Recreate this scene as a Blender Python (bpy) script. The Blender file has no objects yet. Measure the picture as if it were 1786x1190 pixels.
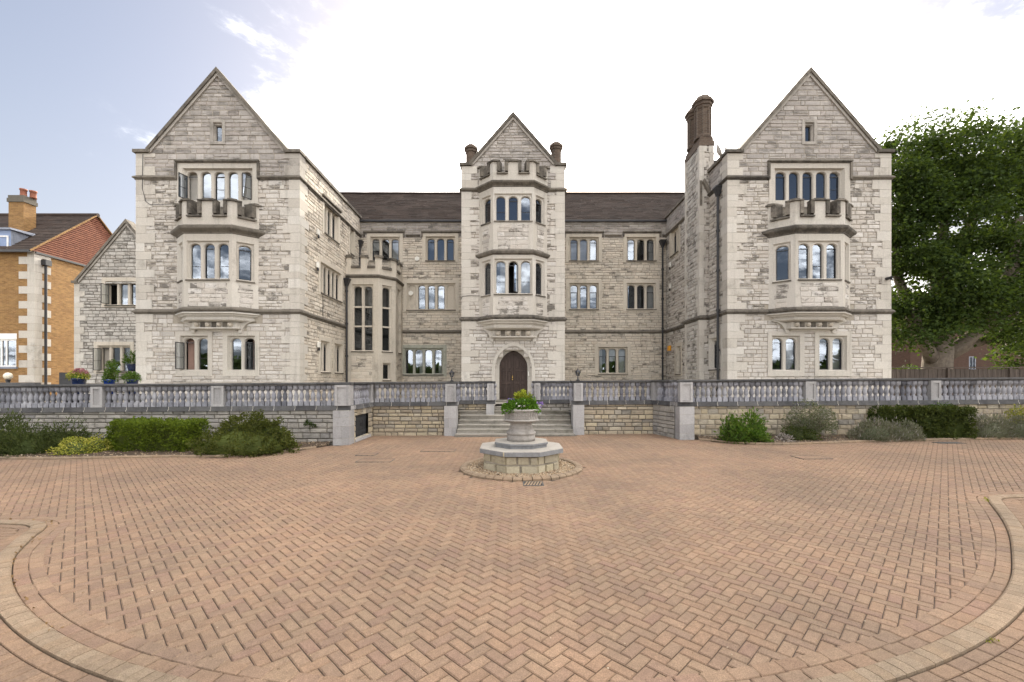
import bpy, math, random
import numpy as np
from mathutils import Vector, noise as mnoise

rnd = random.Random(11)
nrng = np.random.default_rng(5)
SC = bpy.context.scene
COL = SC.collection
EYE = 2.0
FPX = 757.0            # focal length in pixels of the 1786 px wide photograph
SLOPE = 0.0073         # the site falls gently to the left

# ------------------------------------------------------------------ camera
cam = bpy.data.cameras.new("camera")
cam_o = bpy.data.objects.new("camera", cam)
COL.objects.link(cam_o)
cam_o.location = (0, 0, EYE)
cam_o.rotation_euler = (math.radians(90), 0, 0)
cam.sensor_width = 36.0
cam.lens = 36.0 * FPX / 1786.0
cam.shift_y = (665.0 - 595.0) / 1786.0
cam.clip_start = 0.05
cam.clip_end = 3000
SC.camera = cam_o

# ------------------------------------------------------------------ sky, sun, exposure
SUN_EL, SUN_AZ = math.radians(28), math.radians(9)
world = bpy.data.worlds.new("World")
SC.world = world
world.use_nodes = True
wn = world.node_tree
wn.nodes.clear()
def wnode(t, **kw):
    n = wn.nodes.new(t)
    for k, v in kw.items():
        setattr(n, k, v)
    return n
sky = wnode("ShaderNodeTexSky", sky_type="NISHITA", sun_disc=False, sun_elevation=SUN_EL,
            sun_rotation=SUN_AZ, altitude=50, air_density=1.0, dust_density=2.6, ozone_density=1.6)
bg = wnode("ShaderNodeBackground")
bg.inputs["Strength"].default_value = 0.10
wo = wnode("ShaderNodeOutputWorld")
tc = wnode("ShaderNodeTexCoord")
sep = wnode("ShaderNodeSeparateXYZ")
wn.links.new(tc.outputs["Generated"], sep.inputs[0])
def wmath(op, a, b=None, c=None):
    n = wnode("ShaderNodeMath", operation=op)
    for i, x in enumerate((a, b, c)):
        if x is None:
            continue
        if isinstance(x, (int, float)):
            n.inputs[i].default_value = x
        else:
            wn.links.new(x, n.inputs[i])
    return n.outputs[0]
zz = wmath("ADD", wmath("MAXIMUM", sep.outputs[2], 0.0), 0.22)
cx = wmath("DIVIDE", sep.outputs[0], zz)
cy = wmath("DIVIDE", sep.outputs[1], zz)
comb = wnode("ShaderNodeCombineXYZ")
wn.links.new(cx, comb.inputs[0]); wn.links.new(cy, comb.inputs[1])
n1 = wnode("ShaderNodeTexNoise"); n1.inputs["Scale"].default_value = 1.9
n1.inputs["Detail"].default_value = 12; n1.inputs["Roughness"].default_value = 0.66
n1.inputs["Distortion"].default_value = 0.35
mp = wnode("ShaderNodeMapping"); mp.inputs["Location"].default_value = (3.1, 1.35, 0.4)
wn.links.new(comb.outputs[0], mp.inputs[0]); wn.links.new(mp.outputs[0], n1.inputs["Vector"])
# clear air to the left of the house: cloud cover thins towards that bearing
dotn = wnode("ShaderNodeVectorMath", operation="DOT_PRODUCT")
wn.links.new(tc.outputs["Generated"], dotn.inputs[0])
CLEAR = Vector((-1.0, 0.35, 0.35)).normalized()
dotn.inputs[1].default_value = CLEAR
clear = wnode("ShaderNodeMapRange", interpolation_type="SMOOTHSTEP")
clear.inputs["From Min"].default_value = 0.77; clear.inputs["From Max"].default_value = 0.95
clear.inputs["To Min"].default_value = 0.0; clear.inputs["To Max"].default_value = 0.42
wn.links.new(dotn.outputs["Value"], clear.inputs["Value"])
dots = wnode("ShaderNodeVectorMath", operation="DOT_PRODUCT")
wn.links.new(tc.outputs["Generated"], dots.inputs[0])
dots.inputs[1].default_value = Vector((math.sin(SUN_AZ)*math.cos(SUN_EL), math.cos(SUN_AZ)*math.cos(SUN_EL), math.sin(SUN_EL)))
bank = wnode("ShaderNodeMapRange", interpolation_type="SMOOTHSTEP")
bank.inputs["From Min"].default_value = 0.80; bank.inputs["From Max"].default_value = 0.98
bank.inputs["To Min"].default_value = -0.03; bank.inputs["To Max"].default_value = 0.20
wn.links.new(dots.outputs["Value"], bank.inputs["Value"])
nvar = wmath("ADD", wmath("MULTIPLY", wmath("SUBTRACT", n1.outputs["Fac"], 0.5), 1.75), 0.5)
cover = wmath("ADD", wmath("SUBTRACT", nvar, clear.outputs[0]), bank.outputs[0])
cr = wnode("ShaderNodeMapRange", interpolation_type="SMOOTHSTEP")
cr.inputs["From Min"].default_value = 0.26; cr.inputs["From Max"].default_value = 0.64
wn.links.new(cover, cr.inputs["Value"])
cfac = wmath("POWER", cr.outputs[0], 3.6)
# haze whitens the sky near the horizon
hz = wnode("ShaderNodeMapRange", interpolation_type="SMOOTHSTEP")
hz.inputs["From Min"].default_value = 0.0; hz.inputs["From Max"].default_value = 0.62
hz.inputs["To Min"].default_value = 0.55; hz.inputs["To Max"].default_value = 0.18
wn.links.new(sep.outputs[2], hz.inputs["Value"])
mixh = wnode("ShaderNodeMix", data_type="RGBA")
wn.links.new(hz.outputs[0], mixh.inputs["Factor"])
tintn = wnode("ShaderNodeMix", data_type="RGBA", blend_type="MULTIPLY")
tintn.inputs["Factor"].default_value = 1.0
tintn.inputs["B"].default_value = (0.69, 0.63, 0.59, 1)
wn.links.new(sky.outputs[0], tintn.inputs["A"])
wn.links.new(tintn.outputs["Result"], mixh.inputs["A"])
mixh.inputs["B"].default_value = (2.4, 2.42, 2.6, 1)
mixc = wnode("ShaderNodeMix", data_type="RGBA")
wn.links.new(cfac, mixc.inputs["Factor"])
wn.links.new(mixh.outputs["Result"], mixc.inputs["A"])
mixc.inputs["B"].default_value = (24.0, 23.0, 21.9, 1)
wn.links.new(mixc.outputs["Result"], bg.inputs["Color"])
wn.links.new(bg.outputs[0], wo.inputs[0])

sun = bpy.data.lights.new("sun", "SUN")
sun.energy = 3.0
sun.angle = math.radians(0.6)
sun.color = (1.0, 0.90, 0.74)
sun_o = bpy.data.objects.new("sun", sun)
COL.objects.link(sun_o)
_d = Vector((math.sin(SUN_AZ)*math.cos(SUN_EL), math.cos(SUN_AZ)*math.cos(SUN_EL), math.sin(SUN_EL)))
sun_o.rotation_euler = _d.to_track_quat("Z", "Y").to_euler()
sun_o.location = (10, 40, 40)

vs = SC.view_settings
vs.view_transform = "Standard"; vs.look = "None"; vs.gamma = 1.0; vs.use_curve_mapping = False
vs.exposure = 1.60
SC.cycles.max_bounces = 8
SC.cycles.diffuse_bounces = 5
SC.cycles.glossy_bounces = 3
SC.cycles.transmission_bounces = 4
SC.cycles.transparent_max_bounces = 8
SC.cycles.caustics_reflective = False
SC.cycles.caustics_refractive = False

# ------------------------------------------------------------------ materials
MATS = {}
def new_mat(name):
    m = bpy.data.materials.new(name)
    m.use_nodes = True
    nt = m.node_tree
    nt.nodes.clear()
    MATS[name] = m
    return m, nt
def nd(nt, t, **kw):
    n = nt.nodes.new(t)
    for k, v in kw.items():
        setattr(n, k, v)
    return n
def lk(nt, a, b):
    nt.links.new(a, b)
def ramp(nt, fac, stops, mode="LINEAR"):
    r = nd(nt, "ShaderNodeValToRGB")
    r.color_ramp.interpolation = mode
    el = r.color_ramp.elements
    while len(el) < len(stops):
        el.new(0.5)
    for e, (p, c) in zip(el, stops):
        e.position = p
        e.color = (c[0], c[1], c[2], 1) if not isinstance(c, (int, float)) else (c, c, c, 1)
    lk(nt, fac, r.inputs[0])
    return r.outputs[0]
def mth(nt, op, a, b):
    n = nd(nt, "ShaderNodeMath", operation=op)
    for i, x in enumerate((a, b)):
        if isinstance(x, (int, float)):
            n.inputs[i].default_value = x
        else:
            lk(nt, x, n.inputs[i])
    return n.outputs[0]
def mixrgb(nt, fac, a, b, mode="MIX"):
    n = nd(nt, "ShaderNodeMix", data_type="RGBA", blend_type=mode)
    for k, x in (("Factor", fac), ("A", a), ("B", b)):
        if isinstance(x, (int, float)):
            n.inputs[k].default_value = x
        elif isinstance(x, tuple):
            n.inputs[k].default_value = (x[0], x[1], x[2], 1)
        else:
            lk(nt, x, n.inputs[k])
    return n.outputs["Result"]
def noise(nt, scale=1.0, detail=4, rough=0.55, stretch=None, loc=None):
    g = nd(nt, "ShaderNodeNewGeometry")
    v = g.outputs["Position"]
    if stretch or loc:
        mpn = nd(nt, "ShaderNodeMapping")
        if stretch:
            mpn.inputs["Scale"].default_value = stretch
        if loc:
            mpn.inputs["Location"].default_value = loc
        lk(nt, v, mpn.inputs[0])
        v = mpn.outputs[0]
    n = nd(nt, "ShaderNodeTexNoise")
    n.inputs["Scale"].default_value = scale
    n.inputs["Detail"].default_value = detail
    n.inputs["Roughness"].default_value = rough
    lk(nt, v, n.inputs["Vector"])
    return n.outputs["Fac"]
def piece_random(nt):
    a = nd(nt, "ShaderNodeAttribute", attribute_name="tint")
    o = nd(nt, "ShaderNodeObjectInfo")
    return mth(nt, "FRACT", mth(nt, "ADD", a.outputs["Fac"], o.outputs["Random"]), 0)
def finish(nt, col, rough=0.85, bump=None, bump_str=0.3, bump_dist=0.02, metallic=0.0, spec=0.3):
    p = nd(nt, "ShaderNodeBsdfPrincipled")
    if isinstance(col, tuple):
        p.inputs["Base Color"].default_value = (*col, 1)
    else:
        lk(nt, col, p.inputs["Base Color"])
    if isinstance(rough, (int, float)):
        p.inputs["Roughness"].default_value = rough
    else:
        lk(nt, rough, p.inputs["Roughness"])
    p.inputs["Metallic"].default_value = metallic
    p.inputs["Specular IOR Level"].default_value = spec
    if bump is not None:
        b = nd(nt, "ShaderNodeBump")
        b.inputs["Strength"].default_value = bump_str
        b.inputs["Distance"].default_value = bump_dist
        lk(nt, bump, b.inputs["Height"])
        lk(nt, b.outputs[0], p.inputs["Normal"])
    o = nd(nt, "ShaderNodeOutputMaterial")
    lk(nt, p.outputs[0], o.inputs[0])
    return p

def stone_mat(name, cols, dark=(0.07, 0.065, 0.055), stain=(0.55, 0.75), stain_amt=0.8, blotch=0.25,
              sscale=1.0, stretch=(1, 1, 3.2), bump_str=0.5, bump_dist=0.02, rough=0.9, mode="LINEAR", streak=0.38):
    m, nt = new_mat(name)
    r = piece_random(nt)
    n = len(cols)
    c = ramp(nt, r, [(i/(n-1) if n > 1 else 0, cc) for i, cc in enumerate(cols)], mode)
    big = noise(nt, 0.35*sscale, 3, 0.5)
    c = mixrgb(nt, blotch, c, ramp(nt, big, [(0.3, 0.55), (0.7, 1.0)]), "MULTIPLY")
    st = noise(nt, 1.7*sscale, 7, 0.72, stretch)
    # some stones weather far more than their neighbours
    r2 = mth(nt, "FRACT", mth(nt, "MULTIPLY", r, 7.31), 0)
    st = mth(nt, "ADD", st, mth(nt, "MULTIPLY", mth(nt, "SUBTRACT", r2, 0.5), 0.20))
    sf = ramp(nt, st, [(stain[0], 0.0), (stain[1], 1.0)])
    c = mixrgb(nt, mth(nt, "MULTIPLY", sf, stain_amt), c, dark)
    if streak:
        sk = noise(nt, 1.0, 5, 0.7, (4.5, 4.5, 0.30), (3, 1, 2))
        c = mixrgb(nt, ramp(nt, sk, [(0.54, 0.0), (0.74, streak)]), c, mixrgb(nt, 1.0, c, (0.42, 0.41, 0.39), "MULTIPLY"))
    fine = noise(nt, 22, 5, 0.7)
    c = mixrgb(nt, 0.55, c, ramp(nt, fine, [(0.25, 0.62), (0.72, 1.12)]), "MULTIPLY")
    b = mth(nt, "ADD", noise(nt, 9, 5, 0.65, (1, 1, 1.6)), mth(nt, "MULTIPLY", fine, 0.5))
    finish(nt, c, rough, b, bump_str, bump_dist)
    return m

def plain_mat(name, col, rough=0.6, var=0.25, scale=6.0, metallic=0.0, spec=0.4, bump=0.15, bump_dist=0.01):
    m, nt = new_mat(name)
    f = noise(nt, scale, 5, 0.6)
    c = mixrgb(nt, 1.0, ramp(nt, f, [(0.25, 1.0 - var), (0.75, 1.0 + var*0.3)]), col, "MULTIPLY")
    finish(nt, c, rough, noise(nt, scale*5, 3, 0.6), bump, bump_dist, metallic, spec)
    return m

stone_mat("rubble_pale", [(0.485, 0.445, 0.396), (0.594, 0.555, 0.504), (0.525, 0.475, 0.416), (0.624, 0.590, 0.545), (0.555, 0.510, 0.463), (0.445, 0.415, 0.375)],
          stain=(0.585, 0.72), stain_amt=0.62)
stone_mat("rubble_mid", [(0.485, 0.444, 0.394), (0.595, 0.555, 0.503), (0.525, 0.474, 0.415), (0.615, 0.581, 0.536), (0.555, 0.510, 0.461), (0.424, 0.393, 0.351)],
          dark=(0.090, 0.080, 0.066), stain=(0.53, 0.63), stain_amt=0.80, sscale=1.5, stretch=(1, 1, 2.6))
stone_mat("rubble_dull", [(0.444, 0.417, 0.378), (0.560, 0.530, 0.482), (0.486, 0.449, 0.401), (0.592, 0.561, 0.516), (0.390, 0.369, 0.335)],
          dark=(0.08, 0.072, 0.06), stain=(0.51, 0.66), stain_amt=0.75, sscale=1.4, blotch=0.35, stretch=(1, 1, 2.6))  # duller, more stained rubble for the annex and the chimney breast side
stone_mat("rubble_gable", [(0.367, 0.335, 0.307), (0.468, 0.433, 0.398), (0.408, 0.365, 0.334), (0.499, 0.463, 0.430), (0.336, 0.309, 0.286)],
          stain=(0.50, 0.70), stain_amt=0.72, blotch=0.4)
stone_mat("rubble_warm", [(0.589, 0.520, 0.430), (0.683, 0.613, 0.517), (0.631, 0.551, 0.450), (0.704, 0.639, 0.542), (0.538, 0.484, 0.409)],
          stain=(0.545, 0.68), stain_amt=0.75, blotch=0.3)
stone_mat("rubble_grey", [(0.30, 0.285, 0.26), (0.42, 0.395, 0.355), (0.35, 0.325, 0.285), (0.47, 0.44, 0.39), (0.25, 0.24, 0.23)],
          stain=(0.52, 0.72), stain_amt=0.7, blotch=0.5, sscale=1.3)
stone_mat("rubble_cream", [(0.44, 0.37, 0.255), (0.54, 0.465, 0.33), (0.38, 0.32, 0.24), (0.50, 0.42, 0.30), (0.30, 0.275, 0.235), (0.56, 0.49, 0.37)],
          stain=(0.52, 0.74), stain_amt=0.65, blotch=0.5, sscale=1.2)
stone_mat("ashlar", [(0.509, 0.468, 0.408), (0.580, 0.541, 0.482), (0.539, 0.499, 0.436), (0.610, 0.576, 0.519)],
          dark=(0.16, 0.14, 0.115), stain=(0.58, 0.82), stain_amt=0.6, blotch=0.25, stretch=(1, 1, 0.8), bump_str=0.2, bump_dist=0.008)
stone_mat("ashlar_warm", [(0.553, 0.494, 0.405), (0.626, 0.567, 0.478), (0.585, 0.525, 0.436)],
          dark=(0.14, 0.12, 0.10), stain=(0.55, 0.80), stain_amt=0.6, blotch=0.35, stretch=(1, 1, 0.8), bump_str=0.2, bump_dist=0.008)
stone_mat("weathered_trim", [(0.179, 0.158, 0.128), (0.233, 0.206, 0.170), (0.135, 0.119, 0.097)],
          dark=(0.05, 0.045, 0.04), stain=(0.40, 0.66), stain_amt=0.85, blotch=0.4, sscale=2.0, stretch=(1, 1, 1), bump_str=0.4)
stone_mat("rail_stone", [(0.103, 0.102, 0.102), (0.147, 0.145, 0.144), (0.122, 0.119, 0.116)],
          dark=(0.045, 0.045, 0.05), stain=(0.42, 0.68), stain_amt=0.75, blotch=0.4, sscale=2.0, stretch=(1, 1, 1), bump_str=0.3)
stone_mat("baluster_stone", [(0.251, 0.252, 0.280), (0.385, 0.384, 0.409), (0.184, 0.188, 0.219), (0.417, 0.415, 0.438), (0.301, 0.303, 0.336), (0.351, 0.351, 0.382)],
          dark=(0.07, 0.07, 0.075), stain=(0.47, 0.70), stain_amt=0.7, blotch=0.3, sscale=3.0, stretch=(1, 1, 0.7), bump_str=0.3)
stone_mat("pier_stone", [(0.378, 0.369, 0.363), (0.450, 0.436, 0.428), (0.333, 0.324, 0.321)],
          dark=(0.13, 0.13, 0.13), stain=(0.52, 0.80), stain_amt=0.6, blotch=0.35, sscale=1.6, stretch=(1, 1, 0.8), bump_str=0.25)
stone_mat("step_stone", [(0.288, 0.266, 0.225), (0.360, 0.333, 0.290), (0.252, 0.230, 0.193)],
          dark=(0.09, 0.085, 0.065), stain=(0.45, 0.70), stain_amt=0.8, blotch=0.4, sscale=2.0, stretch=(0.6, 1, 1.5), bump_str=0.4)
stone_mat("fountain_block", [(0.468, 0.405, 0.276), (0.396, 0.351, 0.258), (0.522, 0.459, 0.331), (0.423, 0.369, 0.267)],
          dark=(0.15, 0.125, 0.09), stain=(0.55, 0.78), stain_amt=0.6, blotch=0.35, sscale=3, bump_str=0.5)
stone_mat("slab_top", [(0.337, 0.310, 0.270), (0.383, 0.356, 0.316)], dark=(0.17, 0.16, 0.145), stain=(0.52, 0.78), stain_amt=0.5, blotch=0.35, sscale=3, stretch=(1, 1, 1), bump_str=0.25)
stone_mat("fountain_slab", [(0.20, 0.205, 0.215), (0.26, 0.262, 0.265)],
          dark=(0.13, 0.135, 0.14), stain=(0.50, 0.75), stain_amt=0.6, blotch=0.35, sscale=3, stretch=(1, 1, 1), bump_str=0.3)
stone_mat("fountain_bowl", [(0.345, 0.321, 0.293), (0.376, 0.353, 0.324)],
          dark=(0.16, 0.14, 0.12), stain=(0.48, 0.72), stain_amt=0.6, blotch=0.35, sscale=4, stretch=(1, 1, 0.7), bump_str=0.3)
stone_mat("ashlar_grey", [(0.39, 0.36, 0.32), (0.45, 0.415, 0.37), (0.42, 0.385, 0.34)], dark=(0.11, 0.10, 0.085), stain=(0.50, 0.74), stain_amt=0.65, blotch=0.3, stretch=(1, 1, 0.8), bump_str=0.2, bump_dist=0.008)
stone_mat("mortar", [(0.41, 0.365, 0.30), (0.41, 0.365, 0.30)], stain=(0.5, 0.75), stain_amt=0.6, blotch=0.3)
stone_mat("mortar_dark", [(0.15, 0.135, 0.11), (0.15, 0.135, 0.11)], stain=(0.5, 0.75), stain_amt=0.6, blotch=0.3)

def paver_mat(name, cols, dirt=0.65):
    m, nt = new_mat(name)
    r = piece_random(nt)
    c = ramp(nt, r, [(i/(len(cols)-1), cc) for i, cc in enumerate(cols)])
    big = noise(nt, 0.45, 4, 0.6)
    c = mixrgb(nt, dirt, c, ramp(nt, big, [(0.34, (0.62, 0.63, 0.64)), (0.62, (1.06, 1.0, 0.95))]), "MULTIPLY")
    sp = noise(nt, 120, 2, 0.8)
    c = mixrgb(nt, 0.75, c, ramp(nt, sp, [(0.30, 0.5), (0.5, 0.96), (0.70, 1.5)]), "MULTIPLY")
    mid = noise(nt, 14, 5, 0.65)
    c = mixrgb(nt, 0.5, c, ramp(nt, mid, [(0.28, 0.62), (0.7, 1.12)]), "MULTIPLY")
    finish(nt, c, 0.88, mth(nt, "ADD", sp, mth(nt, "MULTIPLY", mid, 0.6)), 0.45, 0.004, 0, 0.3)
paver_mat("paver", [(0.232, 0.153, 0.102), (0.262, 0.175, 0.115), (0.217, 0.146, 0.103), (0.247, 0.173, 0.115), (0.271, 0.185, 0.124), (0.229, 0.159, 0.109), (0.237, 0.153, 0.110)])
paver_mat("paver_outer", [(0.215, 0.145, 0.097), (0.25, 0.168, 0.11), (0.225, 0.155, 0.105), (0.20, 0.135, 0.095)])
paver_mat("kerb_block", [(0.250, 0.188, 0.128), (0.275, 0.210, 0.145), (0.230, 0.172, 0.118), (0.262, 0.190, 0.124)], 0.7)
plain_mat("joint_sand", (0.07, 0.052, 0.04), 0.95, 0.4, 9)

# brick of the neighbours and chimneys, laid along the wall whichever way it runs
def brick_mat(name, c1, c2, mortar, bw=0.225, bh=0.075, extra=None):
    m, nt = new_mat(name)
    g = nd(nt, "ShaderNodeNewGeometry")
    s = nd(nt, "ShaderNodeSeparateXYZ"); lk(nt, g.outputs["Position"], s.inputs[0])
    cb = nd(nt, "ShaderNodeCombineXYZ")
    lk(nt, mth(nt, "ADD", s.outputs[0], s.outputs[1]), cb.inputs[0]); lk(nt, s.outputs[2], cb.inputs[1])
    b = nd(nt, "ShaderNodeTexBrick")
    b.inputs["Color1"].default_value = (*c1, 1); b.inputs["Color2"].default_value = (*c2, 1)
    b.inputs["Mortar"].default_value = (*mortar, 1)
    b.inputs["Scale"].default_value = 1.0
    b.inputs["Mortar Size"].default_value = 0.008
    b.inputs["Brick Width"].default_value = bw; b.inputs["Row Height"].default_value = bh
    b.inputs["Bias"].default_value = -0.1
    lk(nt, cb.outputs[0], b.inputs["Vector"])
    f = noise(nt, 3.0, 6, 0.75, (1, 1, 3))
    c = mixrgb(nt, 0.7, b.outputs["Color"], ramp(nt, f, [(0.3, 0.55), (0.65, 1.15)]), "MULTIPLY")
    finish(nt, c, 0.9, b.outputs["Fac"], -0.3, 0.01)
brick_mat("yellow_brick", (0.32, 0.180, 0.062), (0.21, 0.105, 0.036), (0.27, 0.19, 0.11))
brick_mat("red_brick", (0.085, 0.045, 0.03), (0.065, 0.034, 0.024), (0.08, 0.06, 0.05))
brick_mat("chimney_brick", (0.125, 0.088, 0.064), (0.088, 0.063, 0.049), (0.14, 0.122, 0.098), bh=0.085)
brick_mat("hung_tile", (0.22, 0.088, 0.052), (0.17, 0.065, 0.042), (0.10, 0.04, 0.025), 0.17, 0.11)
def tile_mat(name, cols):
    m, nt = new_mat(name)
    r = piece_random(nt)
    c = ramp(nt, r, [(i/(len(cols)-1), cc) for i, cc in enumerate(cols)])
    f = noise(nt, 1.0, 6, 0.7)
    c = mixrgb(nt, 0.7, c, ramp(nt, f, [(0.3, 0.6), (0.7, 1.15)]), "MULTIPLY")
    f2 = noise(nt, 7, 3, 0.7, (1, 1, 4))
    c = mixrgb(nt, 0.6, c, ramp(nt, f2, [(0.3, 0.55), (0.7, 1.2)]), "MULTIPLY")
    finish(nt, c, 0.85, f2, 0.3, 0.02)
tile_mat("roof_tile", [(0.062, 0.045, 0.037), (0.080, 0.058, 0.047), (0.052, 0.040, 0.034), (0.072, 0.050, 0.040)])

plain_mat("black_iron", (0.022, 0.022, 0.025), 0.45, 0.4, 8, 0, 0.5)
plain_mat("black_timber", (0.03, 0.032, 0.036), 0.6, 0.4, 12)
plain_mat("lead", (0.23, 0.25, 0.30), 0.5, 0.25, 5)
plain_mat("lead_blue", (0.22, 0.29, 0.46), 0.5, 0.2, 5)
plain_mat("white_paint", (0.78, 0.78, 0.76), 0.45, 0.1, 5)
plain_mat("white_plastic", (0.72, 0.70, 0.64), 0.4, 0.1, 5)
plain_mat("orange_plastic", (0.75, 0.33, 0.03), 0.4, 0.1, 5)
plain_mat("terracotta", (0.30, 0.115, 0.07), 0.8, 0.3, 9)
plain_mat("blue_glaze", (0.018, 0.032, 0.09), 0.15, 0.3, 8, 0, 0.7)
plain_mat("bright_blue_glaze", (0.012, 0.045, 0.22), 0.2, 0.3, 8, 0, 0.7)
plain_mat("soil", (0.10, 0.072, 0.05), 0.95, 0.5, 9, 0, 0.2, 0.8, 0.03)
plain_mat("ground_mat", (0.12, 0.10, 0.07), 0.95, 0.4, 3)
plain_mat("terrace_paving", (0.34, 0.31, 0.26), 0.9, 0.3, 4)
plain_mat("grate_iron", (0.06, 0.058, 0.055), 0.7, 0.4, 20)
plain_mat("void", (0.008, 0.008, 0.009), 0.9, 0.1, 4)
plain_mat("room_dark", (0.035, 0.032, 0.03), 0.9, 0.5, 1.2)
plain_mat("curtain_cloth", (0.62, 0.60, 0.57), 0.9, 0.15, 3)
plain_mat("curtain_pink", (0.42, 0.28, 0.23), 0.9, 0.15, 3)
plain_mat("blind_slat", (0.66, 0.64, 0.60), 0.7, 0.1, 3)
plain_mat("blind_fabric", (0.38, 0.34, 0.29), 0.8, 0.12, 2)
plain_mat("brass", (0.55, 0.36, 0.10), 0.35, 0.2, 10, 1.0)
plain_mat("globe_glass", (0.80, 0.74, 0.60), 0.3, 0.1, 4)
plain_mat("dish_grey", (0.55, 0.53, 0.50), 0.5, 0.1, 4)
plain_mat("bark", (0.24, 0.20, 0.16), 0.95, 0.5, 5, 0, 0.2, 0.9, 0.05)
plain_mat("twig", (0.17, 0.14, 0.11), 0.95, 0.3, 9)
plain_mat("green_frame", (0.36, 0.36, 0.30), 0.7, 0.3, 5)
def wood_mat(name, col, sc=(14, 14, 1.2), rough=0.55, bs=0.35):
    m, nt = new_mat(name)
    g = noise(nt, 1.6, 6, 0.7, sc)
    r = piece_random(nt)
    c = mixrgb(nt, 1.0, ramp(nt, g, [(0.25, 0.5), (0.7, 1.25)]), col, "MULTIPLY")
    c = mixrgb(nt, 0.5, c, ramp(nt, r, [(0, 0.65), (1, 1.2)]), "MULTIPLY")
    finish(nt, c, rough, g, bs, 0.01)
wood_mat("door_oak", (0.058, 0.038, 0.030))
wood_mat("fence_board", (0.095, 0.075, 0.062), rough=0.9)

def gravel_mat():
    m, nt = new_mat("gravel")
    r = piece_random(nt)
    c = ramp(nt, r, [(0, (0.20, 0.13, 0.075)), (0.3, (0.36, 0.26, 0.16)), (0.6, (0.27, 0.20, 0.13)), (0.85, (0.50, 0.42, 0.31)), (1, (0.16, 0.11, 0.075))])
    finish(nt, c, 0.9)
gravel_mat()

def glass_mat(name, base=0.16, tint=(0.76, 0.86, 1.0)):
    m, nt = new_mat(name)
    fr = nd(nt, "ShaderNodeFresnel"); fr.inputs["IOR"].default_value = 1.55
    b = nd(nt, "ShaderNodeBump"); b.inputs["Strength"].default_value = 0.12; b.inputs["Distance"].default_value = 0.01
    lk(nt, noise(nt, 1.6, 2, 0.5), b.inputs["Height"])
    gl = nd(nt, "ShaderNodeBsdfGlossy"); gl.inputs["Roughness"].default_value = 0.015
    gl.inputs["Color"].default_value = (*tint, 1)
    lk(nt, b.outputs[0], gl.inputs["Normal"])
    tr = nd(nt, "ShaderNodeBsdfTransparent"); tr.inputs["Color"].default_value = (0.80, 0.83, 0.84, 1)
    mx = nd(nt, "ShaderNodeMixShader")
    lk(nt, mth(nt, "ADD", mth(nt, "MULTIPLY", fr.outputs[0], 1.0), base), mx.inputs[0])
    lk(nt, tr.outputs[0], mx.inputs[1]); lk(nt, gl.outputs[0], mx.inputs[2])
    o = nd(nt, "ShaderNodeOutputMaterial"); lk(nt, mx.outputs[0], o.inputs[0])
glass_mat("window_glass", 0.10)

def leaf_mat(name, cols, trans=0.35, tcol=None, rough=0.65):
    m, nt = new_mat(name)
    r = piece_random(nt)
    c = ramp(nt, r, [(i/(len(cols)-1), cc) for i, cc in enumerate(cols)])
    big = noise(nt, 1.1, 3, 0.6)
    c = mixrgb(nt, 0.5, c, ramp(nt, big, [(0.3, 0.6), (0.7, 1.2)]), "MULTIPLY")
    p = nd(nt, "ShaderNodeBsdfPrincipled")
    lk(nt, c, p.inputs["Base Color"]); p.inputs["Roughness"].default_value = rough
    p.inputs["Specular IOR Level"].default_value = 0.12
    t = nd(nt, "ShaderNodeBsdfTranslucent")
    lk(nt, mixrgb(nt, 1.0, c, tcol or (1.5, 1.6, 0.7), "MULTIPLY"), t.inputs["Color"])
    mx = nd(nt, "ShaderNodeMixShader"); mx.inputs[0].default_value = trans
    lk(nt, p.outputs[0], mx.inputs[1]); lk(nt, t.outputs[0], mx.inputs[2])
    o = nd(nt, "ShaderNodeOutputMaterial"); lk(nt, mx.outputs[0], o.inputs[0])
leaf_mat("tree_leaf", [(0.033, 0.056, 0.017), (0.053, 0.086, 0.023), (0.043, 0.069, 0.020), (0.077, 0.115, 0.030)], 0.42, (1.6, 1.5, 0.6))
leaf_mat("far_leaf", [(0.05, 0.075, 0.022), (0.075, 0.105, 0.03), (0.06, 0.09, 0.025)], 0.3)
leaf_mat("box_leaf", [(0.076, 0.110, 0.010), (0.117, 0.162, 0.014), (0.052, 0.079, 0.010), (0.146, 0.192, 0.021)], 0.25, (1.4, 1.4, 0.6))
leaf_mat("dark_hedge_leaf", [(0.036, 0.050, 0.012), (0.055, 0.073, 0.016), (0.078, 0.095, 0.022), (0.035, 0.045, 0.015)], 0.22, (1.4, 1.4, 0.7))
leaf_mat("juniper_leaf", [(0.050, 0.068, 0.020), (0.070, 0.088, 0.025), (0.040, 0.055, 0.018), (0.085, 0.095, 0.032)], 0.2)
leaf_mat("hebe_leaf", [(0.061, 0.072, 0.015), (0.086, 0.097, 0.020), (0.045, 0.056, 0.014), (0.111, 0.111, 0.030)], 0.25)
leaf_mat("golden_leaf", [(0.36, 0.34, 0.05), (0.22, 0.26, 0.035), (0.45, 0.40, 0.09), (0.14, 0.19, 0.03)], 0.25, (1.1, 1.1, 0.8))
leaf_mat("laurel_leaf", [(0.07, 0.13, 0.022), (0.10, 0.17, 0.03), (0.055, 0.10, 0.018), (0.16, 0.21, 0.05)], 0.3)
leaf_mat("sage_leaf", [(0.11, 0.125, 0.075), (0.15, 0.155, 0.10), (0.08, 0.10, 0.055), (0.19, 0.185, 0.13)], 0.25)
leaf_mat("lavender_leaf", [(0.17, 0.180, 0.110), (0.23, 0.225, 0.155), (0.14, 0.16, 0.085), (0.25, 0.225, 0.185)], 0.2, (1, 1, 0.9))
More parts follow.
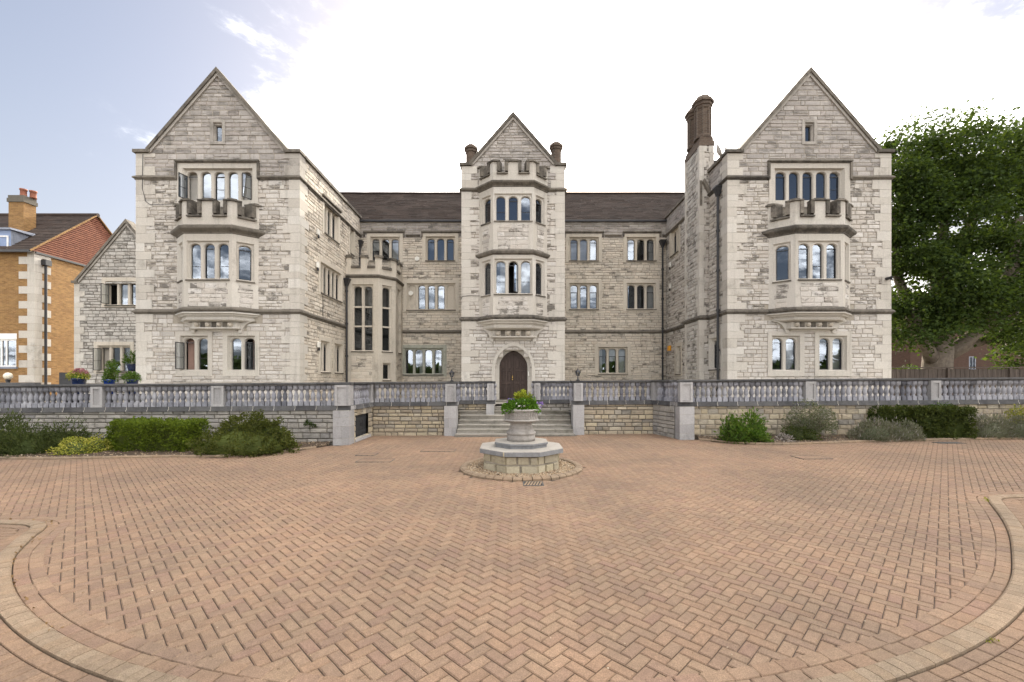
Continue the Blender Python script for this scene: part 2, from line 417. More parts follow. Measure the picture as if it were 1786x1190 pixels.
leaf_mat("dry_leaf", [(0.32, 0.29, 0.26), (0.42, 0.38, 0.35), (0.26, 0.22, 0.19)], 0.2, (1, 1, 1))
leaf_mat("dry_leaf_brown", [(0.24, 0.15, 0.07), (0.32, 0.21, 0.10), (0.17, 0.10, 0.05)], 0.15, (1, 1, 1))
leaf_mat("bloom_leaf", [(0.07, 0.15, 0.018), (0.10, 0.20, 0.025), (0.055, 0.115, 0.015)], 0.3)
leaf_mat("cypress_leaf", [(0.34, 0.38, 0.04), (0.26, 0.31, 0.035), (0.42, 0.42, 0.06)], 0.25, (1.1, 1.1, 0.8))
leaf_mat("white_petal", [(0.75, 0.75, 0.68), (0.80, 0.78, 0.72)], 0.2, (1, 1, 1))
leaf_mat("purple_petal", [(0.24, 0.15, 0.48), (0.33, 0.24, 0.58), (0.42, 0.22, 0.40)], 0.2, (1, 1, 1))
leaf_mat("sedum_petal", [(0.34, 0.13, 0.15), (0.42, 0.19, 0.19), (0.26, 0.10, 0.12)], 0.2, (1, 1, 1))

# ------------------------------------------------------------------ mesh building
class MB:
    def __init__(s):
        s.v = []; s.f = []; s.t = []
    def add(s, verts, faces, tint=None):
        b = len(s.v)
        t = rnd.random() if tint is None else tint
        s.v.extend(verts)
        for f in faces:
            s.f.append(tuple(i + b for i in f)); s.t.append(t)
    def poly(s, pts, tint=None):
        s.add(pts, [tuple(range(len(pts)))], tint)
    def box(s, x0, x1, y0, y1, z0, z1, tint=None):
        s.add([(x0,y0,z0),(x1,y0,z0),(x1,y1,z0),(x0,y1,z0),(x0,y0,z1),(x1,y0,z1),(x1,y1,z1),(x0,y1,z1)],
              [(0,3,2,1),(4,5,6,7),(0,1,5,4),(1,2,6,5),(2,3,7,6),(3,0,4,7)], tint)
    def bbox(s, x0, x1, y0, y1, z0, z1, b=0.01, tint=None):
        # box with a chamfered top and chamfered upright edges
        def ring(z, i):
            return [(x0+i+b,y0+i,z),(x1-i-b,y0+i,z),(x1-i,y0+i+b,z),(x1-i,y1-i-b,z),(x1-i-b,y1-i,z),(x0+i+b,y1-i,z),(x0+i,y1-i-b,z),(x0+i,y0+i+b,z)]
        vs_ = ring(z0, 0) + ring(z1-b, 0) + ring(z1, b)
        fs = [tuple(range(7,-1,-1)), tuple(range(16,24))]
        for k in range(2):
            for i in range(8):
                j = (i+1) % 8
                fs.append((k*8+i, k*8+j, k*8+8+j, k*8+8+i))
        s.add(vs_, fs, tint)
    def wbox(s, W, u0, u1, v0, v1, n0, n1, tint=None):
        c = [W(u,v,n) for n in (n1,n0) for (u,v) in ((u0,v0),(u1,v0),(u1,v1),(u0,v1))]
        s.add(c, [(0,1,2,3),(7,6,5,4),(0,4,5,1),(1,5,6,2),(2,6,7,3),(3,7,4,0)], tint)
    def rings(s, rings, cap0=True, cap1=True, tint=None):
        n = len(rings[0]); vs_ = [p for r in rings for p in r]; fs = []
        for k in range(len(rings)-1):
            for i in range(n):
                j = (i+1) % n
                fs.append((k*n+i, k*n+j, k*n+n+j, k*n+n+i))
        if cap0: fs.append(tuple(range(n-1,-1,-1)))
        if cap1: fs.append(tuple(range((len(rings)-1)*n, len(rings)*n)))
        s.add(vs_, fs, tint)
    def lathe(s, cx_, cy_, prof, seg=12, rot=0.0, tint=None):
        s.rings([[(cx_+r*math.cos(rot+2*math.pi*i/seg), cy_+r*math.sin(rot+2*math.pi*i/seg), z) for i in range(seg)] for r, z in prof], tint=tint)
    def tube(s, pts, r, seg=7, tint=None):
        pts = [Vector(p) for p in pts]
        rs = r if isinstance(r, (list, tuple)) else [r]*len(pts)
        out = []
        for i, p in enumerate(pts):
            d = (pts[min(i+1,len(pts)-1)] - pts[max(i-1,0)]).normalized()
            a = d.cross(Vector((0,0,1)) if abs(d.z) < 0.9 else Vector((0,1,0))).normalized()
            b = d.cross(a)
            out.append([tuple(p + (a*math.cos(2*math.pi*k/seg) + b*math.sin(2*math.pi*k/seg))*rs[i]) for k in range(seg)])
        s.rings(out, tint=tint)
    def build(s, name, mat, parent=None, smooth=False, kind=None, centre=False):
        if not s.v:
            return None
        base = PLOC.get(parent.name, Vector((0,0,0))) if parent else Vector((0,0,0))
        arr = np.array(s.v, dtype=np.float64)
        loc = Vector((0,0,0))
        if centre:
            lo = arr.min(0); hi = arr.max(0)
            loc = Vector(((lo[0]+hi[0])/2, (lo[1]+hi[1])/2, lo[2])) - base
        arr = arr - np.array(base + loc)
        me = bpy.data.meshes.new(name)
        me.from_pydata(arr.tolist(), [], s.f)
        at = me.attributes.new("tint", "FLOAT", "FACE")
        at.data.foreach_set("value", np.array(s.t, dtype=np.float32))
        me.materials.append(MATS[mat] if isinstance(mat, str) else mat)
        if smooth:
            me.polygons.foreach_set("use_smooth", [True]*len(me.polygons))
        o = bpy.data.objects.new(name, me)
        COL.objects.link(o)
        o.location = loc
        if parent:
            o.parent = parent
        PLOC[o.name] = base + loc
        if kind:
            o["kind"] = kind
        return o
PLOC = {}
def thing(name, label, cat, loc=(0,0,0), group=None, kind=None):
    o = bpy.data.objects.new(name, None)
    COL.objects.link(o)
    o.location = loc
    o.empty_display_size = 0.3
    PLOC[o.name] = Vector(loc)
    if kind: o["kind"] = kind
    if label: o["label"] = label
    if cat: o["category"] = cat
    if group: o["group"] = group
    return o
def tag(o, label=None, cat=None, group=None, kind=None):
    for k, v in (("label", label), ("category", cat), ("group", group), ("kind", kind)):
        if v: o[k] = v
    return o
def link_copy(o, parent=None, loc=None, name=None):
    c = o.copy()
    COL.objects.link(c)
    if parent is not None: c.parent = parent
    if loc is not None: c.location = loc
    return c
def gz(x):
    return SLOPE * x

# a wall face: u runs to the right seen from outside, v is height, n points outwards
class Wall:
    def __init__(s, ox, oy, ux, uy):
        l = math.hypot(ux, uy); s.o = (ox, oy); s.u = (ux/l, uy/l); s.n = (uy/l, -ux/l)
    def __call__(s, u, v, n=0.0):
        return (s.o[0]+s.u[0]*u+s.n[0]*n, s.o[1]+s.u[1]*u+s.n[1]*n, v)
def front(Y):
    return Wall(0, Y, 1, 0)
def X(px, Y):
    return (px-893.0)*Y/FPX
def Z(py, Y):
    return EYE + (665.0-py)*Y/FPX

# sweep a closed profile of (outward offset, height) along a plan path walked left to right
def mitre(path):
    out = []
    n = len(path)
    for i in range(n):
        ns = []
        for a, b in ((i-1, i), (i, i+1)):
            if 0 <= a and b < n:
                dx, dy = path[b][0]-path[a][0], path[b][1]-path[a][1]
                l = math.hypot(dx, dy); ns.append((dy/l, -dx/l))
        if len(ns) == 1:
            out.append(ns[0])
        else:
            mx_, my_ = ns[0][0]+ns[1][0], ns[0][1]+ns[1][1]
            l = math.hypot(mx_, my_); mx_ /= l; my_ /= l
            k = 1.0/max(0.3, mx_*ns[0][0]+my_*ns[0][1])
            out.append((mx_*k, my_*k))
    return out
def sweep(mb, path, prof, zf=None, tint=None):
    mt = mitre(path)
    rr = []
    for p, m_ in zip(path, mt):
        dz = zf(p[0]) if zf else 0.0
        rr.append([(p[0]+m_[0]*o, p[1]+m_[1]*o, z+dz) for o, z in prof])
    mb.rings(rr, tint=tint)
def string_prof(z0, z1, d=0.11):
    h = z1-z0
    return [(-0.03, z0), (d*0.35, z0), (d*0.55, z0+h*0.25), (d, z0+h*0.35), (d, z0+h*0.62), (0.02, z1), (-0.03, z1)]

def clip(poly, a, b, c):
    # keep a*u + b*v <= c
    out = []
    for i in range(len(poly)):
        p, q = poly[i], poly[(i+1) % len(poly)]
        dp, dq = a*p[0]+b*p[1]-c, a*q[0]+b*q[1]-c
        if dp <= 0: out.append(p)
        if (dp < 0 < dq) or (dq < 0 < dp):
            t = dp/(dp-dq); out.append((p[0]+(q[0]-p[0])*t, p[1]+(q[1]-p[1])*t))
    return out
def area(poly):
    return 0.5*sum(poly[i][0]*poly[(i+1) % len(poly)][1]-poly[(i+1) % len(poly)][0]*poly[i][1] for i in range(len(poly)))

def stone_geo(poly, W, joint=0.008, lip=0.012, back=-0.022, proud=(0.0, 0.014), dome=0.010, rg=rnd):
    cu = sum(p[0] for p in poly)/len(poly); cv = sum(p[1] for p in poly)/len(poly)
    def shrink(d):
        r = []
        for u, v in poly:
            du, dv = u-cu, v-cv
            r.append((u-math.copysign(min(d, abs(du)*0.7), du), v-math.copysign(min(d, abs(dv)*0.7), dv)))
        return r
    a = shrink(joint); b = shrink(joint+lip)
    h = rg.uniform(*proud)
    n = len(poly)
    vs_ = [W(u+rg.uniform(-.003,.003), v+rg.uniform(-.003,.003), back) for u, v in a]
    vs_ += [W(u, v, h+rg.uniform(-0.006, 0.006)) for u, v in b]
    vs_.append(W(cu+rg.uniform(-.25,.25)*abs(b[0][0]-cu), cv+rg.uniform(-.25,.25)*abs(b[0][1]-cv), h+rg.uniform(0.0, dome)))
    fs = []
    for i in range(n):
        j = (i+1) % n
        fs.append((i, j, n+j, n+i)); fs.append((n+i, n+j, 2*n))
    return vs_, fs

# coursed rubble over a region; stones go to a pool of (screen size, verts, faces, material)
def course_wall(pool, W, u0, u1, v0, v1, mat, holes=(), halves=(), hs=(0.12, 0.23), ws=(0.24, 0.66), seed=1, topmat=None, vtop=None, **kw):
    rg = random.Random(seed)
    v = v0
    while v < v1-0.03:
        h = rg.uniform(*hs)
        if v+h > v1-0.08: h = v1-v
        spans = [(u0, u1)]
        for (a, b, c, d) in holes:
            if c < v+h*0.55 and d > v+h*0.45:
                ns = []
                for s0, s1 in spans:
                    if b <= s0 or a >= s1: ns.append((s0, s1)); continue
                    if a > s0+0.02: ns.append((s0, a))
                    if b < s1-0.02: ns.append((b, s1))
                spans = ns
        for s0, s1 in spans:
            u = s0
            while u < s1-0.02:
                w = rg.uniform(*ws)
                if rg.random() < 0.12: w *= 0.6
                if u+w > s1-ws[0]*0.6: w = s1-u
                # now and then two thin stones share a course
                parts = [(v, v+h)]
                if h > 0.2 and rg.random() < 0.14:
                    k = v+h*rg.uniform(0.42, 0.58); parts = [(v, k), (k, v+h)]
                for va, vb in parts:
                    poly = [(u, va), (u+w, va), (u+w, vb), (u, vb)]
                    for hf in halves:
                        poly = clip(poly, *hf)
                        if len(poly) < 3: break
                    if len(poly) < 3 or area(poly) < 0.004: continue
                    vs_, fs = stone_geo(poly, W, rg=rg, **kw)
                    c = vs_[-1]
                    d = max(1.0, c[1])
                    vis = abs(W.n[0]*c[0]+W.n[1]*c[1])/math.hypot(c[0], c[1])
                    pool.append((area(poly)*vis/(d*d), vs_, fs, (topmat if (topmat and va > vtop) else mat)))
                u += w
        v += h
def flush_pool(pool, parent, single_name, rest_name, limit=300, mats=None):
    pool.sort(key=lambda q: -q[0])
    for _, vs_, fs, m_ in pool[:limit]:
        mb = MB(); mb.add(vs_, fs, 0.0)
        mb.build(single_name, m_, parent, centre=True)
    rest = pool[limit:]
    if rest:
        names = sorted(set(q[3] for q in rest))
        mb = MB(); mi = []
        for _, vs_, fs, m_ in rest:
            mb.add(vs_, fs); mi += [names.index(m_)]*len(fs)
        o = mb.build(rest_name, names[0], parent, kind="stuff")
        for m_ in names[1:]: o.data.materials.append(MATS[m_])
        o.data.polygons.foreach_set("material_index", mi)

# flat backing of a wall with rectangular openings; top is a function of u
def backing(mb, W, u0, u1, v0, top, holes=(), breaks=(), n=-0.012, tint=0.5):
    us = sorted(set([u0, u1] + [x for h in holes for x in h[:2] if u0 < x < u1] + [b for b in breaks if u0 < b < u1]))
    tf = top if callable(top) else (lambda u: top)
    for a, b in zip(us, us[1:]):
        m_ = (a+b)/2
        hs = sorted([h for h in holes if h[0] < m_ < h[1]], key=lambda h: h[2])
        lo = v0
        for h in hs:
            if h[2] > lo+1e-4:
                mb.poly([W(a, lo, n), W(b, lo, n), W(b, h[2], n), W(a, h[2], n)], tint)
            lo = max(lo, h[3])
        mb.poly([W(a, lo, n), W(b, lo, n), W(b, tf(b), n), W(a, tf(a), n)], tint)

# ================================================================== THE SITE
def wboxg(mb, W, u0, u1, v0, v1, n0, n1, tint=None):
    b = len(mb.v)
    mb.wbox(W, u0, u1, v0, v1, n0, n1, tint)
    for i in range(b, len(mb.v)):
        x, y, z = mb.v[i]; mb.v[i] = (x, y, z+gz(x))

# ---- ground far and wide
mb = MB(); mb.poly([(-900,-300,-0.09-6.57),(900,-300,-0.09+6.57),(900,1400,-0.09+6.57),(-900,1400,-0.09-6.57)], 0.5)
ground = mb.build("ground", "ground_mat", None, kind="structure")

# ---- kerb line of the turning circle (drive side edge), left entrance to right entrance
CC, CR = (0.0, 10.7), 8.08
kp = [(-16, 6.36), (-11, 6.36), (-8.0, 6.36), (-7.2, 6.345), (-6.72, 6.24), (-6.47, 6.02), (-6.28, 5.72), (-6.02, 5.36)]
for i in range(0, 23):
    a = math.radians(224.5 + i*(309-224.5)/22)
    kp.append((CC[0]+CR*math.cos(a), CC[1]+CR*math.sin(a)))
kp += [(5.66, 4.92), (6.22, 5.43), (6.72, 5.93), (7.15, 6.40), (7.50, 6.80), (7.72, 7.04), (7.88, 7.20), (8.12, 7.30), (8.6, 7.33), (11, 7.35), (17, 7.38)]
def catmull(pts, step):
    out = []
    P_ = [pts[0]]+list(pts)+[pts[-1]]
    for i in range(1, len(P_)-2):
        p0, p1, p2, p3 = [np.array(q) for q in P_[i-1:i+3]]
        n = max(2, int(np.linalg.norm(p2-p1)/0.02))
        for t in np.arange(n)/n:
            out.append(0.5*((2*p1)+(-p0+p2)*t+(2*p0-5*p1+4*p2-p3)*t*t+(-p0+3*p1-3*p2+p3)*t**3))
    out.append(np.array(pts[-1]))
    out = np.array(out)
    d = np.r_[0, np.cumsum(np.linalg.norm(np.diff(out, axis=0), axis=1))]
    s = np.arange(0, d[-1], step)
    return np.c_[np.interp(s, d, out[:,0]), np.interp(s, d, out[:,1])]
KS = 0.02
KP = catmull(kp, KS)
tan = np.gradient(KP, axis=0); tan /= np.linalg.norm(tan, axis=1)[:,None]
for _ in range(12):
    tan[1:-1] = (tan[:-2]+tan[1:-1]*2+tan[2:])/4
tan /= np.linalg.norm(tan, axis=1)[:,None]
KN = np.c_[-tan[:,1], tan[:,0]]          # towards the drive side
def kpt(s, off):
    i = min(max(s/KS, 0), len(KP)-1.001); k = int(i); t = i-k
    p = KP[k]*(1-t)+KP[k+1]*t; n = KN[k]*(1-t)+KN[k+1]*t
    return p + n*off
KLEN = (len(KP)-1)*KS
KIDX = KP[::4]; KNN = KN[::4]
def kdist(x, y):
    # signed distance to the kerb line, positive on the drive side
    d = np.hypot(KIDX[:,0]-x, KIDX[:,1]-y); k = int(d.argmin())
    s = (x-KIDX[k,0])*KNN[k,0]+(y-KIDX[k,1])*KNN[k,1]
    return d[k]*(1 if s >= 0 else -1)

FX, FY, FR = 0.21, 10.05, 1.39           # planter centre and its gravel ring
LB = [(-26,11.7),(-14,11.75),(-12.3,11.58),(-9.0,11.85),(-8.0,11.62),(-6.9,12.15),(-6.2,12.8),(-5.8,13.72)]
RB = [(6.22,14.42),(6.5,13.85),(7.2,13.3),(8.2,13.2),(9.5,13.38),(11,13.68),(14,14.0),(18,14.1),(26,14.12)]
def bed_y(pts, x):
    return np.interp(x, [p[0] for p in pts], [p[1] for p in pts])

drive = thing("driveway", None, None, (0,0,0), kind="structure")
mb = MB(); mb.poly([(-40,-6,-0.012+gz(-40)),(40,-6,-0.012+gz(40)),(40,17.5,-0.012+gz(40)),(-40,17.5,-0.012+gz(-40))], 0.5)
mb.build("paving_bed", "joint_sand", drive)

# ---- one block paver, and the pavers of the drive in herringbone
def paver_verts(L, w, b=0.009, h=0.05):
    x0, x1, y0, y1 = -L/2, L/2, -w/2, w/2
    return ([(x0,y0,-h),(x1,y0,-h),(x1,y1,-h),(x0,y1,-h),(x0,y0,-b*0.8),(x1,y0,-b*0.8),(x1,y1,-b*0.8),(x0,y1,-b*0.8),
             (x0+b,y0+b,0),(x1-b,y0+b,0),(x1-b,y1-b,0),(x0+b,y1-b,0)],
            [(0,1,5,4),(1,2,6,5),(2,3,7,6),(3,0,4,7),(4,5,9,8),(5,6,10,9),(6,7,11,10),(7,4,8,11),(8,9,10,11)])
PV, PF = paver_verts(0.1960, 0.0950)
me = bpy.data.meshes.new("paver"); me.from_pydata(PV, [], PF); me.materials.append(MATS["paver"])
PIT = 0.1015
pav = []
c45 = math.sqrt(0.5)
rg = random.Random(3)
for i in range(-260, 260):
    for m_ in range(-70, 70):
        for kind in (0, 1):
            if kind == 0: gx, gy, ang = i+4*m_+1.0, i+0.5, math.pi/4
            else:         gx, gy, ang = i-1+4*m_+0.5, i+1.0, 3*math.pi/4
            gx *= PIT; gy *= PIT
            x = (gx-gy)*c45; y = (gx+gy)*c45+8.0
            if y < 2.4 or y > 16.6 or abs(x) > 1.24*y+4.5: continue
            if x < -5.4 and y > bed_y(LB, x)+0.05: continue
            if x > 5.5 and y > bed_y(RB, x)+0.05: continue
            if abs(x-0.1) < 2.3 and y > 15.8: continue
            if math.hypot(x-FX, y-FY) < FR+0.02: continue
            if y < 8.2 and kdist(x, y) < 0.13: continue
            pav.append((math.hypot(x, y)+(0 if abs(x) < 1.17*y else 9), x, y, ang))
pav.sort()
mbp = MB()
for k, (d, x, y, ang) in enumerate(pav):
    dz = gz(x)+rg.uniform(-0.002, 0.002); a = ang+rg.uniform(-0.012, 0.012)
    tx, ty = rg.uniform(-.006, .006), rg.uniform(-.006, .006)
    if k < 300:
        o = bpy.data.objects.new("paver", me); COL.objects.link(o); o.parent = drive
        o.location = (x, y, dz); o.rotation_euler = (tx, ty-SLOPE*0, a)
    else:
        ca, sa = math.cos(a), math.sin(a)
        mbp.add([(x+px*ca-py*sa, y+px*sa+py*ca, pz+dz+px*tx+py*ty) for px, py, pz in PV], PF)
mbp.build("paving", "paver", drive, kind="stuff")

# ---- two curved border courses, the kerb, and the paving outside it
def strip_block(mb, s0, s1, o0, o1, z0, z1, g=0.004, b=0.008, prof=None, tint=None):
    a, b_, c, d = kpt(s0+g, o0), kpt(s1-g, o0), kpt(s1-g, o1), kpt(s0+g, o1)
    ctr = (a+b_+c+d)/4
    def P3(p, z, k=0.0):
        q = p+(ctr-p)/max(np.linalg.norm(ctr-p), 1e-6)*k*1.4
        return (float(q[0]), float(q[1]), z+gz(q[0]))
    zt = prof or (z1, z1)
    v = [P3(a, z0), P3(b_, z0), P3(c, z0), P3(d, z0),
         P3(a, zt[0]-b*0.8), P3(b_, zt[0]-b*0.8), P3(c, zt[1]-b*0.8), P3(d, zt[1]-b*0.8),
         P3(a, zt[0], b), P3(b_, zt[0], b), P3(c, zt[1], b), P3(d, zt[1], b)]
    f = PF
    if o1 > o0:
        pass
    mb.add(v, f, tint)
def in_view(p, y0=0.8):
    return p[1] > y0 and abs(p[0]) < 1.24*p[1]+4.5
def rank(p):
    return math.hypot(p[0], p[1])+(0 if p[1] > 2.85 and abs(p[0]) < 1.2*p[1] else 20)
border = thing("border_course", None, None, (0,0,0), kind="structure")
near, far_ = [], []
for row, (o0, o1) in enumerate(((0.004, 0.116), (0.121, 0.235))):
    s = 0.1*row
    while s < KLEN-0.2:
        p = kpt(s+0.1, (o0+o1)/2)
        if in_view(p): near.append((rank(p), s, o0, o1))
        s += 0.203
near.sort()
mbf = MB()
for k, (d, s, o0, o1) in enumerate(near):
    if k < 300:
        mb = MB(); strip_block(mb, s, s+0.203, o0, o1, -0.05, 0.005, tint=0.0); mb.build("paver", "paver", border, centre=True)
    else: strip_block(mbf, s, s+0.203, o0, o1, -0.05, 0.005)
mbf.build("paver_row", "paver", border, kind="stuff")
kerb = thing("kerb", None, None, (0,0,0), kind="structure")
near = []
s = 0.0
while s < KLEN-0.1:
    p = kpt(s+0.05, -0.08)
    if in_view(p): near.append((rank(p), s))
    s += 0.102
near.sort()
mbf = MB()
def kerb_block(mb, s, tint=None):
    # low splayed kerb: a short upstand to the drive, then a gentle fall
    g = 0.002
    offs = [(-0.003, -0.05), (-0.005, 0.018), (-0.022, 0.034), (-0.12, 0.036), (-0.157, 0.026), (-0.16, -0.05)]
    jz = rnd.uniform(-0.002, 0.002)
    v = []
    for t in (s+g, s+0.102-g):
        for o, z in offs:
            q = kpt(t, o); v.append((float(q[0]), float(q[1]), z+jz+gz(q[0])))
    n = len(offs)
    f = [(i, i+1, n+i+1, n+i) for i in range(n-1)]+[tuple(range(n-1,-1,-1)), tuple(range(n, 2*n))]
    mb.add(v, f, tint)
for k, (d, s) in enumerate(near):
    if k < 300:
        mb = MB(); kerb_block(mb, s, 0.0); mb.build("kerb_stone", "kerb_block", kerb, centre=True)
    else: kerb_block(mbf, s)
mbf.build("kerb_stone_row", "kerb_block", kerb, kind="stuff")
verge = thing("entrance_paving", None, None, (0,0,0), kind="structure")
mbv = MB(); cand = []
row_o = -0.166
for row in range(5):
    w = 0.105 if row == 0 else 0.2
    o0, o1 = row_o-w+0.006, row_o
    row_o -= w
    s = 0.13*row
    while s < KLEN-0.3:
        p = kpt(s+0.1, (o0+o1)/2)
        th = math.degrees(math.atan2(p[1]-CC[1], p[0]-CC[0])) % 360
        ok = (229 < th < 309) and math.hypot(p[0]-CC[0], p[1]-CC[1]) > CR if row > 0 else True
        if ok and (in_view(p) or False): cand.append((rank(p), ("s", s, o0, o1)))
        s += 0.103 if row else 0.205
L_ = 0.2
for iy in range(6, 80):
    for ix in range(-85, 85):
        x = ix*0.203+(0.1 if iy % 2 else 0); y = iy*0.103
        if abs(x) > 1.3*y+5.0: continue
        if kdist(x, y) > -0.235: continue
        th = math.degrees(math.atan2(y-CC[1], x-CC[0])) % 360
        r_ = math.hypot(x-CC[0], y-CC[1])
        if 229 < th < 309 and r_ < CR+1.0: continue
        cand.append((rank((x, y)), ("b", x, y)))
cand.sort(key=lambda q: q[0])
for k, (d, q) in enumerate(cand):
    mb = MB() if k < 300 else mbv
    ti = 0.0 if k < 300 else None
    if q[0] == "s":
        strip_block(mb, q[1], q[1]+(0.103 if abs(q[3]-q[2]) > 0.15 else 0.205), q[2], q[3], -0.05, 0.012, tint=ti)
    else:
        x, y = q[1], q[2]
        mb.add([(x+a, y+b, c+0.004+gz(x)) for a, b, c in PV], PF, ti)
    if k < 300: mb.build("paver", "paver_outer", verge, centre=True)
mbv.build("paver_row", "paver_outer", verge, kind="stuff")

# ---- planting beds
def bed(pts, yb, name):
    xs = [p[0] for p in pts]
    root = thing(name, None, None, (0,0,0), kind="structure")
    mb = MB(); fine = np.arange(xs[0], xs[-1], 0.12)
    vs_ = []; n = 14
    for x in fine:
        y0 = float(bed_y(pts, x))+0.02
        for j in range(n):
            t = j/(n-1); y = y0+(yb-y0)*t
            z = 0.02+0.07*math.sin(min(1, t*1.6)*math.pi/2)+0.05*mnoise.noise(Vector((x*2, y*2, 3)))*min(1, t*3)+0.02*mnoise.noise(Vector((x*9, y*9, 1)))
            vs_.append((float(x), y, z+gz(x)))
    fs = [(i*n+j, i*n+n+j, i*n+n+j+1, i*n+j+1) for i in range(len(fine)-1) for j in range(n-1)]
    mb.add(vs_, fs, 0.5)
    mb.build("soil", "soil", root, smooth=True)
    # stones lying on the soil
    mb = MB()
    for _ in range(1900):
        x = rnd.uniform(max(xs[0], -18), min(xs[-1], 19)); y0 = float(bed_y(pts, x))
        if y0 > yb-0.05: continue
        t = rnd.random()**1.7; y = y0+0.05+(yb-y0-0.05)*t
        r = rnd.uniform(0.008, 0.026)
        z = 0.03+0.07*math.sin(min(1, t*1.6)*math.pi/2)+gz(x)
        pebble(mb, x, y, z, r)
    mb.build("gravel", "gravel", root, kind="stuff")
    # low rounded edging
    path = [(float(x), float(bed_y(pts, x))) for x in np.arange(xs[0], xs[-1]+0.001, 0.25)]
    path = smooth_path(path, 6)
    d = 0.0; acc = [path[0]]; n_e = 0
    mbr = MB(); pieces = []
    for a, b in zip(path, path[1:]):
        pieces.append((math.hypot(a[0], a[1]), a, b))
    pieces.sort()
    for k, (_, a, b) in enumerate(pieces):
        l = math.hypot(b[0]-a[0], b[1]-a[1]); g = 0.006/l
        a2 = (a[0]+(b[0]-a[0])*g, a[1]+(b[1]-a[1])*g); b2 = (b[0]-(b[0]-a[0])*g, b[1]-(b[1]-a[1])*g)
        mb = MB(); jz = rnd.uniform(-.004, .004)
        sweep(mb, [a2, b2], [(0.055, -0.04), (0.055, 0.03), (0.03, 0.06+jz), (-0.03, 0.06+jz), (-0.055, 0.035), (-0.055, -0.04)], gz, 0.0)
        mb.build("edging_stone", "kerb_block", root, centre=True)
def smooth_path(p, it):
    p = [list(q) for q in p]
    for _ in range(it):
        q = [r[:] for r in p]
        for i in range(1, len(p)-1):
            for k in (0, 1): q[i][k] = (p[i-1][k]+2*p[i][k]+p[i+1][k])/4
        p = q
    return [tuple(r) for r in p]
def pebble(mb, x, y, z, r):
    s = [r*rnd.uniform(.6, 1.3) for _ in range(6)]
    mb.add([(x+s[0], y, z), (x, y+s[1], z), (x-s[2], y, z), (x, y-s[3], z), (x, y, z+s[4]*0.7), (x, y, z-s[5]*0.5)],
           [(0,1,4),(1,2,4),(2,3,4),(3,0,4),(1,0,5),(2,1,5),(3,2,5),(0,3,5)])
bed(LB, 14.06, "planting_bed")
bed(RB, 14.76, "planting_bed")

# ---- terrace floor
TZ = 1.0
mb = MB()
for x0, x1, y0 in ((-70,-5.35,14.2),(-5.35,-2.2,16.35),(-2.2,2.4,17.45),(2.4,5.45,16.35),(5.45,70,14.95)):
    mb.poly([(x0,y0,TZ),(x1,y0,TZ),(x1,75,TZ),(x0,75,TZ)], 0.5)
mb.build("terrace", "terrace_paving", None, kind="structure")

# ================================================================== RETAINING WALLS AND BALUSTRADES
PB = 1.10                                    # underside of the plinth
def bal_mesh():
    mb = MB()
    h = 0.66; q = 0.074
    mb.bbox(-q, q, -q, q, 0.0, 0.135, 0.006, 0.0)
    mb.lathe(0, 0, [(0.058, 0.1355), (0.062, 0.150), (0.056, 0.165), (0.042, 0.180), (0.052, 0.205), (0.068, 0.250), (0.074, 0.300), (0.068, 0.350),
                    (0.052, 0.405), (0.038, 0.450), (0.037, 0.470), (0.052, 0.482), (0.052, 0.497), (0.060, 0.510), (0.060, 0.5145)], 12, 0.2, 0.0)
    mb.bbox(-q, q, -q, q, 0.515, h, 0.006, 0.0)
    me = bpy.data.meshes.new("baluster")
    me.from_pydata(mb.v, [], mb.f); me.materials.append(MATS["baluster_stone"])
    me.polygons.foreach_set("use_smooth", [len(f) == 4 and 20 < f[0] for f in mb.f])
    return me
BALM = bal_mesh()
def pier_top(mb, W, u0, u1, n0, n1):
    # a shaft with a sunk panel between the plinth and the rail
    z0, z1 = PB+0.15, PB+0.815
    f = 0.075; s = 0.03
    wboxg(mb, W, u0, u1, z0, z1, n0, n1-s)
    wboxg(mb, W, u0, u0+f, z0, z1, n1-s, n1); wboxg(mb, W, u1-f, u1, z0, z1, n1-s, n1)
    wboxg(mb, W, u0+f, u1-f, z0, z0+f, n1-s, n1); wboxg(mb, W, u0+f, u1-f, z1-f, z1, n1-s, n1)
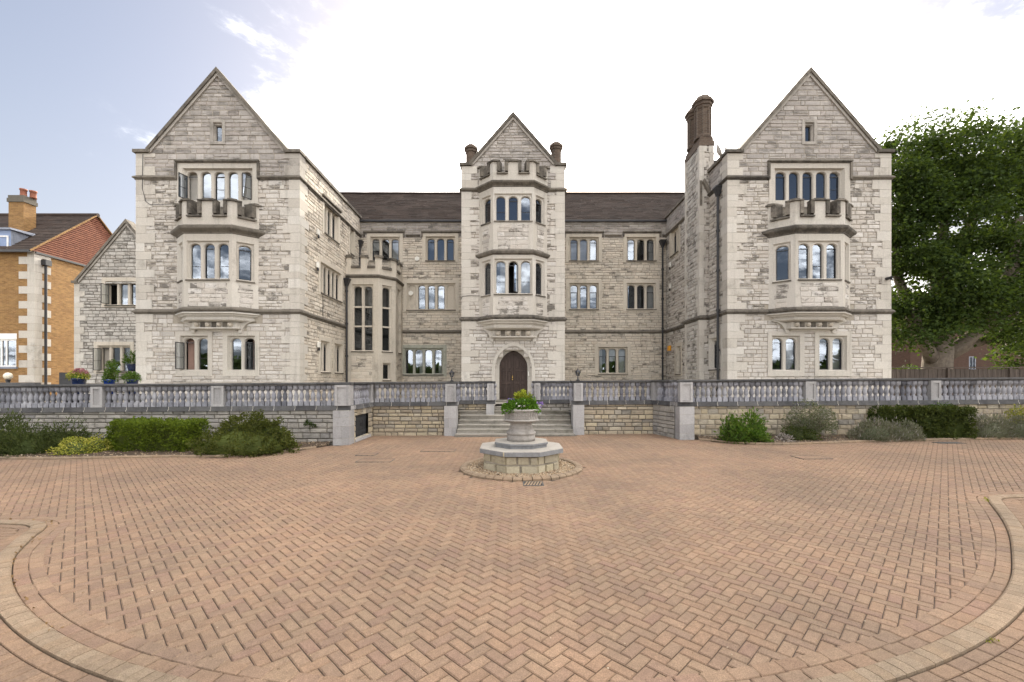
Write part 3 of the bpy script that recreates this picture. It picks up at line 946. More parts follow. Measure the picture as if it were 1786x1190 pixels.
def balustrade(label, W, u0, u1, piers=(), space=0.186, rail=(0, 0), plinth_len=0.68, cn=-0.13):
    base = W((u0+u1)/2, PB, cn)
    root = thing("balustrade", label, "balustrade", (base[0], base[1], PB+gz(base[0])))
    hw = 0.17
    blocks = [(u0, u1)]
    for (a, b, out) in piers:
        mb = MB(); pier_top(mb, W, a, b, cn-0.17, out)
        mb.build("pier", "pier_stone", root)
    # plinth slabs
    u = u0
    while u < u1-0.02:
        e = min(u1, u+plinth_len)
        if u1-e < 0.25: e = u1
        mb = MB(); W2 = W
        wboxg(mb, W, u+0.005, e-0.005, PB+0.055, PB+0.15, cn-hw-0.02, 0.045, 0.0)
        wboxg(mb, W, u+0.005, e-0.005, PB, PB+0.055, cn-hw-0.04, 0.075, 0.0)
        mb.build("plinth_slab", "rail_stone", root, centre=True)
        if u > u0+0.1:
            mb = MB(); wboxg(mb, W, u-0.009, u+0.009, PB+0.002, PB+0.055, cn, 0.0765, 0.5); wboxg(mb, W, u-0.007, u+0.007, PB+0.055, PB+0.1505, cn, 0.0465, 0.5); mb.build("mortar_joint", "ashlar", root, centre=True)
        u = e
    mb = MB(); wboxg(mb, W, u0, u1, PB+0.01, PB+0.14, cn-hw, 0.035, 0.5); mb.build("plinth_joint", "pier_stone", root)
    u = u0-rail[0]; end = u1+rail[1]
    while u < end-0.02:
        e = min(end, u+1.36)
        if end-e < 0.5: e = end
        mb = MB()
        wboxg(mb, W, u+0.003, e-0.003, PB+0.815, PB+0.85, cn-0.13, cn+0.13, 0.0)
        wboxg(mb, W, u+0.003, e-0.003, PB+0.85, PB+0.905, cn-0.18, cn+0.18, 0.0)
        mb.build("handrail", "rail_stone", root, centre=True)
        u = e
    gaps = []
    lo = u0
    for (a, b, out) in sorted(piers):
        if a > lo+0.05: gaps.append((lo, a))
        lo = b
    if u1 > lo+0.05: gaps.append((lo, u1))
    for a, b in gaps:
        n = max(1, int(round((b-a)/space)))
        st = (b-a)/n
        for i in range(n):
            p = W(a+(i+0.5)*st, 0, cn)
            z = PB+0.152+gz(p[0])
            o = bpy.data.objects.new("baluster", BALM); COL.objects.link(o); o.parent = root
            o.location = Vector((p[0], p[1], z))-PLOC[root.name]
            o.rotation_euler = (0, 0, math.atan2(W.u[1], W.u[0]))
    return root
def retaining_wall(label, W, u0, u1, mat, hs, ws, seed, piers=(), holes=(), mortar="mortar_dark"):
    base = W((u0+u1)/2, 0, -0.2)
    root = thing("retaining_wall", label, "wall", (base[0], base[1], gz(base[0])))
    mb = MB(); bl = list(holes)
    backing(mb, W, u0, u1, -0.15, lambda u: PB+gz(W(u, 0)[0])+0.02, bl, n=-0.02)
    # the body behind the facing
    us = sorted([u0, u1]+[h[k] for h in holes for k in (0, 1)])
    mb.poly([W(u0, -0.15, -0.4), W(u0, PB+0.02, -0.4), W(u1, PB+0.02, -0.4), W(u1, -0.15, -0.4)], 0.5)
    mb.build("core", mortar, root)
    pool = []
    z0 = min(gz(W(u0, 0)[0]), gz(W(u1, 0)[0]))-0.03
    course_wall(pool, W, u0, u1, z0, PB+max(gz(W(u0,0)[0]), gz(W(u1,0)[0]))+0.005, mat, list(holes), (), hs, ws, seed, joint=0.009, lip=0.014, proud=(0.0, 0.02), dome=0.016)
    pool = [(q[0]*(1 if abs(q[1][-1][0]) < 1.2*q[1][-1][1] else 0.001), *q[1:]) for q in pool]
    flush_pool(pool, root, "stone", "stonework", 300)
    for (a, b, out) in piers:
        v = -0.1
        k = 0
        rg2 = random.Random(seed+k)
        while v < PB-0.02:
            h = rg2.uniform(0.28, 0.42)
            if v+h > PB-0.15: h = PB-v
            cuts = [a, b] if rg2.random() < 0.45 else [a, a+(b-a)*rg2.uniform(0.35, 0.65), b]
            for c0, c1 in zip(cuts, cuts[1:]):
                mb = MB(); wboxg(mb, W, c0+0.003, c1-0.003, v+0.003, v+h-0.003, -0.3, out-rg2.uniform(0, 0.006), 0.0)
                mb.build("pier_block", "pier_stone", root, centre=True)
            v += h
        mb = MB(); wboxg(mb, W, a+0.004, b-0.004, -0.1, PB-0.002, -0.28, out-0.012, 0.5); mb.build("pier_core", "mortar", root)
    return root
WL, WR = front(14.05), front(14.75)
WCL, WCR = front(16.2), front(16.2)
WFL = front(17.25)
WSL = Wall(-5.2, 14.05, 0, 1)                # left return, faces right
WSR = Wall(5.25, 16.2, 0.33, -1.25)                # right return, faces left
hatch = (0.37, 1.70, 0.10, 0.905)
retaining_wall("grey rubble wall below the long left balustrade behind the shrubs", WL, -24, -5.25, "rubble_grey", (0.12, 0.21), (0.28, 0.6), 21, [(-5.72, -5.2, 0.2)])
retaining_wall("short side wall facing right with the black hatch doors", WSL, 0.25, 2.15, "rubble_cream", (0.13, 0.2), (0.2, 0.42), 22, (), [hatch])
retaining_wall("yellow and grey rubble wall left of the entrance steps", WCL, -5.2, -2.05, "rubble_cream", (0.10, 0.17), (0.2, 0.48), 23, [(-2.5, -2.05, 0.24)])
retaining_wall("low wall behind the left end of the top steps", WFL, -2.2, -1.02, "rubble_cream", (0.09, 0.14), (0.2, 0.4), 24, [(-1.02, -0.70, 0.16)])
retaining_wall("low dark wall behind the right end of the top steps", WFL, 1.16, 2.4, "rubble_grey", (0.09, 0.14), (0.2, 0.4), 25, [(0.84, 1.16, 0.16)])
retaining_wall("cream rubble wall right of the entrance steps with dark weathered foot", WCR, 2.25, 5.35, "rubble_cream", (0.12, 0.18), (0.25, 0.52), 26, [(2.25, 2.66, 0.24)])
retaining_wall("short side wall facing left in the right corner of the forecourt", WSR, 0.0, 1.30, "rubble_grey", (0.12, 0.18), (0.22, 0.5), 27)
retaining_wall("cream block wall below the long right balustrade behind the shrubs", WR, 6.0, 25, "rubble_cream", (0.15, 0.2), (0.2, 0.42), 28, [(5.62, 6.12, 0.2)], mortar="mortar")
balustrade("long balustrade left of the forecourt above the clipped hedge", WL, -24, -5.2, [(-17.6,-17.25,0.03), (-13.62,-13.25,0.03), (-9.72,-9.33,0.03), (-5.68,-5.24,0.16)])
balustrade("short balustrade above the black hatch doors", WSL, 0.32, 2.46, [(1.99, 2.46, 0.02)], 0.186, (0.1, 0.0))
balustrade("balustrade left of the steps between inner corner and lantern pier", WCL, -5.16, -2.02, [(-2.46,-2.09,0.2)], 0.195)
balustrade("very short balustrade left of the front door", WFL, -2.2, -0.66, [(-0.98,-0.72,0.12)], 0.165)
balustrade("very short balustrade right of the front door", WFL, 0.80, 2.4, [(0.88,1.12,0.12)], 0.165)
balustrade("balustrade right of the steps between lantern pier and inner corner", WCR, 2.2, 5.22, [(2.29,2.62,0.2)], 0.195)
balustrade("short dark balustrade facing left in the right corner of the forecourt", WSR, -0.26, 1.12, [(-0.26, 0.14, 0.02)], 0.17, (0.0, 0.0))
balustrade("long balustrade right of the forecourt above lavender and dark hedge", WR, 5.6, 25, [(5.66,6.08,0.16), (9.97,10.32,0.03), (14.22,14.56,0.03), (18.4,18.75,0.03)])

# black hatch doors in the left return
root = [o for o in bpy.data.objects if o.name.startswith("retaining_wall") and "hatch" in o.get("label", "")][0]
for i in range(2):
    a = hatch[0]+0.03+i*0.64; b = a+0.62
    mb = MB()
    for k in range(5):
        w = (b-a)/5
        mb.wbox(WSL, a+k*w+0.004, a+(k+1)*w-0.004, 0.06, hatch[3]-0.02, -0.10, -0.06-0.006*(k % 2)-0.03*i)
    mb.wbox(WSL, a, b, 0.65, 0.74, -0.06-0.03*i, -0.045-0.03*i); mb.wbox(WSL, a, b, 0.2, 0.29, -0.06-0.03*i, -0.045-0.03*i)
    d = mb.build("hatch_door", "black_timber", root)
    if i == 1:
        mb = MB(); mb.wbox(WSL, a+0.05, a+0.09, 0.44, 0.56, -0.09, -0.05); mb.build("handle", "black_iron", d)
mb = MB(); mb.wbox(WSL, hatch[0]-0.1, hatch[1]+0.1, -0.02, 0.075, -0.3, 0.05); mb.wbox(WSL, hatch[0]+0.0, hatch[1], -0.1, hatch[3], -0.4, -0.3)
mb.build("hatch_sill", "pier_stone", root)

# ---- entrance steps
steps = thing("entrance_steps", "broad flight of worn stone steps in front of the arched door", "steps", (0.1, 15.6, 0))
heights = [0.09, 0.235, 0.375, 0.52, 0.685, 0.84]
for k, h in enumerate(heights):
    y = 15.6+0.30*k; z0 = 0 if k == 0 else heights[k-1]
    xl, xr = (-2.06, 2.28) if k == 0 else (-2.03, 2.24)
    cuts = [xl]+sorted(rnd.uniform(xl+0.6, xr-0.6) for _ in range(2))+[xr]
    for a, b in zip(cuts, cuts[1:]):
        mb = MB()
        j = rnd.uniform(-.004, .004)
        mb.box(a+0.003, b-0.003, y+0.03, y+0.62 if k < 5 else 18.0, z0-0.05, h-0.05)
        mb.bbox(a+0.003, b-0.003, y+j, y+0.62 if k < 5 else 17.99, h-0.05, h+j*0.5, 0.012)
        mb.build("step", "step_stone", steps, centre=True)
mb = MB(); mb.bbox(-0.72, 0.86, 17.35, 19.0, 0.84, 1.0, 0.012); mb.build("top_step", "step_stone", steps)
mb = MB(); mb.bbox(-0.85, 1.0, 20.6, 21.25, 0.98, 1.09, 0.012); mb.build("door_step", "step_stone", steps)

# ================================================================== THE MANSION
mansion = thing("mansion", "large pale stone mansion with three steep gables and canted bay windows", "house", (0.05, 24.0, TZ))
POOL = []
LW, MW, PITCH = 0.42, 0.174, 0.594

def arch(c, hw, vs_, rise, n=9):
    out = []
    for i in range(n+1):
        t = math.pi*i/n
        cx_ = math.cos(t); s_ = math.sin(t)
        out.append((c+hw*math.copysign(abs(cx_)**0.85, cx_), vs_+rise*(s_**0.9 if s_ > 0 else 0)))
    return out                                # right spring to left spring

def window(W, uc, v0, v1, n=3, kinds=None, backs=None, lw=LW, mw=MW, rise=0.17, margin=0.10, sur=0.20, outer=None, mat="ashlar",
           proud=0.034, hood=False, sill=True, room=1.3, d=0.09, frame="black_iron", holes=None, name="window", parent=None, square=False, bars=True, transoms=()):
    half = (n*lw+(n-1)*mw)/2
    kinds = kinds or "g"*n
    backs = backs or " "*n
    vt = v1+0.075
    r0, r1 = uc-half-0.055, uc+half+0.055      # plate
    q0, q1, q2, q3 = r0-(margin-0.055), r1+(margin-0.055), v0-0.045, vt+0.045
    if outer is None: outer = (q0-sur, q1+sur, q2-0.12, q3+sur)
    o0, o1, o2, o3 = outer
    mb = MB(); P = proud
    t = rnd.random()
    # surround front
    mb.poly([W(o0,o2,P), W(o1,o2,P), W(q1,q2,P), W(q0,q2,P)], t); mb.poly([W(q0,q3,P), W(q1,q3,P), W(o1,o3,P), W(o0,o3,P)], t)
    mb.poly([W(o0,o2,P), W(q0,q2,P), W(q0,q3,P), W(o0,o3,P)], t); mb.poly([W(q1,q2,P), W(o1,o2,P), W(o1,o3,P), W(q1,q3,P)], t)
    if P > 0:
        for a, b in (((o0,o2),(o0,o3)), ((o0,o3),(o1,o3)), ((o1,o3),(o1,o2)), ((o1,o2),(o0,o2))):
            mb.poly([W(*a,P), W(*b,P), W(*b,-0.03), W(*a,-0.03)], t)
    # splay into the recess
    for a, b, c, e in (((q0,q2),(q1,q2),(r1,v0),(r0,v0)), ((q1,q2),(q1,q3),(r1,vt),(r1,v0)), ((q1,q3),(q0,q3),(r0,vt),(r1,vt)), ((q0,q3),(q0,q2),(r0,v0),(r0,vt))):
        mb.poly([W(*a,P), W(*b,P), W(*c,-d), W(*e,-d)], t)
    panes, frames, blanks = [], [], MB()
    for i in range(n):
        c = uc-half+lw/2+i*(lw+mw)
        ca = r0 if i == 0 else c-lw/2-mw/2
        cb = r1 if i == n-1 else c+lw/2+mw/2
        spring = v1-rise
        if square:
            O = [(c+lw/2+0.03, v1+0.03), (c-lw/2-0.03, v1+0.03)]; I = [(c+lw/2, v1), (c-lw/2, v1)]
        else:
            O = arch(c, lw/2+0.03, spring, rise+0.03); I = arch(c, lw/2, spring, rise)
        mb.poly([W(ca,v0,-d), W(O[-1][0],v0,-d), W(O[-1][0],vt,-d), W(ca,vt,-d)], t)
        mb.poly([W(O[0][0],v0,-d), W(cb,v0,-d), W(cb,vt,-d), W(O[0][0],vt,-d)], t)
        for p, q in zip(O, O[1:]):
            mb.poly([W(q[0],q[1],-d), W(p[0],p[1],-d), W(p[0],vt,-d), W(q[0],vt,-d)], t)
        O2 = [(O[0][0], v0)]+O+[(O[-1][0], v0)]; I2 = [(I[0][0], v0)]+I+[(I[-1][0], v0)]
        for k in range(len(O2)-1):
            mb.poly([W(*O2[k],-d), W(*O2[k+1],-d), W(*I2[k+1],-d-0.055), W(*I2[k],-d-0.055)], t)
            mb.poly([W(*I2[k],-d-0.055), W(*I2[k+1],-d-0.055), W(*I2[k+1],-d-0.14), W(*I2[k],-d-0.14)], t)
        mb.poly([W(O2[-1][0],v0,-d), W(O2[0][0],v0,-d), W(I2[0][0],v0+0.015,-d-0.14), W(I2[-1][0],v0+0.015,-d-0.14)], t)
        for tv in transoms:
            mb.wbox(W, I2[-1][0]-0.01, I2[0][0]+0.01, tv-0.045, tv+0.045, -d-0.13, -d-0.01, t)
        K = kinds[i]
        if K == "b":
            blanks.poly([W(u, v, -d-0.05) for u, v in I2])
        else:
            panes.append((c, I2, K))
    w = mb.build(name, mat, parent or mansion)
    if blanks.v: blanks.build("blank_panel", mat, w)
    for i, (c, I2, K) in enumerate(panes):
        np_ = -d-0.11
        hwid = lw/2
        if K in "gcthx":
            m2 = MB(); j = rnd.uniform(-0.006, 0.006)
            m2.poly([W(u, v, np_+j*(u-c)/hwid) for u, v in I2], rnd.random()); m2.build("pane", "window_glass", w)
        fm = MB()
        lead = 0.011
        def bar(u0_, u1_, v0_, v1_, nn=np_+0.004, th=0.016):
            fm.wbox(W, u0_, u1_, v0_, v1_, nn, nn+th)
        if K in "ct":
            ft = 0.028
            top = v1-rise if not square else v1
            bar(c-hwid+0.004, c-hwid+ft, v0+0.015, top, th=0.03); bar(c+hwid-ft, c+hwid-0.004, v0+0.015, top, th=0.03)
            bar(c-hwid+ft, c+hwid-ft, v0+0.015, v0+0.015+ft, th=0.03); bar(c-hwid+ft, c+hwid-ft, top-ft, top, th=0.03)
        if K == "g" and bars:
            vm = v0+(v1-v0)*0.36
            bar(c-hwid+0.003, c+hwid-0.003, vm, vm+lead*1.3)
        if K == "t":
            vm = v0+(v1-v0)*0.40
            bar(c-hwid+0.03, c+hwid-0.03, vm, vm+lead*1.3)
        if K == "h":
            vm = v0+(v1-v0)*0.68
            bar(c-hwid+0.004, c+hwid-0.004, vm, vm+0.035, th=0.03)
            bar(c-hwid+0.004, c-hwid+0.03, v0+0.015, vm, th=0.03); bar(c+hwid-0.03, c+hwid-0.004, v0+0.015, vm, th=0.03)
        if K in "oO":
            # casement standing open, hinged on the left (o) or right (O) jamb
            sgn = 1 if K == "o" else -1
            hx = c-sgn*hwid; ang = math.radians(105 if K == "o" else 62)
            def q(du, v, dn=0.0):
                a_ = du*math.cos(ang)*sgn; b_ = du*math.sin(ang)
                return W(hx+a_+sgn*dn*math.sin(ang)*-1, v, -d-0.02+b_+dn*math.cos(ang))
            top = v1-rise
            def qb(a0, a1, b0, b1):
                fm.add([q(a0,b0), q(a1,b0), q(a1,b1), q(a0,b1), q(a0,b0,0.025), q(a1,b0,0.025), q(a1,b1,0.025), q(a0,b1,0.025)],
                       [(0,3,2,1),(4,5,6,7),(0,1,5,4),(1,2,6,5),(2,3,7,6),(3,0,4,7)])
            L2 = lw-0.02
            qb(0, 0.03, v0+0.02, top); qb(L2-0.03, L2, v0+0.02, top); qb(0.03, L2-0.03, v0+0.02, v0+0.05); qb(0.03, L2-0.03, top-0.03, top)
            qb(0.03, L2-0.03, v0+(top-v0)*0.45, v0+(top-v0)*0.45+0.014)
            m2 = MB(); m2.poly([q(0.03, v0+0.05, 0.012), q(L2-0.03, v0+0.05, 0.012), q(L2-0.03, top-0.03, 0.012), q(0.03, top-0.03, 0.012)]); m2.build("pane", "window_glass", w)
            bar(c-hwid+0.004, c+hwid-0.004, top-0.02, top+0.01, th=0.03)
        if fm.v: fm.build("casement", frame, w)
        B = backs[i] if len(panes) == n else backs[i] if i < len(backs) else " "
        if B == "c" or B == "p":                      # gathered curtain
            m2 = MB(); ns = 14; side = rnd.choice((0, 1)); lo, hi = c-hwid*1.25, c+hwid*1.25
            if B == "p" or rnd.random() < 0.45: lo, hi = (c-hwid*1.3, c+hwid*0.1) if side else (c-hwid*0.1, c+hwid*1.3)
            for k in range(ns):
                ua, ub = lo+(hi-lo)*k/ns, lo+(hi-lo)*(k+1)/ns
                na, nb = -0.40+0.03*(k % 2), -0.40+0.03*((k+1) % 2)
                m2.poly([W(ua, v0-0.1, na), W(ub, v0-0.1, nb), W(ub, v1+0.05, nb), W(ua, v1+0.05, na)], 0.5)
            m2.build("curtain", "curtain_cloth" if B == "c" else "curtain_pink", w)
        elif B == "s":                                # slatted blind
            m2 = MB(); v = v0-0.05
            while v < v1+0.05:
                m2.poly([W(c-hwid*1.2, v, -0.33), W(c+hwid*1.2, v, -0.33), W(c+hwid*1.2, v+0.048, -0.30), W(c-hwid*1.2, v+0.048, -0.30)], rnd.random()); v += 0.055
            m2.build("blind", "blind_slat", w)
        elif B in "fh":                               # roller blind, full or half drawn
            m2 = MB(); lo = v0-0.05 if B == "f" else v0+(v1-v0)*0.5
            m2.poly([W(c-hwid*1.2, lo, -0.31), W(c+hwid*1.2, lo, -0.31), W(c+hwid*1.2, v1+0.05, -0.31), W(c-hwid*1.2, v1+0.05, -0.31)])
            m2.build("blind", "blind_fabric" if B == "f" else "blind_slat", w)
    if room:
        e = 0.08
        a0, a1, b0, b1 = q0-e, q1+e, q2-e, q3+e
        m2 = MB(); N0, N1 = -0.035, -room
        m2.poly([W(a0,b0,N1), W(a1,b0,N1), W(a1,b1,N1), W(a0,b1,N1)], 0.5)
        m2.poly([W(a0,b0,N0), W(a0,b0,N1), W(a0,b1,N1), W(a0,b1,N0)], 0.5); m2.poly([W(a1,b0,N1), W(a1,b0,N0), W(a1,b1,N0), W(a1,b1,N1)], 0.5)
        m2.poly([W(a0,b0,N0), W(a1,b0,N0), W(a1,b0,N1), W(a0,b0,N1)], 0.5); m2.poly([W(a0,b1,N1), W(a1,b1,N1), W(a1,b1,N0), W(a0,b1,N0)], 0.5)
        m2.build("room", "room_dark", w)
    if hood:
        m2 = MB()
        h0, h1, hv = o0-0.07, o1+0.07, o3
        m2.wbox(W, h0, h1, hv+0.035, hv+0.10, -0.03, 0.13); m2.wbox(W, h0+0.02, h1-0.02, hv-0.004, hv+0.035, -0.03, 0.09)
        if hood > 0.01:
            m2.wbox(W, h0, h0+0.09, hv-hood, hv-0.004, -0.03, 0.10); m2.wbox(W, h1-0.09, h1, hv-hood, hv-0.004, -0.03, 0.10)
        m2.build("hood_mould", "weathered_trim", w)
    if sill:
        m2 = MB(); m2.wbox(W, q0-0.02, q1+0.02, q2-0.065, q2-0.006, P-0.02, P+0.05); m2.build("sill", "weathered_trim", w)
    if holes is not None:
        holes.append((q0-0.05, q1+0.05, q2-0.05, q3+0.05))
    return w

QC = [0]
def quoins(W1, e1, s1, v0, v1, W2=None, e2=None, s2=None, mat="ashlar", hs=(0.26, 0.44), ws=(0.36, 0.52, 0.62, 0.85), seed=0):
    # blocks up a corner; s = direction away from the edge on each face
    rg = random.Random(100+seed); v = v0; k = 0
    while v < v1-0.02:
        h = rg.uniform(*hs)
        if v+h > v1-0.15: h = v1-v
        a = rg.uniform(ws[0], ws[1]) if k % 2 else rg.uniform(ws[2], ws[3])
        b = rg.uniform(ws[2], ws[3]) if k % 2 else rg.uniform(ws[0], ws[1])
        mb = MB(); P = 0.030+rg.uniform(-0.002, 0.002); g = 0.004
        far = e1-s1*P if W2 else e1
        mb.wbox(W1, min(far, e1+s1*a), max(far, e1+s1*a), v+g, v+h-g, 0, P, 0.0)
        if W2: mb.wbox(W2, min(e2, e2+s2*b), max(e2, e2+s2*b), v+g, v+h-g, 0, P, 0.0)
        mb.build("quoin_stone", mat, mansion, centre=True)
        v += h; k += 1

def part(mb, name, mat, **kw):
    return mb.build(name, mat, mansion, **kw)

STR0, STR1 = 4.93, 5.15        # lower string course
UP0, UP1 = 10.80, 11.00        # upper string course
PAR = 11.96                    # parapet of the wings and of the main range

def extrude_uv(mb, W, poly, n0, n1, tint=None):
    a = [W(u, v, n1) for u, v in poly]; b = [W(u, v, n0) for u, v in poly]; n = len(poly)
    mb.add(a+b, [tuple(range(n)), tuple(range(2*n-1, n-1, -1))]+[(n+i, n+(i+1) % n, (i+1) % n, i) for i in range(n)], tint)

def gable_coping(W, uc, foot, vfoot, vapex, half):
    for s in (-1, 1):
        L = math.hypot(foot, vapex-vfoot); nx, nv = (vapex-vfoot)/L, foot/L
        def off(k, t):      # point on the slope line raised k off it
            return (uc+s*(foot*(1-t)+nx*k), vfoot+(vapex-vfoot)*t+nv*k)
        for k0, k1, n1, m_ in ((0.07, 0.20, 0.13, "weathered_trim"), (-0.03, 0.068, 0.07, "ashlar_grey")):
            a0, a1 = off(k0, 0), off(k1, 0)
            tip0 = (uc, vapex+k0/nv*1.0); tip1 = (uc, vapex+k1/nv*1.0)
            fx0, fx1 = (uc+s*(foot+0.02+k0*0.5), vfoot+k0*0.9), (uc+s*(foot+0.02+k1*0.5), vfoot+k1*0.9)
            poly = [fx0, tip0, tip1, fx1]
            if s > 0: poly = poly[::-1]
            poly = poly[::-1] if area(poly) < 0 else poly
            mb = MB(); extrude_uv(mb, W, poly, -0.42, n1); part(mb, "gable_coping", m_)
        a, b = sorted((uc+s*foot*0.985, uc+s*(half+0.09)))
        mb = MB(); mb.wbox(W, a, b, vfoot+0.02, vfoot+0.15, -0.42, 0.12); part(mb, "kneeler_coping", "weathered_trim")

# ------------------------------------------------------------------ canted bay
class Bay:
    def __init__(s, xc, Yw, b, f, d):
        s.xc, s.Yw, s.b, s.f, s.d = xc, Yw, b, f, d
        s.pts = [(xc-b, Yw), (xc-f, Yw-d), (xc+f, Yw-d), (xc+b, Yw)]
        s.W = [Wall(*s.pts[i], s.pts[i+1][0]-s.pts[i][0], s.pts[i+1][1]-s.pts[i][1]) for i in range(3)]
        s.L = [math.dist(s.pts[i], s.pts[i+1]) for i in range(3)]
    def off(s, o):
        mt = mitre(s.pts)
        # ends slide along the house wall
        r = [(p[0]+m_[0]*o, p[1]+m_[1]*o) for p, m_ in zip(s.pts, mt)]
        k = o/max(1e-6, abs(s.W[0].n[0]))
        r[0] = (s.pts[0][0]-k, s.Yw); r[3] = (s.pts[3][0]+k, s.Yw)
        return r
    def loft(s, mb, levels, cap0=False, cap1=False, tint=None):
        rr = [[(x, y, z) for x, y in s.off(o)] for z, o in levels]
        vs_ = [p for r in rr for p in r]; fs = []
        for k in range(len(rr)-1):
            for i in range(3):
                fs.append((k*4+i, k*4+i+1, k*4+5+i, k*4+4+i))
        if cap0: fs.append((3, 2, 1, 0))
        if cap1: n = (len(rr)-1)*4; fs.append((n, n+1, n+2, n+3))
        mb.add(vs_, fs, tint)
    def along(s, o):
        # plan points at outward offset o, for any distance along the three faces
        pts = s.off(o)
        def at(i, t):
            a, b = pts[i], pts[i+1]
            return (a[0]+(b[0]-a[0])*t, a[1]+(b[1]-a[1])*t)
        return at

def bay_panel(bay, i, v0, v1, seed):
    # plain margins with a patch of rubble in the middle of the face
    W, L = bay.W[i], bay.L[i]
    mb = MB(); mb.poly([W(0,v0), W(L,v0), W(L,v1), W(0,v1)], rnd.random()); part(mb, "bay_wall", "ashlar")
    mg = 0.22 if i == 1 else 0.26
    rg = random.Random(seed*10+i); v = v0+0.02
    pool = []
    while v < v1-0.12:
        h = rg.uniform(0.17, 0.24)
        if v+h > v1-0.1: h = v1-0.02-v
        a, b = mg+rg.uniform(-.06, .06), L-mg-rg.uniform(-.06, .06)
        u = a
        while u < b-0.02:
            w = rg.uniform(0.28, 0.6)
            if u+w > b-0.2: w = b-u
            vs_, fs = stone_geo([(u,v),(u+w,v),(u+w,v+h),(u,v+h)], W, back=0.001, proud=(0.010, 0.024), rg=rg)
            c = vs_[-1]
            POOL.append((h*w*abs(W.n[1])/c[1]**2, vs_, fs, "rubble_mid"))
            u += w
        v += h

def battlement(bay, zc, zcren, ztop, th=0.24, cren_face=True):
    f, L0 = bay.f, bay.L[0]
    mats = ("ashlar", "weathered_trim")
    mb = MB(); bay.loft(mb, [(zc, 0.02), (zcren-0.02, 0.02)]); 
    # parapet wall back face
    bay.loft(mb, [(zcren-0.02, 0.02), (zcren-0.02, -th)])
    part(mb, "parapet", mats[0])
    at_o, at_i = bay.along(0.02), bay.along(-th)
    co, ci = bay.along(0.10), bay.along(-th-0.03)
    def seg(mb, A, B, pts, z0, z1, z0b=None):
        # pts: list of (face, t) along the bay; prism between two offsets
        ring_o = [A(i, t) for i, t in pts]; ring_i = [B(i, t) for i, t in pts]
        n = len(pts)
        low = [(x, y, z0) for x, y in ring_o]+[(x, y, z0b if z0b is not None else z0) for x, y in ring_i[::-1]]
        hi = [(x, y, z1) for x, y in ring_o]+[(x, y, z1) for x, y in ring_i[::-1]]
        m = 2*n
        mb.add(low+hi, [tuple(range(m-1,-1,-1)), tuple(range(m, 2*m))]+[(i, (i+1) % m, m+(i+1) % m, m+i) for i in range(m)])
    Lf = bay.L[1]
    cm = 0.20/Lf; mid = 0.24/Lf                  # merlon lengths on the front
    cs = 0.20/L0
    mer = [[(0, 1-cs), (0, 1), (1, cm)], [(1, 0.5-mid), (1, 0.5+mid)], [(1, 1-cm), (1, 1), (2, cs)], [(0, 0.0), (0, cs*0.9)], [(2, 1-cs*0.9), (2, 1.0)]]
    # corner points: the last t of face i and the first of face i+1 coincide
    for k, pts in enumerate(mer):
        pts2 = [p for p in pts]
        mb = MB(); seg(mb, at_o, at_i, pts2, zcren-0.02, ztop-0.12); m_o = part(mb, "merlon", mats[0])
        # coping with a sloping top
        def grow(p, dd):
            i, t = p; L = bay.L[i]; return (i, t+dd/L)
        p3 = list(pts); e = 0.145
        if k not in (3,): p3[0] = grow(p3[0], -e)
        if k != 4: p3[-1] = grow(p3[-1], e)
        mb = MB(); seg(mb, co, ci, p3, ztop-0.12, ztop-0.06)
        c2o, c2i = bay.along(0.03), bay.along(-th+0.05)
        seg(mb, c2o, c2i, pts2, ztop-0.058, ztop)
        # the coping turns down the sides of each merlon
        for end, sg in ((0, 1), (-1, -1)):
            if (k == 3 and end == 0) or (k == 4 and end == -1): continue
            a = pts2[end]; b = grow(a, -e if end == 0 else e)
            pp = [b, a] if end == 0 else [a, b]
            seg(mb, bay.along(0.075), bay.along(-th-0.01), pp, zcren+0.03, ztop-0.122)
        part(mb, "merlon_coping", mats[1])
    crens = [((1, cm), (1, 0.5-mid)), ((1, 0.5+mid), (1, 1-cm)), ((0, cs*0.9), (0, 1-cs)), ((2, cs), (2, 1-cs*0.9))]
    for a, b in crens:
        mb = MB()
        i = a[0]
        # sill of the gap: a sloping dark stone
        po, pi_ = bay.along(0.11), bay.along(-th-0.02)
        p0, p1 = po(i, a[1]), po(i, b[1]); r0, r1 = pi_(i, a[1]), pi_(i, b[1])
        zlo, zhi = zcren-0.085, zcren+0.11
        vs_ = [(*p0, zlo-0.03), (*p1, zlo-0.03), (*p1, zlo+0.03), (*p0, zlo+0.03), (*r0, zhi), (*r1, zhi), (*r1, zlo-0.03), (*r0, zlo-0.03)]
        mb.add(vs_, [(0,1,2,3),(3,2,5,4),(4,5,6,7),(7,6,1,0),(0,3,4,7),(1,6,5,2)])
        part(mb, "crenel_sill", mats[1])

def bay_window_band(bay, v0, v1, vb, vt, front_kinds, front_backs, side_kinds, holes_unused=None, side_lw=0.46):
    for i in range(3):
        W, L = bay.W[i], bay.L[i]
        n = 3 if i == 1 else 1
        k = front_kinds if i == 1 else side_kinds[0 if i == 0 else 1]
        bk = front_backs if i == 1 else " "
        window(W, L/2, v0, v1, n, k, bk, lw=LW if i == 1 else side_lw, outer=(0, L, vb, vt), proud=0.0, room=0, d=0.08, sill=True, margin=0.10)
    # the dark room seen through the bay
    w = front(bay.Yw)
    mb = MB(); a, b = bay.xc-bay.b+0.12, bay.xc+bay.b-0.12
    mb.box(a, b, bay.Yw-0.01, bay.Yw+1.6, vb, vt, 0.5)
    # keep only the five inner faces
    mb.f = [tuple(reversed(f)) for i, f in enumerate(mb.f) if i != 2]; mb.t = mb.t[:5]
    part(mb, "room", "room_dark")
    return (a, b, vb, vt)

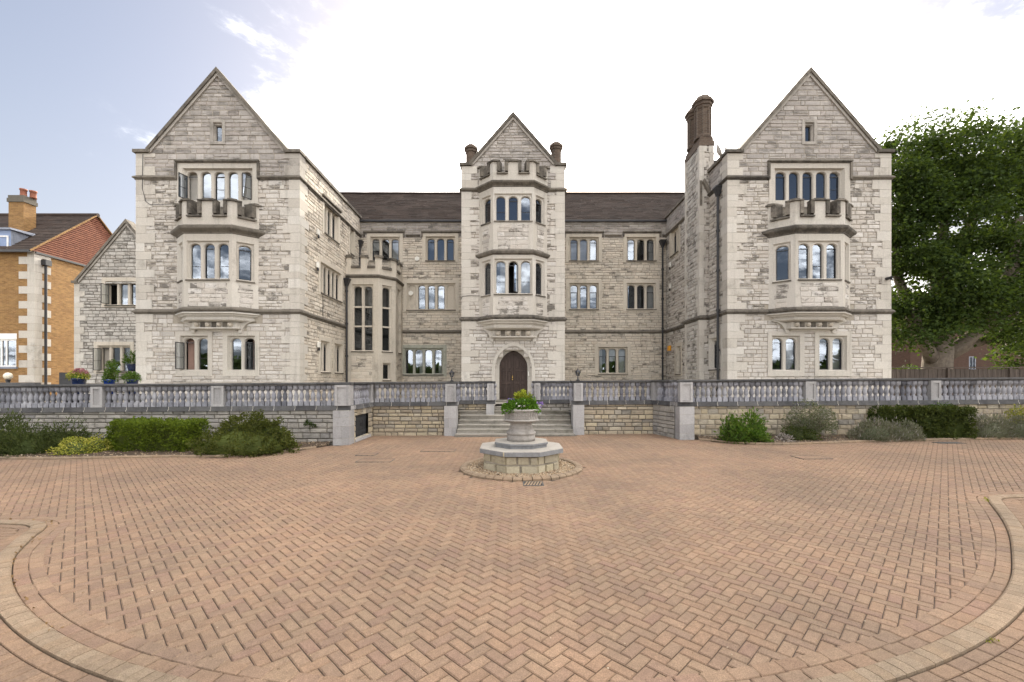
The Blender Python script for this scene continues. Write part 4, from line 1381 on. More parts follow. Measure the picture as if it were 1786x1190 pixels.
def corbel(bay, vtop, vbot, base_half, nbr=4):
    # stepped mouldings dying back into the wall, with a row of carved bosses
    H = vtop-vbot
    mb = MB()
    lv = [(vtop, 0.05), (vtop-0.05, 0.06), (vtop-0.09, -0.02), (vtop-0.20*H, -0.05), (vtop-0.22*H, -0.13), (vtop-0.30*H, -0.15), (vtop-0.36*H, -0.10), (vtop-0.44*H, -0.12), (vtop-0.52*H, -0.27)]
    bay.loft(mb, lv)
    part(mb, "corbel_moulding", "ashlar")
    b2 = Bay(bay.xc, bay.Yw, base_half+0.14, base_half-0.02, 0.28)
    mb = MB()
    y = bay.Yw
    # carved band
    v1_, v0_ = vtop-0.52*H, vtop-0.86*H
    b2.loft(mb, [(v0_, -0.03), (v1_, -0.03)])
    b2.loft(mb, [(v0_-0.05, 0.01), (v0_-0.05, 0.03), (v0_, 0.03), (v0_+0.012, -0.03)])
    b2.loft(mb, [(vbot-0.06, -0.22), (vbot, -0.20), (v0_-0.05, 0.01)], cap0=True)
    part(mb, "corbel_band", "ashlar")
    # underside joining the mouldings to the band
    mb = MB()
    up = bay.off(-0.27); dn = b2.off(-0.03)
    vs_ = [(x, yy, v1_) for x, yy in up]+[(x, yy, v1_-0.001) for x, yy in dn]
    mb.add(vs_, [(0,1,5,4),(1,2,6,5),(2,3,7,6)]); part(mb, "corbel_soffit", "weathered_trim")
    Wf = b2.W[1]; Lf = b2.L[1]
    for k in range(nbr):
        u = Lf*(k+0.5)/nbr
        mb = MB(); s = min(0.13, (v1_-v0_)*0.40); vm = (v0_+v1_)/2
        c = Wf(u, vm, 0.13)
        ringp = [Wf(u+s*math.cos(a)*(1.0 if j % 2 == 0 else 0.72), vm+s*math.sin(a)*(1.0 if j % 2 == 0 else 0.72), 0.07) for j, a in enumerate([math.pi/4+math.pi*j/6 for j in range(12)])]
        base = [Wf(u+s*math.cos(a)*1.15, vm+s*math.sin(a)*1.15, -0.05) for a in [math.pi/4+math.pi*j/6 for j in range(12)]]
        mb.add([c]+ringp+base, [(0, 1+j, 1+(j+1) % 12) for j in range(12)]+[(1+j, 13+j, 13+(j+1) % 12, 1+(j+1) % 12) for j in range(12)])
        part(mb, "carved_boss", "ashlar_warm")
        if k < nbr-1:
            mb = MB(); u2 = Lf*(k+1)/nbr; mb.wbox(Wf, u2-0.10, u2+0.10, v0_+0.015, v1_-0.015, -0.05, -0.012); part(mb, "corbel_dark_block", "weathered_trim")  # raised dark block between two bosses
    # sweeping brackets at both ends
    for s in (-1, 1):
        xs = bay.xc+s*(base_half+0.12)
        Wf2 = front(bay.Yw)
        pts = []
        for j in range(7):
            t = j/6; u = xs+s*(bay.b-base_half-0.22)*(1-math.cos(t*math.pi/2)); v = vbot-0.12+(vtop-0.45*H-(vbot-0.12))*math.sin(t*math.pi/2)
            pts.append((u, v))
        poly = pts+[(xs-s*0.15, pts[-1][1]), (xs-s*0.15, pts[0][1])]
        if area(poly) < 0: poly = poly[::-1]
        mb = MB(); extrude_uv(mb, Wf2, poly, -0.03, 0.10); part(mb, "corbel_bracket", "ashlar")

# ------------------------------------------------------------------ the two gabled wings
WINGY = 19.0
def wing(xc, side, seed, k2, b2, k1, b1, s1, g1, g1b, g2, g2b):
    half = 3.57
    x0, x1 = xc-half, xc+half
    W = front(WINGY)
    holes = []
    # third storey window over the bay
    w = window(W, xc, 9.95, 11.19, 5, k2, b2, sur=0.32, hood=0.72, holes=holes, margin=0.14, outer=(xc-1.77, xc+1.77, 9.6, 11.54), sill=False)
    # ground floor pairs
    for du, kk, bb in ((-1.03, g1, g1b), (1.03, g2, g2b)):
        window(W, xc+du, 2.5, 3.87, 2, kk, bb, sur=0.16, holes=holes, outer=(xc+du-0.80, xc+du+0.80, 2.22, 4.18), sill=False)
    # attic slit
    window(W, xc, 12.52, 13.2, 1, "x", lw=0.26, square=True, sur=0.13, margin=0.07, d=0.04, mat="ashlar_grey", holes=holes, sill=False, bars=False)
    bay = Bay(xc, WINGY, 1.79, 1.02, 0.63)
    holes.append(bay_window_band(bay, 6.36, 7.83, 6.18, 8.24, k1, b1, s1))
    bayh = (xc-1.70, xc+1.70, 4.2, 9.2)
    for i in range(3): bay_panel(bay, i, STR1-0.02, 6.18, seed+i)
    mb = MB(); bay.loft(mb, [(8.24, 0.0), (8.26, 0.03), (8.30, 0.035), (8.36, 0.10), (8.42, 0.17), (8.47, 0.19), (8.54, 0.19), (8.57, 0.12), (8.63, 0.02)]); part(mb, "bay_cornice", "weathered_trim")
    mb = MB(); bay.loft(mb, [(8.62, -0.3), (8.62, 0.02)]); part(mb, "bay_roof", "lead")
    battlement(bay, 8.60, 9.06, 9.74)
    corbel(bay, STR0+0.0, 4.22, 0.98)
    foot, vapex = 2.96, 15.38
    sl = (vapex-PAR)/foot
    top = lambda u: PAR if abs(u-xc) >= foot-1e-6 else PAR+sl*(foot-abs(u-xc))
    mb = MB(); backing(mb, W, x0, x1, 0.9, top, holes, [xc-foot, xc, xc+foot]); part(mb, "wall", "mortar")
    hv = [(-sl, 1, top(xc+foot)-0.0) for _ in ()]
    halves = [(sl, 1, PAR+sl*(xc+foot)), (-sl, 1, PAR+sl*(foot-xc)), (0, 1, 99)]
    sh = [(xc-0.83, xc-0.83+1.6-0.74, 0, 0)]
    st_holes = [h for h in holes]+[(xc-1.95, xc+1.95, 4.6, 5.3), (xc-1.72, xc+1.72, 5.0, 9.6), (xc-1.25, xc+1.25, 4.25, 5.0)]
    qw = 0.30
    course_wall(POOL, W, x0+qw, x1-qw, 1.0, STR0, "rubble_pale", st_holes, (), seed=seed)
    course_wall(POOL, W, x0+qw, x1-qw, STR1-0.02, UP0, "rubble_mid", st_holes, (), seed=seed+1)
    course_wall(POOL, W, x0+qw, x1-qw, UP1-0.02, PAR, "rubble_gable", st_holes, (), seed=seed+2, hs=(0.15, 0.24), ws=(0.30, 0.75))
    course_wall(POOL, W, xc-foot, xc+foot, PAR, vapex, "rubble_gable", st_holes, halves, seed=seed+3, hs=(0.15, 0.24), ws=(0.30, 0.75))
    gable_coping(W, xc, foot, PAR, vapex, half)
    # upper string, broken by the window label
    for a, b in ((x0, xc-1.80), (xc+1.80, x1)):
        e0 = [(x0, 24.5)] if a == x0 and side < 0 else []
        e1 = []
        p = [(a, WINGY), (b, WINGY)]
        if a == x0: p = [(x0, 21.0 if side > 0 else 24.5)]+p
        if b == x1: p = p+[(x1, 26.55 if side < 0 else 24.5)]
        if a == x0 and side > 0: p[0] = (x0, 20.75)
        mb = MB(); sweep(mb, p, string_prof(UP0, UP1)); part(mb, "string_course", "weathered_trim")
    return bay, x0, x1

XL = X(380, 19); XLc = (X(237, 19)+X(523, 19))/2
XRc = (X(1270, 19)+X(1553, 19))/2
HALF = 3.57
bayL, LX0, LX1 = wing(XLc, -1, 31, "oxtxO", "sssss", "gcg", "   ", ("g", "c"), "og", "p ", "gO", " p")
bayR, RX0, RX1 = wing(XRc, 1, 51, "cxcxt", "    c", "cgc", "   ", ("c", "g"), "ct", " c", "ct", " c")

# ---- side walls of the wings
WLi = Wall(LX1, WINGY, 0, 1)                # left wing, faces the court
WRi = Wall(RX0, 26.6, 0, -1)                # right wing, faces the court
MAINY = 26.6
SL = MAINY-WINGY
hl = []
yl = lambda Y: Y-WINGY
window(WLi, yl(22.35), 9.42, 10.75, 3, "cgc", "   ", holes=hl, mat="ashlar_warm", hood=0.01, lw=0.40)
window(WLi, yl(25.2), 9.42, 10.75, 1, "g", holes=hl, mat="ashlar_warm")
window(WLi, yl(22.35), 6.36, 7.7, 5, "cgcgc", " cc  ", holes=hl, mat="ashlar_warm", lw=0.36, mw=0.15)
window(WLi, yl(21.6), 2.5, 3.87, 2, "cc", "  ", holes=hl, mat="ashlar_warm", lw=0.36, mw=0.16)
window(WLi, yl(23.25), 2.5, 3.87, 2, "cc", "  ", holes=hl, mat="ashlar_warm", lw=0.36, mw=0.16)
mb = MB(); backing(mb, WLi, 0, SL, 0.9, PAR, hl); part(mb, "wall", "mortar")
course_wall(POOL, WLi, 0.3, SL, 1.0, STR0, "rubble_warm", hl, seed=71, hs=(0.12, 0.20))
course_wall(POOL, WLi, 0.3, SL, STR1-0.02, UP0, "rubble_warm", hl, seed=72, hs=(0.12, 0.20))
course_wall(POOL, WLi, 0.3, SL, UP1-0.02, PAR, "rubble_warm", hl, seed=73)
hr = []
yr = lambda Y: MAINY-Y
window(WRi, yr(25.15), 9.42, 10.7, 2, "cc", "  ", holes=hr, mat="ashlar_warm")
window(WRi, yr(24.6), 2.46, 3.85, 1, "c", " ", holes=hr, mat="ashlar_warm", lw=0.5)
window(WRi, yr(20.15), 2.6, 3.9, 2, "cc", "  ", holes=hr, mat="ashlar", lw=0.36, mw=0.16)
mb = MB(); backing(mb, WRi, 0, SL, 0.9, PAR, hr); part(mb, "wall", "mortar")
CH0, CH1, CHX = 20.8, 22.55, 9.0           # chimney breast
hr2 = hr+[(yr(CH1)-0.02, yr(CH0)+0.02, 0, 20)]
course_wall(POOL, WRi, 0, SL-0.3, 1.0, STR0, "rubble_mid", hr2, seed=74, hs=(0.12, 0.20))
course_wall(POOL, WRi, 0, SL-0.3, STR1-0.02, UP0, "rubble_mid", hr2, seed=75, hs=(0.12, 0.20))
course_wall(POOL, WRi, 0, SL-0.3, UP1-0.02, PAR, "rubble_gable", hr2, seed=76)
# outer sides and backs, so the wings are solid
for x_, s_ in ((LX0, -1), (RX1, 1)):
    Wo = Wall(x_, 34, 0, -1) if s_ < 0 else Wall(x_, WINGY, 0, 1)
    mb = MB(); backing(mb, Wo, 0, 15, 0.9, PAR); part(mb, "wall", "rubble_grey")
for x0, x1 in ((LX0, LX1), (RX0, RX1)):
    mb = MB(); xc_ = (x0+x1)/2
    mb.poly([(x1, 34, 0.9), (x0, 34, 0.9), (x0, 34, PAR), (xc_, 34, 15.2), (x1, 34, PAR)], 0.5); part(mb, "wall", "rubble_grey")
    mb = MB()
    for s_ in (-1, 1):
        xe = x0+0.35 if s_ < 0 else x1-0.35
        q = [(xe, WINGY+0.3, PAR-0.15), (xe, 34.2, PAR-0.15), (xc_, 34.2, 15.45), (xc_, WINGY+0.3, 15.45)]
        mb.poly(q if s_ < 0 else q[::-1], 0.5)
    part(mb, "roof", "roof_tile")
    for xe in (x0, x1):
        mb = MB(); mb.box(xe-(0.0 if xe == x0 else 0.35), xe+(0.35 if xe == x0 else 0.0), WINGY+0.43, 34, PAR-1.0, PAR-0.005, 0.5); part(mb, "parapet", "rubble_gable")
        mb = MB(); mb.box(xe-0.10, xe+0.10, WINGY+0.43, 34 if xe in (LX0, RX1) else MAINY-0.0, PAR, PAR+0.14, 0.5)
        part(mb, "parapet_coping", "weathered_trim")
# quoins
quoins(front(WINGY), LX1, -1, 1.0, STR0, WLi, 0, 1, seed=1); quoins(front(WINGY), LX1, -1, STR1, UP0, WLi, 0, 1, seed=2); quoins(front(WINGY), LX1, -1, UP1, PAR, WLi, 0, 1, seed=3, mat="ashlar_grey", ws=(0.42, 0.5, 0.62, 0.7))
quoins(front(WINGY), LX0, 1, 1.0, STR0, seed=4); quoins(front(WINGY), LX0, 1, STR1, UP0, seed=5); quoins(front(WINGY), LX0, 1, UP1, PAR, seed=6)
quoins(front(WINGY), RX0, 1, 1.0, STR0, WRi, SL, -1, seed=7); quoins(front(WINGY), RX0, 1, STR1, UP0, WRi, SL, -1, seed=8); quoins(front(WINGY), RX0, 1, UP1, PAR, WRi, SL, -1, seed=9, ws=(0.42, 0.5, 0.62, 0.7))
quoins(front(WINGY), RX1, -1, 1.0, STR0, seed=10); quoins(front(WINGY), RX1, -1, STR1, UP0, seed=11); quoins(front(WINGY), RX1, -1, UP1, PAR, seed=12)
# lower strings of the wings
mb = MB(); sweep(mb, [(LX0, 25.5), (LX0, WINGY)]+bayL.pts+[(LX1, WINGY), (LX1, MAINY-2.3)], string_prof(STR0, STR1)); part(mb, "string_course", "weathered_trim")
mb = MB(); sweep(mb, [(RX0, MAINY), (RX0, CH1), (CHX, CH1), (CHX, CH0), (RX0, CH0), (RX0, WINGY)]+bayR.pts+[(RX1, WINGY), (RX1, 25.5)], string_prof(STR0, STR1)); part(mb, "string_course", "weathered_trim")
mb = MB(); sweep(mb, [(RX0, MAINY), (RX0, CH1+0.02)], string_prof(UP0, UP1)); part(mb, "string_course", "weathered_trim")
# small pale blocks let into the rubble of the wings
for xc_ in (XLc, XRc):
    for (px, py) in ((262, 327), (291, 326), (462, 326), (492, 327), (261, 432), (292, 432), (466, 433), (495, 433), (263, 573), (289, 567), (466, 571), (495, 572)):
        u = xc_+(px-380)*19/FPX; v = Z(py, 19)
        mb = MB(); mb.wbox(front(WINGY), u-0.085, u+0.085, v-0.08, v+0.08, -0.01, 0.034); mb.build("putlog_block", "ashlar", mansion, centre=True)

# ------------------------------------------------------------------ chimney breast on the right wing
Wcs = Wall(CHX, CH1, 0, -1); Wcf = Wall(CHX, CH0, 1, 0)
CT = 13.27
mb = MB(); mb.box(CHX+0.02, RX0+0.25, CH0+0.02, CH1-0.02, 0.9, CT-0.02, 0.5); br = part(mb, "chimney_breast", "mortar")
lc = CH1-CH0
for a, b in ((1.0, STR0), (STR1, CT)):
    course_wall(POOL, Wcs, 0.2, lc-0.2, a, b, "rubble_dull", seed=int(80+a), hs=(0.16, 0.24), ws=(0.25, 0.5))
    course_wall(POOL, Wcf, 0.2, 0.66, a, b, "rubble_mid", seed=int(85+a), hs=(0.16, 0.24), ws=(0.2, 0.4))
    quoins(Wcf, 0, 1, a, b, Wcs, lc, -1, seed=int(20+a), ws=(0.16, 0.22, 0.28, 0.36))
    quoins(Wcs, 0, 1, a, b, seed=int(25+a), ws=(0.16, 0.22, 0.28, 0.36))
quoins(Wcf, 0.66, -1, PAR+0.2, CT, seed=29, ws=(0.12, 0.18, 0.22, 0.26))
# sloping weathering beside the breast
mb = MB(); mb.wbox(Wcf, -0.02, 0.10, 10.4, 11.6, -0.02, 0.05); extrude_uv(mb, Wcf, [(0.08, 11.5), (0.42, 10.85), (0.50, 10.95), (0.16, 11.65)], 0, 0.20); part(mb, "weathering", "weathered_trim")
mb = MB(); mb.wbox(Wall(RX0, CH0, 0, -1), 0, 0.5, 0, 0.01, 0, 0.001)
# brick shafts on top, with a moulded base and an oversailing cap
stk = MB()
cxm, y0_, y1_ = (CHX+0.33), CH0, CH1
def slab(z0, z1, e): stk.box(CHX-e, CHX+0.66+e, CH0-e, CH1+e, z0, z1)
slab(CT, CT+0.24, 0.03); slab(CT+0.24, CT+0.40, -0.01); slab(CT+0.40, CT+0.50, -0.05)
st = part(stk, "chimney_stack", "chimney_brick")
for k in range(2):
    yc = CH0+0.42+k*0.88
    mb = MB(); r_ = 0.37
    mb.lathe(CHX+0.33, yc, [(r_+0.05, CT+0.50), (r_+0.05, CT+0.60), (r_-0.02, CT+0.68), (r_-0.02, CT+1.9), (r_+0.03, CT+1.95), (r_+0.03, CT+2.05), (r_+0.08, CT+2.08), (r_+0.08, CT+2.2), (r_+0.14, CT+2.22), (r_+0.14, CT+2.34), (r_+0.04, CT+2.42), (r_-0.05, CT+2.56), (r_-0.12, CT+2.56)], 8, math.pi/8)
    # ribs that give the shafts their fluted look
    for j in range(8):
        a = math.pi/8+j*math.pi/4
        mb.lathe(CHX+0.33+(r_-0.02)*math.cos(a), yc+(r_-0.02)*math.sin(a), [(0.045, CT+0.62), (0.045, CT+1.94)], 5)
    mb.build("chimney_shaft", "chimney_brick", st)

# ------------------------------------------------------------------ entrance tower
TX0, TX1, TY = -2.476, 2.589, 21.3
TC = (TX0+TX1)/2
WT = front(TY)
ht = []
bayT = Bay(TC, TY, 1.67, 0.95, 0.70)
ht.append(bay_window_band(bayT, 6.19, 7.70, 6.02, 8.00, "g g".replace(" ", "O"), "c c", ("c", "c"), side_lw=0.44))
ht.append(bay_window_band(bayT, 9.66, 10.79, 9.48, 11.22, "gcg", "   ", ("c", "c"), side_lw=0.44))
for i in range(3): bay_panel(bayT, i, STR1-0.02, 6.02, 91+i); bay_panel(bayT, i, 8.24, 9.48, 95+i)
mb = MB(); bayT.loft(mb, [(8.00, 0.0), (8.01, 0.03), (8.06, 0.10), (8.14, 0.13), (8.19, 0.12), (8.26, 0.0)]); part(mb, "bay_cornice", "weathered_trim")
mb = MB(); bayT.loft(mb, [(11.22, 0.0), (11.24, 0.03), (11.28, 0.04), (11.34, 0.11), (11.40, 0.17), (11.47, 0.17), (11.50, 0.10), (11.55, 0.02)]); part(mb, "bay_cornice", "weathered_trim")
mb = MB(); bayT.loft(mb, [(11.54, -0.3), (11.54, 0.02)]); part(mb, "bay_roof", "lead")
battlement(bayT, 11.53, 11.93, 12.52)
corbel(bayT, STR0, 4.05, 1.0)
tfoot, tapex, tpar, tup0, tup1 = 2.02, 14.86, 12.54, 11.28, 11.48
tsl = (tapex-tpar)/tfoot
DC, DHW, DSP, DAP = 0.07, 0.70, 2.66, 3.52
def parch(c, hw, sp, ap, n=9):
    # two-centred pointed arch from the right spring over the apex to the left spring
    out = []
    rr = ap-sp; R = (hw*hw+rr*rr)/(2*hw)
    cxr = c+hw-R
    a1 = math.atan2(rr, c-cxr)
    for i in range(n+1):
        a = a1*i/n; out.append((cxr+R*math.cos(a), sp+R*math.sin(a)))
    return out+[(2*c-u, v) for u, v in out[-2::-1]]
ht += [(DC-0.95, DC+0.95, 0.9, 2.75), (DC-0.80, DC+0.80, 0.9, 3.15), (DC-0.5, DC+0.5, 0.9, 3.5)]
ttop = lambda u: tpar if abs(u-TC) >= tfoot-1e-6 else tpar+tsl*(tfoot-abs(u-TC))
mb = MB(); backing(mb, WT, TX0, TX1, 0.9, ttop, ht, [TC-tfoot, TC, TC+tfoot]); part(mb, "wall", "mortar")
sth = ht+[(TC-1.62, TC+1.62, 5.0, 12.1), (TC-1.25, TC+1.25, 4.1, 5.0)]
course_wall(POOL, WT, TX0+0.3, TX1-0.3, 1.0, STR0, "rubble_pale", sth, seed=101, hs=(0.14, 0.2))
course_wall(POOL, WT, TX0+0.3, TX1-0.3, STR1-0.02, tup0, "rubble_mid", sth, seed=102)
course_wall(POOL, WT, TX0+0.3, TX1-0.3, tup1-0.02, tpar, "rubble_gable", sth, seed=103)
course_wall(POOL, WT, TC-tfoot, TC+tfoot, tpar, tapex, "rubble_gable", (), [(tsl, 1, tpar+tsl*(TC+tfoot)), (-tsl, 1, tpar+tsl*(tfoot-TC))], seed=104)
gable_coping(WT, TC, tfoot, tpar, tapex, TX1-TC)
for e, s_ in ((TX0, 1), (TX1, -1)):
    for j, (a, b) in enumerate(((1.0, STR0), (STR1, tup0), (tup1, tpar))):
        quoins(WT, e, s_, a, b, seed=40+j+(5 if s_ < 0 else 0), ws=(0.38, 0.5, 0.66, 0.86))
mb = MB(); sweep(mb, [(TX0, MAINY), (TX0, TY)]+bayT.pts+[(TX1, TY), (TX1, MAINY)], string_prof(STR0, STR1)); part(mb, "string_course", "weathered_trim")
mb = MB(); sweep(mb, [(TX0, MAINY), (TX0, TY)]+bayT.off(0.05)[:1]+[(TC-1.73, TY)], string_prof(tup0, tup1)); part(mb, "string_course", "weathered_trim")
mb = MB(); sweep(mb, [(TC+1.73, TY), (TX1, TY), (TX1, MAINY)], string_prof(tup0, tup1)); part(mb, "string_course", "weathered_trim")
for x_, f_ in ((TX0, 1), (TX1, -1)):
    mb = MB(); q = [(x_, TY, 0.9), (x_, 29.5, 0.9), (x_, 29.5, tpar), (x_, TY, tpar)]; mb.poly(q if f_ < 0 else q[::-1], 0.5); part(mb, "wall", "rubble_grey")
    mb = MB(); q = [(x_, TY+0.4, tpar-0.1), (x_, 29.5, tpar-0.1), (TC, 29.5, tapex-0.1), (TC, TY+0.4, tapex-0.1)]; mb.poly(q if f_ > 0 else q[::-1], 0.5); part(mb, "roof", "roof_tile")
# brick stacks either side of the tower gable
for px, pt in ((821.5, 254), (970, 250)):
    Yc = 23.2; x_ = X(px, Yc); zt = Z(pt, Yc)
    mb = MB(); mb.box(x_-0.36, x_+0.36, Yc-0.36, Yc+0.36, 11.0, 12.75)
    cst = part(mb, "chimney_stack", "chimney_brick")
    mb = MB(); mb.lathe(x_, Yc, [(0.33, 12.75), (0.28, 12.85), (0.28, zt-0.45), (0.33, zt-0.40), (0.33, zt-0.30), (0.38, zt-0.27), (0.38, zt-0.17), (0.25, zt-0.05), (0.20, zt), (0.1, zt)], 8, math.pi/8)
    mb.build("chimney_shaft", "chimney_brick", cst)
# ---- doorway
mb = MB()
t_ = 0.4
O = [(DC+1.06, 1.0)]+parch(DC, 1.06, DSP-0.1, 3.93, 10)+[(DC-1.06, 1.0)]
M1 = [(DC+0.90, 1.0)]+parch(DC, 0.90, DSP, 3.74, 10)+[(DC-0.90, 1.0)]
M2 = [(DC+0.84, 1.0)]+parch(DC, 0.84, DSP, 3.66, 10)+[(DC-0.84, 1.0)]
M3 = [(DC+0.74, 1.0)]+parch(DC, 0.74, DSP, 3.55, 10)+[(DC-0.74, 1.0)]
I = [(DC+DHW, 1.0)]+parch(DC, DHW, DSP, DAP, 10)+[(DC-DHW, 1.0)]
lay = [(O, -0.03), (O, 0.05), (M1, 0.05), (M1, -0.06), (M2, -0.09), (M2, -0.16), (M3, -0.22), (I, -0.26), (I, -0.40)]
for (A, na), (B, nb) in zip(lay, lay[1:]):
    for k in range(len(A)-1):
        mb.poly([WT(*A[k], na), WT(*A[k+1], na), WT(*B[k+1], nb), WT(*B[k], nb)], t_)
door_s = part(mb, "door_arch", "ashlar")
mb = MB()
for s_ in (-1, 1):
    a, b = sorted((DC+s_*0.83, DC+s_*1.10)); mb.wbox(WT, a, b, 1.0, 1.42, 0.05, 0.085); mb.wbox(WT, a+0.01, b-0.01, 1.42, 1.455, 0.05, 0.072)
mb.build("door_plinth", "ashlar", door_s)
mb = MB(); mb.wbox(WT, DC-1.2, DC+1.2, 0.9, 3.7, -1.2, -0.9); mb.build("hall", "void", door_s)
for s_ in (-1, 1):
    # one leaf of the double door: stiles, rails and sunk panels
    leaf = MB()
    half_arch = [p for p in parch(DC, DHW-0.005, DSP, DAP-0.005, 12) if s_*(p[0]-DC) >= -1e-6]
    poly = [(DC+s_*0.006, 1.03)]+([(DC+s_*(DHW-0.005), 1.03)])
    arcp = half_arch if s_ > 0 else half_arch[::-1]
    poly += [(u if abs(u-DC) > 0.006 else DC+s_*0.006, v) for u, v in arcp]
    if area(poly) < 0: poly = poly[::-1]
    extrude_uv(leaf, WT, poly, -0.44, -0.41, 0.3)
    def rail(u0, u1, v0, v1, n1=-0.355): leaf.wbox(WT, min(u0, u1), max(u0, u1), v0, v1, -0.411, n1)
    c0, c1, cm_ = DC+s_*0.008, DC+s_*(DHW-0.008), DC+s_*DHW*0.5
    rail(c0, c0+s_*0.09, 1.03, 3.30); rail(c1, c1-s_*0.09, 1.03, 2.75); rail(cm_-0.045, cm_+0.045, 1.14, 3.05)
    for v0, v1 in ((1.03, 1.15), (1.86, 1.98), (2.50, 2.60)): rail(c0+s_*0.09, c1-s_*0.09, v0, v1, -0.357)
    # moulding that follows the arch
    pr = [(u, v) for u, v in parch(DC, DHW-0.008, DSP, DAP-0.01, 12) if s_*(u-DC) >= -1e-6]
    pi2 = [(u, v) for u, v in parch(DC, DHW-0.10, DSP, DAP-0.16, 12) if s_*(u-DC) >= -1e-6]
    for (a, b), (c, e) in zip(zip(pr, pr[1:]), zip(pi2, pi2[1:])):
        q = [a, b, e, c]
        if area(q) < 0: q = q[::-1]
        if abs(area(q)) > 1e-5: extrude_uv(leaf, WT, q, -0.386, -0.354)
    for (ua, ub) in ((c0+s_*0.135, cm_-s_*0.09), (cm_+s_*0.09, c1-s_*0.135)):
        for v0, v1 in ((1.19, 1.82), (2.02, 2.46), (2.64, 2.95 if abs(ub-DC) > 0.4 else 3.1)):
            leaf.wbox(WT, min(ua, ub), max(ua, ub), v0, v1, -0.411, -0.37)
    lo = leaf.build("door", "door_oak", door_s)
    if s_ < 0:
        mb = MB(); mb.wbox(WT, DC-0.06, DC-0.03, 2.15, 2.27, -0.355, -0.335); mb.lathe(*[DC-0.045, TY+0.32], [(0.02, 2.05), (0.03, 2.07), (0.02, 2.1)], 8); mb.build("door_knob", "brass", door_s)
mb = MB(); mb.wbox(WT, DC+0.73, DC+0.78, 2.25, 2.5, -0.20, -0.13); part(mb, "entry_phone", "white_plastic")

# ------------------------------------------------------------------ main range
WM = front(MAINY)
hm = []
def mainwin(pxs, sill_py, top_py, kinds, backs, n=None, **kw):
    # pxs: first and last light centre in the photograph
    Yp = MAINY+0.2
    a, b = X(pxs[0], Yp), X(pxs[1], Yp)
    n = n or len(kinds)
    return window(WM, (a+b)/2, Z(sill_py, Yp), Z(top_py, Yp), n, kinds, backs, holes=hm, mat=kw.pop("mat", "ashlar_warm"), **kw)
mainwin((656, 690), 455, 418.5, "cxc", "h c")
mainwin((752, 786), 455, 418, "cxc", "   ")
mainwin((717.5, 788.5), 540, 499, "bcccb", "  h  ", n=5)
mainwin((714.5, 765), 652, 611, "xxxc", " chc", n=4, mat="green_frame", d=0.06, margin=0.12)
mainwin((1000, 1035), 455, 419, "cxc", "fff")
mainwin((1099.5, 1134), 455, 419, "cgt", "h c")
mainwin((1000, 1035), 539, 498.5, "hch", "h h")
mainwin((1099.5, 1134), 539, 498.5, "cch", "  c")
mainwin((1050.5, 1084.5), 650.6, 609.4, "hhh", "chc")  # pale curtains and half blind stand in for bright reflections in these panes
TURX = -6.7
mb = MB(); backing(mb, WM, LX1, TX0, 0.9, PAR-0.06, hm); backing(mb, WM, TX1, RX0, 0.9, PAR-0.06, hm); part(mb, "wall", "mortar")
for a, b, s_ in ((LX1, TX0, 120), (TX1, RX0, 130)):
    h2 = hm+([(LX1, TURX-0.1, 0.9, 8.3)] if s_ == 120 else [])
    course_wall(POOL, WM, a, b, 1.0, STR0, "rubble_warm", h2, seed=s_, hs=(0.12, 0.20))
    course_wall(POOL, WM, a, b, STR1-0.02, 10.8, "rubble_warm", h2, seed=s_+1, hs=(0.12, 0.20))
    course_wall(POOL, WM, a, b, 10.78, PAR-0.06, "rubble_gable", h2, seed=s_+2)
mb = MB(); sweep(mb, [(TURX, MAINY), (TX0, MAINY)], string_prof(STR0, STR1-0.04, 0.09)); part(mb, "string_course", "weathered_trim")
mb = MB(); sweep(mb, [(TX1, MAINY), (RX0, MAINY)], string_prof(STR0, STR1-0.04, 0.09)); part(mb, "string_course", "weathered_trim")
# upper string rises over each pair of windows
Ym = MAINY
def upper(segs):
    for (pa, pb, up) in segs:
        a, b = max(pa, LX1) if pa < 0 else pa, pb
        z = 11.05 if up else 10.84
        mb = MB(); sweep(mb, [(a, Ym), (b, Ym)], string_prof(z, z+0.17, 0.10)); part(mb, "string_course", "weathered_trim")
        if up:
            for e in (a, b-0.10):
                mb = MB(); mb.wbox(WM, e, e+0.10, 10.84, z, -0.02, 0.085); part(mb, "string_drop", "weathered_trim")
upper([(LX1, X(632, Ym), False), (X(634, Ym), X(706, Ym), True), (X(708, Ym), X(733, Ym), False), (X(735, Ym), TX0, True),
       (TX1, X(1053, Ym), True), (X(1055, Ym), X(1084, Ym), False), (X(1086, Ym), X(1153, Ym), True), (X(1155, Ym), RX0, False)])
# roof of the main range, laid in courses of tile
def tiled_slope(x0, x1, y0, z0, y1, z1, rows, name="roof"):
    mb = MB()
    for r in range(rows):
        t0, t1 = r/rows, (r+1)/rows
        ya, za, yb, zb = y0+(y1-y0)*t0, z0+(z1-z0)*t0, y0+(y1-y0)*t1, z0+(z1-z0)*t1
        L = math.hypot(yb-ya, zb-za); ny, nz = -(zb-za)/L*0.03, (yb-ya)/L*0.03
        x = x0
        while x < x1-0.01:
            xe = min(x1, x+rnd.choice((0.17, 0.34, 0.51, 0.85)))
            j = rnd.uniform(0.7, 1.3)
            mb.poly([(x, ya+ny*j, za+nz*j), (xe, ya+ny*j, za+nz*j), (xe, yb, zb), (x, yb, zb)])
            mb.poly([(x, ya, za), (xe, ya, za), (xe, ya+ny*j, za+nz*j), (x, ya+ny*j, za+nz*j)])
            x = xe
    return mb
RID_Y, RID_Z, EAV = 29.4, 14.7, PAR-0.08
